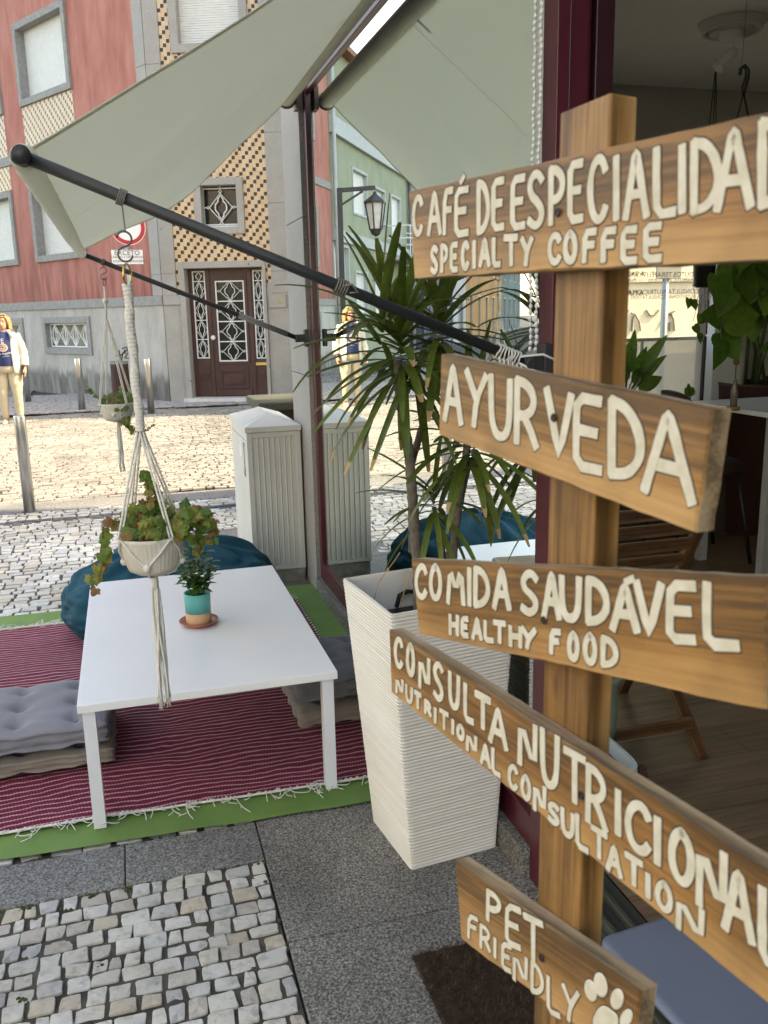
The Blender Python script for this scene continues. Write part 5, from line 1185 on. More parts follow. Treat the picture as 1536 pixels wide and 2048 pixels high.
def paw(mb):
    for (x, y, a, b, rot) in ((818,1505,24,47,-.25),(858,1482,27,52,-.2),(925,1540,27,44,.1),(962,1618,24,40,.35),(878,1632,52,62,.1)):
        P = []
        for i in range(24):
            t = 2*math.pi*i/24; u, v = a*math.cos(t), b*math.sin(t)*(1+.12*math.cos(3*t)*(a > 40)); P.append(sp_(o4[0]+(x+u*math.cos(rot)-v*math.sin(rot))*s4, o4[1]+(y+u*math.sin(rot)+v*math.cos(rot))*s4))
        c = sum(P, V())/len(P); k = len(P)
        mb.add([c+(p-c)*1.09+SN*.0005 for p in P]+[c+SN*.0006], [(i, (i+1) % k, k) for i in range(k)], 1)
        mb.add([p+SN*.0007 for p in P]+[c+(p-c)*.9+SN*.0015 for p in P]+[c+SN*.0017], [(i, (i+1) % k, k+(i+1) % k, k+i) for i in range(k)]+[(k+i, k+(i+1) % k, 2*k) for i in range(k)], 0)
board([(909,1720),(1281,1983),(1262,2135),(921,1877)], m_wd[1], [
 (o4, s4, ch('PET', [(390,457),(468,537),(540,627)]), [(424,1103),(502,1155),(583,1205)], [(424,1242),(502,1335),(583,1392)], .5, .0058),
 (o4, s4, ch('FRIENDLY', [(315,362),(365,412),(414,442),(453,497),(500,562),(573,628),(638,697),(698,772)]), [(338,1197),(388,1240),(428,1285),(475,1310),(530,1350),(600,1393),(667,1450),(735,1488)], [(338,1305),(388,1345),(428,1378),(475,1430),(530,1482),(600,1527),(667,1610),(735,1640)], .55, .0046)], [(1085,1915)], paw)
# ================================================================== street furniture
m_cab = simple('grey_cabinet_paint', (.60,.60,.575), .6, var=.06, sc=4); m_conc = simple('concrete', (.30,.28,.25), .9, var=.3, sc=20, bump=.4, bsc=90, bd=.004)
YC = 4.97; ca = ony(489,857,YC); cb_ = ony(605,849,YC); cxl = (ony(510,1125,YC).x+ca.x)/2; cxr = min(.938, (ony(623,1135,YC).x+cb_.x)/2); zt_ = (ca.z+cb_.z)/2; zb_ = ony(622,1134,YC).z
bk = onz(464,829,zt_); yb_ = min(max(bk.y, YC+.3), YC+.75); ap = ony(532,813,(YC+yb_)/2)
cab = thing('utility_cabinet', ((cxl+cxr)/2,(YC+yb_)/2,0), 'pale grey ribbed utility cabinet with a hipped lid beside the granite pillar', 'cabinet')
mb = MB(); mb.box((cxl+.006,YC+.01,0),(cxr-.002,yb_-.01,zb_-.002)); build('plinth', mb, m_conc, cab, bevel=.004)
mb = MB(); mb.box((cxl+.008,YC+.008,zb_),(cxr-.008,yb_-.008,zt_-.03))
W_ = cxr-cxl
mb.box((cxl,YC,zb_),(cxl+.032,YC+.02,zt_-.03)); mb.box((cxr-.03,YC,zb_),(cxr,YC+.02,zt_-.03)); mb.box((cxl+.032,YC+.001,zt_-.06),(cxr-.03,YC+.02,zt_-.03)); mb.box((cxl+.032,YC+.001,zb_),(cxr-.03,YC+.02,zb_+.02))
for k in range(1, 8): x = cxl+.03+(W_-.06)*k/8; mb.box((x-.0035,YC+.001,zb_+.02),(x+.0035,YC+.02,zt_-.06))
mb.box((cxl,YC+.02,zb_),(cxl+.02,YC+.05,zt_-.03)); mb.box((cxl,yb_-.05,zb_),(cxl+.02,yb_,zt_-.03)); mb.box((cxl,YC+.05,zb_),(cxl+.02,yb_-.05,zb_+.10)); mb.box((cxl+.001,YC+.05,zt_-.08),(cxl+.02,yb_-.05,zt_-.03))
build('body', mb, m_cab, cab, bevel=.003)
mb = MB(); mb.box((cxl+.0005,YC+.052,zb_+.105),(cxl+.02,yb_-.052,zt_-.085)); dr = build('door', mb, m_cab, cab, bevel=.002)
mb = MB(); mb.box((cxl-.006,YC+.12,zb_+.55),(cxl-.0005,YC+.15,zb_+.75)); mb.tube([(cxl-.008,YC+.135,zb_+.57),(cxl-.002,YC+.135,zb_+.57)], .012, 10); build('handle', mb, simple('worn_grey_metal', (.35,.35,.33), .5, .3), dr, bevel=.002)
mb = MB(); mb.box((cxl-.0015,YC+.10,zt_-.25),(cxl-.0003,YC+.20,zt_-.12)); mb.box((cxl-.0015,YC+.24,zt_-.2),(cxl-.0003,YC+.32,zt_-.09)); build('sticker', mb, simple('paper_white', (.74,.75,.74), .7), dr)
o_ = .008; zz = zt_; P = [V((cxl-o_,YC-o_,zz-.028)),V((cxr+.004,YC-o_,zz-.028)),V((cxr+.004,yb_+o_,zz-.028)),V((cxl-o_,yb_+o_,zz-.028))]; Q = [p+V((0,0,.03)) for p in P]; cxm = (cxl+cxr)/2; zr_ = zz+.062; r1 = V((cxm,YC+.20,zr_)); r2 = V((cxm,yb_-.20,zr_))
mb = MB(); mb.add(P+Q+[r1,r2], [(3,2,1,0),(0,1,5,4),(1,2,6,5),(2,3,7,6),(3,0,4,7),(4,5,8),(5,6,9,8),(6,7,9),(7,4,8,9)])
for k in range(14):
    f0 = k/14
    a = Q[3].lerp(Q[0], .06+.88*f0); 
    b = r2.lerp(r1, max(0, min(1, (f0-.1)*1.25))); mb.tube([a+V((0,0,.0)), b], .0022, 4)
build('lid', mb, m_cab, cab)
m_steel = N('brushed_steel'); m_steel.set(.28, .95); m_steel.col(m_steel.ramp(m_steel.noise(m_steel.coord('Object', (60,60,2)), 1, 3), [(.3,(.42,.42,.41)),(.7,(.60,.60,.58))])); m_steel = m_steel.m
def bollard(px, py, label, h=.80, r=.046):
    p = onz(px, py, 0); mb = MB(); mb.lathe([(r,0),(r,h-.01),(r*.97,h-.003),(r*.9,h),(0,h)], (p.x,p.y,.0), 24)
    return tag(build('bollard', mb, m_steel, smooth=False), label, 'bollard', 'steel bollards along the crossing')
b0 = bollard(60,1024, 'large nearest steel bollard standing in the shaded edge of the white cobbles')
for q in b0.data.polygons: q.use_smooth = len(q.vertices) == 4
for px, py, lb in ((165,822,'second steel bollard from the left, in front of the grilled basement window'), (303,827,'bright steel bollard between the brown litter bin and the front door'), (57,806,'steel bollard half hidden behind the woman')):
    p = onz(px, py, 0); c = dup(b0); c.location = p; c['label'] = lb; c.scale = (1.25,1.25,1.12)
# litter bin
bp_ = onz(243,795,0); bp_ = V((-.35, 17.2, .03)); v = ray(244,795); k = 17.3/v.y; bp_ = CAM+v*k; bp_.z = .0
bz = ony(244,722,bp_.y).z; br_ = abs(ony(262,760,bp_.y).x-ony(225,760,bp_.y).x)/2
bn = thing('litter_bin', bp_, 'dark brown slatted litter bin with a grey rim by the pink house', 'litter bin')
mb = MB(); mb.lathe([(br_*.86,.05),(br_*.86,bz-.03)], bp_, 20); build('liner', mb, simple('bin_dark', (.02,.015,.013), .7), bn)
mb = MB()
for k in range(26):
    a = 2*math.pi*k/26; rot = Matrix.Rotation(a, 3, 'Z'); c = bp_+V((br_*.92*math.cos(a), br_*.92*math.sin(a), bz/2)); mb.box(c-V((.012,br_*.095,bz/2-.04)), c+V((.012,br_*.095,bz/2-.05)), 0, rot)
build('slat_shell', mb, simple('bin_brown', (.065,.022,.016), .6, var=.25), bn)
mb = MB(); mb.lathe([(br_*.98,bz-.05),(br_*1.02,bz-.05),(br_*1.02,bz),(br_*.80,bz),(br_*.80,bz-.05)], bp_, 28); build('rim', mb, simple('bin_rim', (.20,.22,.22), .5), bn)
# no-entry sign with its supplementary plate
YS = 16.15; sc_ = ony(256,455,YS); sr = (ony(291,455,YS)-ony(221,455,YS)).length/2; pbx = ony(270,600,YS).x
rs = thing('road_sign', (pbx,YS+.05,0), 'white round traffic sign with red ring above a lettered plate, at the pink house corner', 'traffic sign')
m_swh = simple('sign_white', (.78,.78,.78), .4, var=.02); m_sred = simple('sign_red', (.50,.02,.03), .4, var=.05)
AX = Matrix(((1,0,0),(0,0,-1),(0,1,0)))
mb = MB(); mb.lathe([(0,.012),(sr*.74,.012)], (sc_.x,YS,sc_.z), 40, 0, AX, cap=False); mb.lathe([(sr*.74,.0125),(sr*.97,.0125)], (sc_.x,YS,sc_.z), 40, 1, AX, cap=False); mb.lathe([(sr*.97,.012),(sr,.012),(sr,-.006),(0,-.006)], (sc_.x,YS,sc_.z), 40, 0, AX, cap=False); build('disc', mb, [m_swh, m_sred], rs, fix=False)
A_ = ony(222,500,YS); B_ = ony(287,528,YS); mb = MB(); mb.box((A_.x,YS-.012,B_.z),(B_.x,YS,A_.z)); plt = build('plate', mb, m_swh, rs)
mb = MB(); cx_ = (A_.x+B_.x)/2; hz = A_.z-B_.z
for i, (s, tx) in enumerate(((.095,'EXCETO'),(.046,'CARGAS E DESCARGAS'),(.046,'E ACESSO A GARAGENS'))): text_mb(tx, s*1.15, (cx_,YS-.016,A_.z-hz*(.22+.29*i)), (1,0,0), (0,0,1), mb=mb)
build('lettering', mb, simple('sign_black', (.02,.02,.02), .5), plt, fix=False)
mb = MB(); mb.tube([(cx_,YS+.035,0),(cx_,YS+.035,sc_.z+sr*.7)], .030, 14); build('pole', mb, simple('galvanised', (.36,.37,.38), .5, .5, var=.1), rs, smooth=True)
# mossy stone slab on a rusty box between pillar and the opposite door
YM = 7.0; a = ony(517,806,YM); b = ony(598,812,YM); lw = thing('low_wall', ((a.x+b.x)/2+.3,YM+.3,0), 'low rusty brown box wall capped by a mossy stone slab behind the grey cabinet', 'low wall')
mb = MB(); mb.box((a.x,YM,a.z-.07),(a.x+1.3,YM+.75,a.z)); build('stone_cap', mb, granite('mossy_stone', (.075,.08,.055), .35, 1.6, 60, .5), lw, bevel=.015)
mb = MB(); mb.box((a.x+.04,YM+.05,-.03),(a.x+1.25,YM+.7,a.z-.072)); build('base', mb, simple('rusty_wood', (.035,.018,.011), .85, var=.5, sc=9), lw)
# street lamp, visible as a reflection
YL = 20.2
mr = lambda x, y, Y=YL: (lambda v: V((2*GX-v.x*Y/v.y, Y, HC+v.z*Y/v.y)))(ray(x, y))
pt, pe, pl_ = mr(678,376), mr(749,372), mr(748,400)
lp_ = thing('street_lamp', (pt.x,YL,.03), 'dark street lamp with bracket arm and six sided lantern, mirrored in the shop window', 'street lamp'); m_lampm = simple('lamp_iron', (.035,.033,.035), .5, var=.1)
mb = MB(); mb.box((pt.x-.05,YL-.05,0),(pt.x+.05,YL+.05,pt.z)); build('post', mb, m_lampm, lp_)
dx = pe.x-pt.x; mb = MB(); mb.bar((pt.x,YL,pt.z-.05),(pe.x,YL,pt.z+.02), .09, .09); mb.bar((pt.x,YL,pt.z-.38),(pt.x+dx*.65,YL,pt.z-.06), .05, .05); build('arm', mb, m_lampm, lp_)
mb = MB(); lz = pt.z-.12; lc = (pe.x,YL,0); mb.lathe([(.03,lz+.06),(.05,lz),(.27,lz-.16),(.27,lz-.20),(.05,lz-.18)], lc, 6); mb.lathe([(.13,lz-.80),(.155,lz-.75),(.10,lz-.87),(.0,lz-.92)], lc, 6)
for k in range(6):
    a = 2*math.pi*k/6; mb.tube([(lc[0]+.24*math.cos(a),YL+.24*math.sin(a),lz-.18),(lc[0]+.14*math.cos(a),YL+.14*math.sin(a),lz-.77)], .018, 5)
lan = build('lantern', mb, m_lampm, lp_)
mb = MB(); mb.lathe([(.13,lz-.76),(.225,lz-.19)], lc, 6); build('pane', mb, simple('opal_glass', (.62,.62,.58), .3), lan)

# ================================================================== woman crossing the square
random.seed(5)
WB = onz(30,846); FZ = Matrix.Rotation(R(-8), 3, 'Z'); SCL = 1.0
hd = ony(20,628,WB.y).z; SCL = hd/1.66
WB = V((WB.x-.01, WB.y, 0))
lw_ = lambda x, y, z: WB+FZ@(V((x, y, z))*SCL)
wm = thing('person', WB, 'woman in open cream jacket, navy printed shirt and beige trousers walking across the sunlit cobbles', 'person')
m_skin = simple('skin', (.50,.27,.18), .55, var=.06); m_hair = simple('blonde_hair', (.32,.205,.09), .55, var=.4, sc=30); m_navy = simple('navy_cotton', (.018,.032,.11), .85, var=.2); m_jack = simple('cream_jacket', (.66,.60,.49), .8, var=.06); m_trou = simple('beige_trousers', (.50,.42,.30), .85, var=.07)
def ring(cx, cy, z, rx, ry, n=20, a0=0, a1=2*math.pi, wob=0):
    k = n if a1-a0 > 6.2 else n-1
    return [lw_(cx+rx*math.cos(a0+(a1-a0)*i/k)*(1+wob*noise.noise(V((i*.6, z*9, rx)))), cy+ry*math.sin(a0+(a1-a0)*i/k)*(1+wob*noise.noise(V((i*.6, z*9, rx)))), z) for i in range(n)]
mb = MB()
mb.loft([ring(0,.0,z,rx,ry) for z, rx, ry in ((.80,.165,.12),(.90,.175,.13),(1.02,.155,.125),(1.15,.155,.13),(1.28,.165,.12),(1.36,.165,.095),(1.405,.10,.07),(1.44,.055,.058),(1.50,.052,.056))])
mb.loft([ring(0,cy,z,rx,ry) for z, rx, ry, cy in ((1.425,.012,.012,-.055),(1.435,.040,.042,-.045),(1.46,.058,.066,-.030),(1.50,.068,.080,-.018),(1.54,.073,.088,-.012),(1.585,.074,.092,-.008),(1.625,.064,.082,-.005),(1.648,.040,.052,-.003),(1.655,.01,.015,-.003))])
mb.loft([ring(0,cy,z,rx,ry,10) for z, rx, ry, cy in ((1.492,.012,.010,-.098),(1.50,.015,.018,-.104),(1.52,.010,.016,-.100),(1.545,.007,.010,-.097))])
for s in (-1, 1): mb.ball(lw_(s*.075,.0,1.53), (.012,.018,.028), 8)
legs = {-1: [(-.09,0,.84),(-.10,-.01,.62),(-.105,-.03,.46),(-.115,.0,.28),(-.12,.03,.08)], 1: [(.09,0,.84),(.10,-.02,.62),(.105,-.03,.46),(.10,.0,.28),(.10,.02,.08)]}
for s, P in legs.items():
    mb.tube([lw_(*p) for p in P], [.088,.076,.058,.056,.038], 14)
    a = P[-1]; mb.loft([ring(a[0]+s*.004*i,a[1]+dy,z,rx,rz,10) for i, (dy, z, rx, rz) in enumerate(((.02,.085,.036,.040),(.015,.05,.034,.048),(-.03,.035,.038,.075),(-.05,.015,.040,.085)))])
arms = {1: [(.165,0,1.345),(.215,.01,1.20),(.245,.02,1.08),(.262,-.02,.95),(.262,-.05,.86)], -1: [(-.165,0,1.345),(-.215,.0,1.20),(-.245,-.0,1.08),(-.262,-.05,.96),(-.262,-.10,.87)]}
for s, P in arms.items():
    mb.tube([lw_(*p) for p in P], [.052,.046,.040,.034,.026], 12); h = P[-1]
    mb.loft([ring(h[0]+s*.002*i,h[1]-.006*i,h[2]-dz,rx,ry,10) for i, (dz, rx, ry) in enumerate(((0,.018,.026),(.03,.019,.036),(.065,.017,.040),(.085,.014,.036)))])
    for k, (fy, ln) in enumerate(((-.030,.066),(-.010,.076),(.010,.070),(.028,.055))):
        q = (h[0]+s*.004, h[1]-.018+fy, h[2]-.080); mb.tube([lw_(*q), lw_(q[0]-s*.004,q[1]-.002,q[2]-ln*.5), lw_(q[0]-s*.014,q[1]-.004,q[2]-ln)], [.0095,.0088,.007], 7)
    q = (h[0]-s*.006, h[1]-.035, h[2]-.03); mb.tube([lw_(*q), lw_(q[0]-s*.010,q[1]-.022,q[2]-.030), lw_(q[0]-s*.016,q[1]-.026,q[2]-.055)], [.011,.0095,.008], 7)
bo = build('body', mb, m_skin, wm, smooth=True); rm = bo.modifiers.new('merge', 'REMESH'); rm.mode = 'VOXEL'; rm.voxel_size = .0055; rm.use_smooth_shade = True
sm_ = bo.modifiers.new('soft', 'SMOOTH'); sm_.iterations = 3; sm_.factor = .5
mb = MB()
for s in (-1, 1): mb.ball(lw_(s*.028,-.093,1.548), (.012,.006,.006), 8)
build('eyes', mb, simple('dark_eye', (.03,.02,.015), .3), wm, smooth=True)
mb = MB()
for s in (-1, 1): mb.tube([lw_(s*.012,-.099,1.566), lw_(s*.030,-.097,1.572), lw_(s*.045,-.088,1.566)], .004, 5)
build('eyebrows', mb, m_hair, wm)
mb = MB(); mb.ball(lw_(0,-.099,1.476), (.022,.007,.006), 8); mb.ball(lw_(0,-.097,1.467), (.017,.007,.005), 8); build('lips', mb, simple('lips', (.45,.13,.11), .4), wm, smooth=True)
mb = MB()
mb.loft([ring(0,cy,z,rx,ry,22,R(-38),R(218),.05) for z, rx, ry, cy in ((1.40,.105,.075,.035),(1.44,.112,.09,.03),(1.50,.103,.10,.02),(1.56,.095,.108,.012),(1.61,.088,.104,.006),(1.645,.066,.082,.0),(1.668,.03,.04,.0))], cap=False, closed=False)
mb.loft([ring(0,cy,z,rx,ry,22,wob=.04) for z, rx, ry, cy in ((1.605,.083,.098,.0),(1.635,.074,.088,.0),(1.660,.048,.056,.0),(1.670,.01,.014,.0))])
for s in (-1, 1):
    for k in range(7): a = .015*k; mb.tube([lw_(s*.02,-.075+.008*k,1.648), lw_(s*(.070+.2*a),-.066+a,1.60), lw_(s*(.086+.2*a),-.05+a,1.53), lw_(s*(.098+.012*math.sin(k)),-.045+a,1.45), lw_(s*(.110+.015*math.sin(k*2)),-.045+a,1.385)], [.012,.016,.017,.017,.008], 7)
build('hair', mb, m_hair, wm, smooth=True, fix=False)
mb = MB()
for s in (-1, 1): mb.ball(lw_(s*.033,-.072,1.642), (.026,.013,.016), 10)
mb.tube([lw_(-.06,-.07,1.642), lw_(0,-.088,1.645), lw_(.06,-.07,1.642)], .004, 5)
for s in (-1, 1): mb.tube([lw_(s*.058,-.068,1.642), lw_(s*.086,.0,1.60)], .0035, 5)
build('sunglasses', mb, simple('sunglass_black', (.012,.012,.012), .2), wm, smooth=True)
mb = MB(); mb.loft([ring(0,-.004,z,rx,ry,24,wob=.03) for z, rx, ry in ((.885,.172,.142),(.95,.176,.152),(1.05,.170,.156),(1.15,.168,.152),(1.24,.176,.148),(1.32,.172,.118),(1.37,.15,.092),(1.40,.092,.072))], cap=False); sh = build('shirt', mb, m_navy, wm, smooth=True)
SY = lambda x, z: -.004-(.150 if 1.0 < z < 1.2 else .147)*math.sqrt(max(0, 1-(x/.178)**2))-.006
m_prt = simple('print_white', (.75,.73,.70), .8); m_prt2 = simple('print_peach', (.66,.48,.40), .8); mb = MB()
tmp = text_mb('E', .095, (0,0,0), (1,0,0), (0,0,1)); mb.add([lw_(p.x*1.1, SY(p.x,1.265)+.010*0-.0, 1.262+p.z) for p in tmp.v], tmp.f, 0)
for rr2, m_, w_ in ((.062,1,.005),(.052,0,.003),(.040,1,.004),(.024,1,.005)): mb.tube([lw_(rr2*1.05*math.cos(a), SY(rr2*math.cos(a),1.15), 1.165+rr2*math.sin(a)*.95) for a in [i*.262 for i in range(24)]], w_, 5, m_, close=True)
for k in range(6): a = k*1.047; mb.tube([lw_(.012*math.cos(a), SY(.012,1.15), 1.165+.012*math.sin(a)), lw_(.034*math.cos(a+.5), SY(.03,1.15), 1.165+.034*math.sin(a+.5))], .004, 5, 1)
tmp = text_mb('Los Angeles', .045, (0,0,0), (1,0,0), (0,0,1)); mb.add([lw_(p.x+.25*p.z+.01, SY(p.x,1.06)-.002, 1.075+p.z+.12*p.x) for p in tmp.v], tmp.f, 0)
tmp = text_mb('City of stars', .026, (0,0,0), (1,0,0), (0,0,1)); mb.add([lw_(p.x+.02, SY(p.x,1.04)-.002, 1.035+p.z+.1*p.x) for p in tmp.v], tmp.f, 0)
build('print', mb, [m_prt, m_prt2], sh, fix=False)
mb = MB()
rg0 = [ring(0,.004,z,rx,ry,22,wob=.02) for z, rx, ry in ((.78,.188,.138),(.84,.192,.146),(.90,.182,.142),(.94,.172,.138))]; mb.loft(rg0)
for s, P in legs.items():
    n = 24; P2 = [V((s*.092,0,.86))]+[V(p) for p in P[1:]]; mb.tube([lw_(*(P2[min(int(i/n*4), 3)].lerp(P2[min(int(i/n*4), 3)+1], i/n*4-min(int(i/n*4), 3)))) for i in range(n+1)], [(.106-.008*i/n*4 if i < 6 else .099-(.030)*(i-6)/6 if i < 12 else .070-.006*(i-12)/6 if i < 18 else .064-.018*(i-18)/6)*(1+.03*math.sin(i*1.9+s)) for i in range(n+1)], 16)
build('trousers', mb, m_trou, wm, smooth=True)
mb = MB(); JA0, JA1 = R(-58), R(238)
mb.loft([ring(.0,.006,z,rx,ry,26,JA0,JA1,.05) for z, rx, ry in ((.76,.225,.175),(.84,.222,.172),(.95,.212,.168),(1.08,.200,.166),(1.20,.200,.160),(1.30,.200,.138),(1.36,.178,.108),(1.395,.125,.088),(1.43,.095,.082))], cap=False, closed=False)
for s, P in arms.items():
    n = 18; P2 = [V((s*.150,0,1.355))]+[V(p) for p in P[1:4]]+[V(P[4])+V((0,.01,.02))]; mb.tube([lw_(*(P2[min(int(i/n*4), 3)].lerp(P2[min(int(i/n*4), 3)+1], i/n*4-min(int(i/n*4), 3)))) for i in range(n+1)], [(.070-.018*i/n)*(1+.05*math.sin(i*1.7)) for i in range(n+1)], 14, cap=False)
    mb.tube([lw_(s*.095,-.085,1.42), lw_(s*.125,-.118,1.36), lw_(s*.150,-.120,1.30)], [.016,.028,.010], 8)
jk = build('jacket', mb, m_jack, wm, smooth=True, fix=False); so = jk.modifiers.new('thick', 'SOLIDIFY'); so.thickness = .006
mb = MB()
for s, P in legs.items(): a = P[-1]; mb.loft([ring(a[0]+s*.006,a[1]-.04,z,rx,ry,12) for z, rx, ry in ((.0,.040,.098),(.014,.043,.102),(.02,.040,.098))]); mb.tube([lw_(a[0]-.036,a[1]-.07,.015), lw_(a[0],a[1]-.08,.058), lw_(a[0]+.040,a[1]-.07,.015)], .011, 6); mb.box(lw_(a[0]-.025,a[1]+.02,0), lw_(a[0]+.025,a[1]+.055,.045))
build('sandals', mb, simple('cream_sandal', (.66,.60,.50), .6), wm, smooth=True)
mb = MB(); h = arms[1][-1]; mb.box(lw_(h[0]-.035,h[1]-.055,h[2]-.12), lw_(h[0]-.022,h[1]+.02,h[2]+.03)); tag(build('phone', mb, simple('phone_black', (.02,.02,.022), .3), bevel=.003), 'small dark phone held in the woman\'s hand', 'phone')

# ================================================================== inside the cafe
random.seed(9); FL = .05
# ceiling rose and spot lamp
rc = onz(1465,44,2.879); dep = (rc-CAM).dot(FW); rr3 = 66/FPX*dep
sl_ = thing('ceiling_spot', (rc.x,rc.y,2.5), 'white ceiling spot lamp hanging from a round plaster rose', 'ceiling lamp'); m_pls = simple('plaster', (.62,.61,.57), .8, var=.05)
mb = MB(); mb.lathe([(0,-.018),(rr3*.30,-.018),(rr3*.36,-.034),(rr3*.62,-.030),(rr3*.70,-.020),(rr3*.78,-.038),(rr3*.86,-.030),(rr3*.94,-.012),(rr3,-.010),(rr3*1.0,.0)], (rc.x,rc.y,2.879), 48)
for k in range(40): a = 2*math.pi*k/40; mb.tube([V((rc.x,rc.y,2.844))+V((math.cos(a),math.sin(a),0))*rr3*.36, V((rc.x,rc.y,2.846))+V((math.cos(a+.1),math.sin(a+.1),0))*rr3*.63], [.012,.022], 5)
for k in range(64): a = 2*math.pi*k/64; mb.ball(V((rc.x,rc.y,2.842))+V((math.cos(a),math.sin(a),0))*rr3*.82, .012, 6)
build('rose', mb, m_pls, sl_, smooth=True)
mb = MB(); mb.lathe([(0,-.085),(.055,-.085),(.06,-.08),(.06,-.02),(0,-.02)], (rc.x,rc.y,2.879), 28); mb.tube([(rc.x,rc.y,2.80),(rc.x,rc.y,2.74)], .008, 8); build('canopy', mb, m_white, sl_)
q0 = V((rc.x,rc.y,2.735)); dd = (ony(1452,88,rc.y)-ony(1480,58,rc.y)).normalized(); ax = dd.to_track_quat('Z','Y').to_matrix()
mb = MB(); mb.lathe([(a*.52,b*.52) for a, b in [(0,-.07),(.035,-.06),(.05,-.02),(.05,.05),(.035,.10),(.034,.12),(.055,.17),(.058,.18),(.045,.17),(0,.12)]], q0, 24, 0, ax); build('head', mb, m_white, sl_, smooth=True)
# hanging pothos by the door
m_po = leafmat('pothos_leaf', (.045,.12,.016), (.15,.25,.04), .35, .45); m_bp = simple('black_hanging_plastic', (.012,.012,.012), .35)
YH = 2.95; A = lambda x, y, d=0: ony(x, y, YH+d)
hp_ = thing('hanging_plant', A(1500,420), 'trailing heart leaved pothos hanging from a black hook near the cafe door', 'hanging plant')
hk = A(1487,150); mb = MB(); mb.tube([A(1480,150), A(1481,138), A(1489,132), A(1495,140), A(1494,155), A(1488,175), A(1487,190)], [.006,.007,.008,.009,.009,.010,.006], 8); pc2 = A(1497,400)
for k in range(3): a = k*2.1+.4; mb.tube([A(1487,185), V((pc2.x+.11*math.cos(a), pc2.y+.11*math.sin(a), pc2.z))], .0025, 5)
mb.tube([A(1483,136), V((A(1487,150).x, YH, 2.875))], .0008, 5); build('hook', mb, m_bp, hp_, smooth=True)
mb = MB(); mb.lathe([(.075,-.13),(.112,0),(.118,.004),(.105,.0),(.10,-.02)], pc2, 24); build('pot', mb, m_bp, hp_, smooth=True)
def heart(mb, c, n, tip, L):
    n = V(n).normalized(); t = V(tip); t = (t-n*t.dot(n)).normalized(); x = t.cross(n); b = len(mb.v); out = [(-.02,.0),(.12,-.11),(.28,-.12),(.42,-.02),(.49,.14),(.48,.32),(.40,.52),(.28,.70),(.14,.86),(0,1.04)]
    L_ = [(a, q) for a, q in out]; cur = rnd(.1,.4)
    for a, q in L_:
        mb.v += [V(c)+x*a*L*.98+t*q*L-n*L*cur*(q*q*.35)+n*abs(a)*L*.22, V(c)+t*(max(q,.02))*L-n*L*cur*(q*q*.35), V(c)-x*a*L*.98+t*q*L-n*L*cur*(q*q*.35)+n*abs(a)*L*.22]
    for i in range(len(L_)-1):
        for j in range(2): mb.f.append((b+i*3+j, b+i*3+j+1, b+(i+1)*3+j+1, b+(i+1)*3+j)); mb.m.append(0)
mb = MB(); st = MB()
for pts, n, L in (([(1490,420),(1470,520),(1455,590),(1443,660),(1441,700)],0,.12),([(1500,400),(1520,520),(1530,580)],7,.13),([(1485,430),(1480,500),(1500,560)],5,.12),([(1510,410),(1540,480),(1545,600)],7,.12)):
    P = [A(*q) for q in pts]; st.tube(P, .0045, 6)
    for i in range(n):
        f = (i+.4)/n*(len(P)-1); k = min(int(f), len(P)-2); p = P[k].lerp(P[k+1], f-k); heart(mb, p, (rnd(-.5,.5), -1, rnd(.2,.8)), (rnd(-.9,.9), 0, -rnd(.1,1)), L*rnd(.7,1.1))
for (x, y, tx, ty, L) in ((1442,668,.5,-1,.125),(1440,680,-.35,-1,.115),(1452,632,-1,.05,.12),(1450,640,1,.12,.16),(1455,580,-.4,-1,.11),(1435,555,-.1,-1,.12),(1478,545,.2,-1,.13),(1500,560,-.5,-.8,.14),(1515,540,.4,-1,.13),(1465,530,-.6,-.6,.10)):
    heart(mb, A(x, y, rnd(-.04,.04)), (rnd(-.4,.4), -1, rnd(.1,.5)), (tx, 0, ty), L)
build('vines', st, m_stem, hp_, smooth=True); build('foliage', mb, m_po, hp_, fix=False, smooth=True)
# second pot close to the side window
YW = 4.6; A2 = lambda x, y, d=0: ony(x, y, YW+d); pc3 = A2(1409,540)
h2 = thing('hanging_plant', pc3, 'small black hanging pot with stringy roots before the side window frame', 'hanging plant')
mb = MB(); mb.lathe([(.045,-.10),(.058,-.09),(.066,.06),(.07,.065),(.06,.06)], pc3, 20); build('pot', mb, m_bp, h2, smooth=True)
mb = MB()
for k in range(3): a = k*2.1; mb.tube([V((pc3.x+.065*math.cos(a), pc3.y+.065*math.sin(a), pc3.z+.06)), V((pc3.x, pc3.y, 2.875))], .0025, 4)
build('cords', mb, m_bp, h2)
mb = MB(); st = MB()
for k in range(9):
    x = 1390+k*4; P = [A2(x, 560)]
    for i in range(7): P.append(A2(x+rnd(-5,5), 560+i*rnd(9,14)))
    st.tube(P, .002, 4)
for (x, y) in ((1378,598),(1385,602),(1400,630),(1410,632),(1388,652),(1398,668)): heart(mb, A2(x, y), (rnd(-.4,.4), -1, .3), (rnd(-.8,.8), 0, -1), .06)
build('roots', st, simple('pale_roots', (.40,.38,.34), .9), h2); build('foliage', mb, m_po, h2, fix=False)
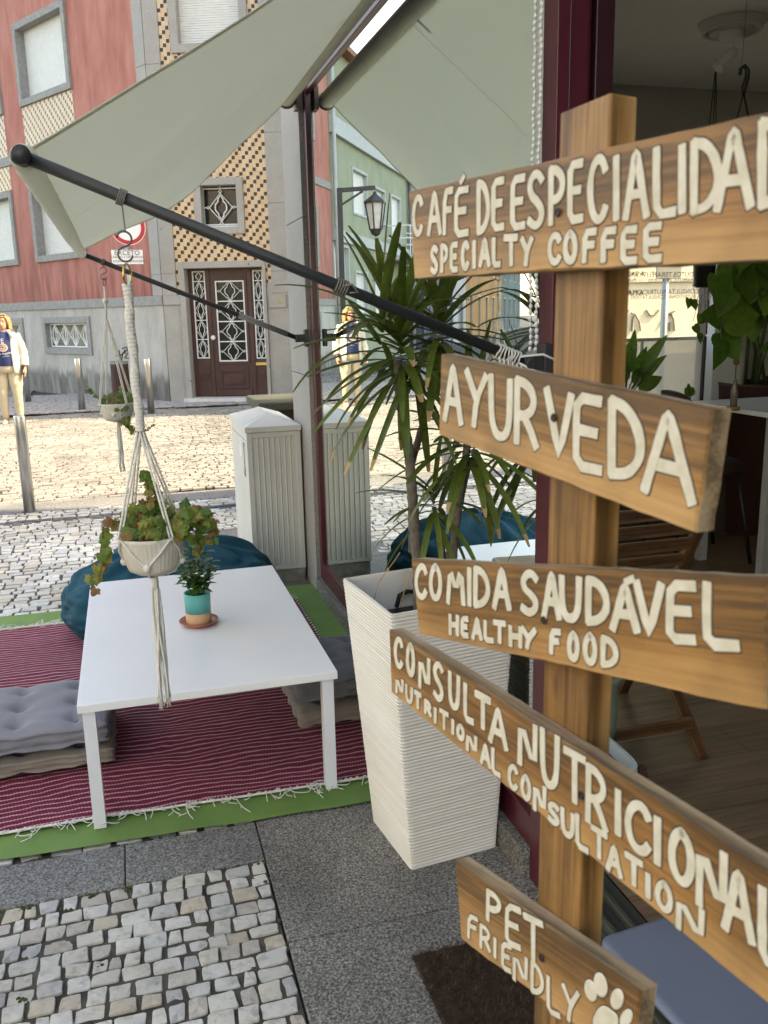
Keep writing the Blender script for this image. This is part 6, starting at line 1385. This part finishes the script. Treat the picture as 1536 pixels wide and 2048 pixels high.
# plants on the side window sill
def blades(name, pos, specs, label, cat='plant', potr=.09, poth=.14, mat=None, potmat=None):
    t = thing(name, pos, label, cat); mb = MB(); mb.lathe([(0,0),(potr*.8,0),(potr,poth),(potr*1.04,poth),(potr*.9,poth-.01),(0,poth-.02)], pos, 20); build('pot', mb, potmat or simple('clay_pot', (.10,.045,.028), .8), t, smooth=True)
    mb = MB(); st = MB(); b0_ = V(pos)+V((0,0,poth-.02))
    for (x, y, L, W, dr) in specs:
        tip = ony(x, y, pos[1]+rnd(-.1,.02)); stem_e = b0_.lerp(tip, .40)+V((0,0,.03)); st.tube([b0_, b0_.lerp(stem_e,.5)+V((0,0,.01)), stem_e], .005, 5)
        leaf(mb, stem_e, (tip-stem_e)+V((0,0,dr*.2)), (tip-stem_e).length*1.08, W, dr, seg=8, fold=.2, pw=.8, up=V((rnd(-.4,.4),-1,rnd(.2,.9))))
    build('stems', st, m_stem, t, smooth=True); build('foliage', mb, mat or m_po, t, fix=False, smooth=True); return t
mb = MB(); mb.box((2.3,4.9,.0),(3.9,5.095,.80)); mb.box((2.3,4.88,.803),(3.9,5.095,.835)); tag(build('window_bench', mb, simple('dark_bench', (.05,.035,.025), .7, var=.2), bevel=.004), 'dark low bench cabinet under the side window carrying potted plants', 'bench')
blades('potted_plant', V((ony(1250,760,4.97).x,4.97,.837)), [(1270,665,.3,.07,.3),(1258,690,.3,.10,.6),(1335,678,.3,.075,.5),(1338,722,.3,.07,.9),(1302,742,.3,.10,.7),(1326,772,.3,.10,.6),(1232,690,.3,.09,.5),(1222,710,.3,.09,.5),(1295,700,.3,.08,.4),(1240,730,.3,.1,.5)], 'dark leafy philodendron on the bench before the side window')
blades('potted_plant', V((ony(1378,790,4.97).x,4.97,.837)), [(1376,768,.1,.05,.1),(1386,775,.1,.05,.1),(1368,780,.1,.05,.2)], 'small upright succulent on the bench at the right end of the side window', potr=.06, poth=.07)
# hanging fern seen through the shop window
YF_ = 4.7; fp = ony(1052,525,YF_); fe = thing('hanging_plant', fp, 'hanging fern with long ladder fronds behind the shop window', 'hanging plant')
mb = MB(); mb.lathe([(.06,-.10),(.09,.02),(.095,.02),(.08,.0)], fp, 18); mb.tube([fp+V((0,0,.02)), V((fp.x,fp.y,2.87))], .003, 4); build('pot', mb, m_bp, fe, smooth=True)
mb = MB()
for (x1, y1) in ((1056,712),(1046,690),(1068,690),(1040,650),(1075,640)):
    a = fp; b = ony(x1, y1, YF_+rnd(-.1,.1)); n = 34
    for i in range(3, n):
        f = i/n; p = a.lerp(b, f)+V((.03*math.sin(f*3), 0, .06*math.sin(f*3.1))); L = .05*(1-.6*f)
        for s in (-1, 1): leaf(mb, p, V((s, .1, -.25)), L, .010, .2, seg=3, fold=.1)
build('foliage', mb, m_lf, fe, fix=False)
# shop silhouette plant hung behind the glass
YQ = 4.1; sp2 = ony(905,330,YQ); sp2.x = max(sp2.x, 1.7); hp3 = thing('hanging_plant', sp2, 'dark trailing plant hanging in shade behind the shop window, below the ceiling', 'hanging plant')
# ---- furniture
m_oil = wood('oiled_acacia', (.13,.058,.022), (.24,.115,.048), 0, 1, .5, False); m_dk = simple('dark_brown_upholstery', (.040,.014,.010), .7, var=.2); m_dkm = simple('black_tube', (.012,.011,.011), .45)
fo = onz(1362,1532,FL); fo2 = onz(1364,1471,FL)
YB_ = fo.y+.12; xa = ony(1208,1100,YB_).x; xb = ony(1408,1100,YB_).x; zt2 = ony(1212,1022,YB_).z
fc = thing('folding_chair', ((xa+xb)/2,YB_+.2,FL), 'slatted wooden folding chair just inside the open cafe doorway', 'chair')
def slat(name, a, b, w, h, up=V((0,0,1)), mat=None):
    mb = MB(); a, b = V(a), V(b); c = (a+b)/2; d = (b-a).normalized(); x = d.cross(up).normalized(); y = x.cross(d); L = (b-a).length
    mb.box((-L/2,-w/2,-h/2),(L/2,w/2,h/2)); o = build(name, mb, mat or m_oil, fc, (0,0,0), bevel=.003); Mx = Matrix((d, x, y)).transposed().to_4x4(); Mx.translation = c; o.matrix_local = Matrix.Translation(-wloc(fc))@Mx; return o
lean = .10
for x in (xa, xb):
    slat('leg', (x,YB_-.02,zt2), (x,YB_+.46,FL), .022, .042, V((1,0,0)))          # back post runs down to the front foot
    slat('leg', (x+(.024 if x == xa else -.024),YB_-.10,FL), (x+(.024 if x == xa else -.024),YB_+.36,FL+.43), .022, .042, V((1,0,0)))
for i, z in enumerate((zt2-.02, zt2-.085, zt2-.15, zt2-.215)): y = YB_-.02+(zt2-z)*.48/(zt2-FL); slat('back_slat', (xa+.02,y-.014,z), (xb-.02,y-.014,z), .014, .042, V((0,-.0,1)))
for i in range(6): y = YB_+.09+i*.058; slat('seat_slat', (xa-.01,y,FL+.43), (xb+.01,y,FL+.43), .046, .014)
slat('stretcher', (xa,YB_+.33,FL+.22), (xb,YB_+.33,FL+.22), .02, .04); slat('stretcher', (xa+.03,YB_-.03,FL+.10), (xb-.03,YB_-.03,FL+.10), .02, .04)
# white trough planter with succulent by the door, pale green vase
tq = onz(1268,1540,FL+.13); m_tr = simple('white_plastic', (.74,.75,.77), .4, var=.02)
def trough(name, x0, x1, y0, y1, h, label, leaves=True):
    t = thing(name, ((x0+x1)/2,(y0+y1)/2,FL), label, 'planter'); mb = MB(); n = 28
    def sq(k, z): 
        out = []
        for i in range(n):
            a = 2*math.pi*i/n; c, s = math.cos(a), math.sin(a); e_ = .32; out.append(V(((x0+x1)/2+(x1-x0)/2*k*abs(c)**e_*(1 if c > 0 else -1), (y0+y1)/2+((y1-y0)/2-(1-k)*.1)*abs(s)**e_*(1 if s > 0 else -1), z)))
        return out
    mb.loft([sq(.86,FL), sq(.96,FL+h-.03), sq(1.0,FL+h-.025), sq(1.0,FL+h), sq(.90,FL+h), sq(.84,FL+h-.04)], cap=False); build('tub', mb, m_tr, t, smooth=False)
    mb = MB(); mb.add(sq(.87,FL+h-.045), [tuple(range(n))]); build('soil', mb, m_soil, t)
    return t
tr1 = trough('trough_planter', tq.x-.19, tq.x+.02, tq.y-.03, tq.y+.50, .15, 'low white trough planter on the wooden floor just inside the doorway')
vq = ony(1212,1440,tq.y+.28); vb = V((vq.x-.02, tq.y+.28, FL+.10)); vs_ = thing('vase', vb, 'pale green fluted vase with one broad leaf, half hidden behind the sign post', 'vase')
mb = MB(); mb.lathe([(0,0),(.045,0),(.05,.02),(.055,.12),(.052,.18),(.075,.235),(.082,.24),(.062,.20),(0,.15)], vb, 20); build('body', mb, simple('celadon', (.20,.27,.20), .5), vs_, smooth=True)
mb = MB(); leaf(mb, vb+V((0,0,.18)), V((.22,-.1,.6)), .34, .07, .05, seg=8, fold=.3); leaf(mb, vb+V((0,0,.18)), V((-.3,.1,.6)), .28, .07, .2, seg=8, fold=.3); build('leaf', mb, simple('grey_green_leaf', (.13,.19,.11), .5), vs_, fix=False, smooth=True)
tr2 = trough('trough_planter', 1.12, 1.42, 3.55, 4.52, .20, 'long white trough planter standing behind the shop window glass')
mb = MB()
for k in range(9): leaf(mb, V((1.27,3.7+k*.09,FL+.15)), V((rnd(-.2,.4), rnd(-.4,.4), 1)), rnd(.3,.5), .05, .15, seg=6, fold=.3)
build('foliage', mb, m_po, tr2, fix=False, smooth=True)
# white cafe table with vase, dark chairs, big potted plant
TT = 1.0; tc_ = onz(1490,812,TT); tcx, tcy = tc_.x+.30, min(tc_.y, 4.62)
ct = thing('cafe_table', (tcx,tcy,FL), 'white square cafe table far inside near the white column', 'table'); mb = MB(); mb.box((tcx-.42,tcy-.36,TT-.025),(tcx+.42,tcy+.36,TT)); build('tabletop', mb, m_tab, ct, bevel=.003)
for sx in (-1, 1):
    for sy in (-1, 1): mb = MB(); mb.box((tcx+sx*.33-.025,tcy+sy*.27-.025,FL),(tcx+sx*.33+.025,tcy+sy*.27+.025,TT-.026)); build('leg', mb, simple('grey_leg', (.35,.35,.35), .5), ct)
vb2 = ony(1467,810,tcy-.15); vb2.z = TT+.001; bv = thing('bud_vase', vb2, 'tiny glass bud vase with one dried flower on the white cafe table', 'vase')
mb = MB(); mb.lathe([(.035,0),(.035,.02),(0,.022)], vb2, 16, 1); mb.lathe([(.018,.022),(.02,.10),(.010,.14),(.012,.16)], vb2, 16, 0); build('body', mb, [simple('dim_glass', (.20,.18,.14), .1), simple('cork_base', (.30,.17,.07), .8)], bv, smooth=True)
mb = MB(); mb.tube([vb2+V((0,0,.05)), vb2+V((0,0,.24))], .003, 5); mb.ball(vb2+V((0,0,.255)), (.018,.018,.02), 8); build('flower', mb, simple('dry_flower', (.22,.11,.04), .9), bv)
def dchair(name, c, rot, label):
    t = thing(name, (0,0,0), label, 'chair', 'dark upholstered cafe chairs'); mb = MB(); n = 20
    mb.loft([[V((.21*k*math.cos(a)*(1 if abs(math.cos(a)) < .7 else .97), .20*k*math.sin(a), z)) for a in [2*math.pi*i/n for i in range(n)]] for k, z in ((.9,.43),(1,.445),(1,.475),(.92,.49))]); build('seat', mb, m_dk, t, smooth=True)
    mb = MB(); mb.grid(lambda a, b: V((.22*math.sin((a-.5)*1.9)*(1-.10*(2*b-1)**2)*1.05, .20-.09*(1-math.cos((a-.5)*1.9))*1.6+.02*b, .58+.25*b-.05*(abs(2*a-1)**3)*(b-.3))), 16, 8); bk_ = build('backrest', mb, m_dk, t, smooth=True); so = bk_.modifiers.new('thick','SOLIDIFY'); so.thickness = .03
    for sx in (-1, 1):
        mb = MB(); mb.tube([(sx*.15,-.13,.44),(sx*.21,-.20,0)], .011, 8); build('leg', mb, m_dkm, t, smooth=True)
        mb = MB(); mb.tube([(sx*.16,.21,.70),(sx*.16,.17,.44),(sx*.21,.22,0)], .011, 8); build('leg', mb, m_dkm, t, smooth=True)
    t.location = c; t.rotation_euler = (0,0,rot); return t
cf = onz(1484,1022,FL)
DS = (1.12,1.12,1.22); d1_ = dchair('cafe_chair', V((cf.x+.12, cf.y+.02, FL)), R(172), 'dark brown round backed chair at the white cafe table, nearest the folding chair')
d1_.scale = DS; d2_ = dup(d1_); d2_.location = V((ony(1400,800,4.55).x, 4.50, FL)); d2_.rotation_euler = (0,0,R(80)); d2_['label'] = 'second dark brown chair of which only the back top shows by the column'
bp2 = V((ony(1512,790,4.80).x+.08, 4.93, FL)); pt2 = thing('potted_plant', bp2, 'tall dark broad leaved plant in a round maroon pot in the far corner', 'plant')
mb = MB(); mb.lathe([(0,0),(.17,0),(.22,.98),(.23,1.0),(.20,1.0),(.19,.94),(0,.94)], bp2, 28); build('pot', mb, simple('maroon_pot', (.06,.022,.018), .6), pt2, smooth=True)
mb = MB(); st = MB()
for (x, y, W, dr) in ((1490,640,.2,.5),(1530,600,.22,.5),(1475,560,.2,.6),(1560,560,.24,.6),(1510,540,.2,.3),(1550,690,.2,.9)):
    tip = ony(x, y-40, 4.6); m0 = bp2+V((rnd(-.06,.06),rnd(-.06,.06),.95)); s_e = m0.lerp(tip, .5)+V((0,0,.05)); st.tube([m0, m0.lerp(s_e,.5)+V((0,0,.04)), s_e], .012, 6); leaf(mb, s_e, tip-s_e, (tip-s_e).length*1.2, W, dr, seg=8, fold=.25, pw=.8, up=V((rnd(-.5,.5),-1,rnd(0,.5))))
build('stems', st, m_stem, pt2, smooth=True); build('foliage', mb, m_po, pt2, fix=False, smooth=True)
shx = ony(1462,668,4.95); sh_ = MB(); sh_.box((shx.x-.14,4.86,shx.z-.012),(shx.x+.16,5.018,shx.z)); tag(build('shelf', sh_, m_white), 'small white shelf on the column carrying a glass bottle', 'shelf')
bt_ = V((shx.x-.0,4.94,shx.z+.001)); bo_ = thing('bottle', bt_, 'round clear glass bottle of dried moss on the little shelf', 'bottle'); mb = MB(); mb.lathe([(0,0),(.065,.0),(.075,.02),(.075,.10),(.05,.15),(.02,.19),(.02,.24),(.024,.24)], bt_, 24); gb = build('glass', mb, glassmat('bottle_glass', .06, 1.45, (.93,.95,.93)), bo_, smooth=True)
mb = MB()
for k in range(40): mb.ball(bt_+V((rnd(-.045,.045), rnd(-.045,.045), rnd(.015,.09))), rnd(.006,.014), 6)
build('dried_moss', mb, simple('dry_moss', (.10,.08,.04), .95, var=.4), bo_)
# silhouette plant leaves
mb = MB(); st = MB()
for k in range(16): p = sp2+V((rnd(-.10,.10), rnd(-.22,.22), rnd(-.28,.20))); heart(mb, p, (-1, -.6, .2), (0, rnd(-.6,.6), -1), rnd(.09,.15))
st.tube([sp2+V((0,0,.2)), V((sp2.x, sp2.y, 2.87))], .004, 5); st.tube([sp2+V((0,0,.2)), sp2+V((0,.1,-.1)), sp2+V((0,.05,-.3))], .005, 5); build('vines', st, m_stem, hp3); build('foliage', mb, m_po, hp3, fix=False)
# white bead chain hanging outside the glass, beside the door jamb
bc1, bc2 = onx(1066,300,.955), onx(1078,300,.955); z1 = AZP+.02
bch = thing('bead_chain', (.955, bc1.y, z1), 'white bead chain hanging in two strands beside the maroon door jamb', 'chain'); m_bead = simple('white_beads', (.80,.80,.80), .35, var=.02)
for p in (bc1, bc2):
    mb = MB(); z = 2.60; i = 0
    while z > z1: mb.ball((.955+.0015*math.sin(i), p.y+.002*math.sin(i*.13), z), (.0052,.0052,.0066), 8); z -= .0145; i += 1
    mb.tube([(.955+.0, p.y+.002*math.sin(k*.26), 2.60-k*.029) for k in range(int((2.6-z1)/.029)+1)], .0016, 5)
    build('strand', mb, m_bead, bch, smooth=True)
# white string wound round the near awning arm
ar0 = V((BX,AYN,BZ)); ar1 = V((.917,AYN,AZP)); da = (ar1-ar0).normalized(); mb = MB(); uu_ = da.cross(V((0,1,0))).normalized()
for k in range(9):
    c = ar1-da*(.085-.0085*k+ (.012 if k > 4 else 0)); mb.tube([c+V((0,1,0))*.0165*math.cos(a)+uu_*.0165*math.sin(a)+da*.002*math.sin(a*3+k) for a in [i*.35 for i in range(18)]], .0023, 5)
for k in range(6): c = ar1-da*(.085-.012*k); mb.tube([c+V((0,-.015,-.012)), c+V((0,-.02,-.035)), c+V((rnd(-.01,.01),-.02,-.06))], .002, 5)
mb.tube([ar1-da*.03+V((0,-.015,.005)), ar1+V((.03,-.02,.02)), ar1+V((.06,-.03,.005)), V((1.0,AYN+.02,AZP+.03))], .003, 6); mb.tube([ar1-da*.03+V((0,-.015,-.01)), ar1+V((.03,-.03,-.03)), V((1.0,AYN+.0,AZP-.06))], .003, 6)
tag(build('string', mb, m_rope, smooth=True), 'white cotton string wound around the near awning arm at the door jamb', 'string')
mb = MB()
for px_ in (680,):
    q = ony(682,563,AYN); x = q.x; c = ar0+da*((x-ar0.x)/da.x)
    for k in range(5): cc_ = c+da*(.006*k-.012); mb.tube([cc_+V((0,1,0))*.016*math.cos(a)+uu_*.016*math.sin(a) for a in [i*.42 for i in range(16)]], .0022, 5)
    mb.tube([c+V((0,-.016,0)), c+da*.02+V((0,-.024,.012)), c+da*.035+V((0,-.02,0)), c+da*.015+V((0,-.02,-.008))], .0025, 5)
tag(build('string', mb, simple('grey_string', (.20,.19,.17), .9), smooth=True), 'short grey string tied mid way along the near awning arm', 'string')
# doormat of dark coir
dm0 = onz(820,1906,.02); mb = MB(); X0, X1, Y0, Y1 = dm0.x, .97, dm0.y-.62, dm0.y
mb.box((X0+.006,Y0,.004),(X1,Y1-.006,.016))
m_coir = simple('coir', (.040,.021,.011), .95, var=.5, sc=50)
for i in range(16000):
    x, y = rnd(X0,X1), rnd(Y0,Y1); d = V((rnd(-1,1), rnd(-1,1), rnd(.5,1.2))).normalized()*rnd(.010,.020); s = V((-d.y, d.x, 0)).normalized()*.0009; p = V((x,y,.015)); mb.add([p-s, p+s, p+d], [(0,1,2)], 0 if rnd(0,1) < .93 else 1)
tag(build('doormat', mb, [m_coir, simple('coir_light', (.16,.09,.045), .9)], fix=False), 'dark brown bristly coir doormat on the granite before the doorway', 'doormat')
# blue grey panel lying by the threshold
m_bl = simple('blue_grey_vinyl', (.165,.195,.265), .5, var=.06, sc=3)
bA, bB, bC_ = onz(1192,1886,.07), onz(1335,1840,.07), onz(1536,1930,.07)
mb = MB(); n = V((0,0,1)); ex = (bB-bA); ex.z = 0; exn = ex.normalized(); ey = V((.10,-1,0)).normalized(); L1, L2 = .95, .80
def pf(a, b):
    r = .035; x, y = a*L1, b*L2; cx = min(max(x, r), L1-r); cy = min(max(y, r), L2-r); dx, dy = x-cx, y-cy; l = math.hypot(dx, dy)
    if dx and dy: m_ = max(abs(dx), abs(dy)); dx, dy = dx/l*m_, dy/l*m_
    return bA+exn*(cx+dx)+ey*(cy+dy)+V((0,0,.004*math.exp(-((y-.30)/.006)**2)+.003*noise.noise(V((x*5,y*5,1)))))
mb.grid(pf, 40, 80); pn = build('folded_mat', mb, m_bl, smooth=True, fix=False); so = pn.modifiers.new('thick','SOLIDIFY'); so.thickness = .011; so.offset = -1
tag(pn, 'smooth blue grey folded mat with a crease, on the ground under the lower sign boards', 'mat')
pm = MB(); pm.lathe([(.0,.0),(.02,.02),(.012,.05),(0,.06)], onz(1283,1562,FL), 10); tag(build('pine_cone', pm, simple('cone_brown', (.08,.04,.02), .9, var=.4, sc=90, bump=.8), smooth=False), 'small brown pine cone on the floor beside the white trough', 'pine cone')
# pole of a street sign seen through the side window
YP = 8.6; a = ony(1322,760,YP); b = ony(1329,545,YP); gp = thing('street_sign', (a.x,YP,0), 'grey pole with the back of a square sign, outside the cafe side window', 'traffic sign'); mb = MB(); mb.tube([(a.x,YP,0),(a.x,YP,b.z+.3)], .035, 12); build('pole', mb, simple('blue_grey_steel', (.30,.36,.40), .5, .3), gp, smooth=True)
mb = MB(); c0, c1 = ony(1308,520,YP), ony(1357,557,YP); mb.box((c0.x,YP-.05,c1.z),(c1.x,YP-.04,c0.z+.25)); build('sign_back', mb, simple('sign_back_grey', (.36,.36,.33), .6), gp, bevel=.004)
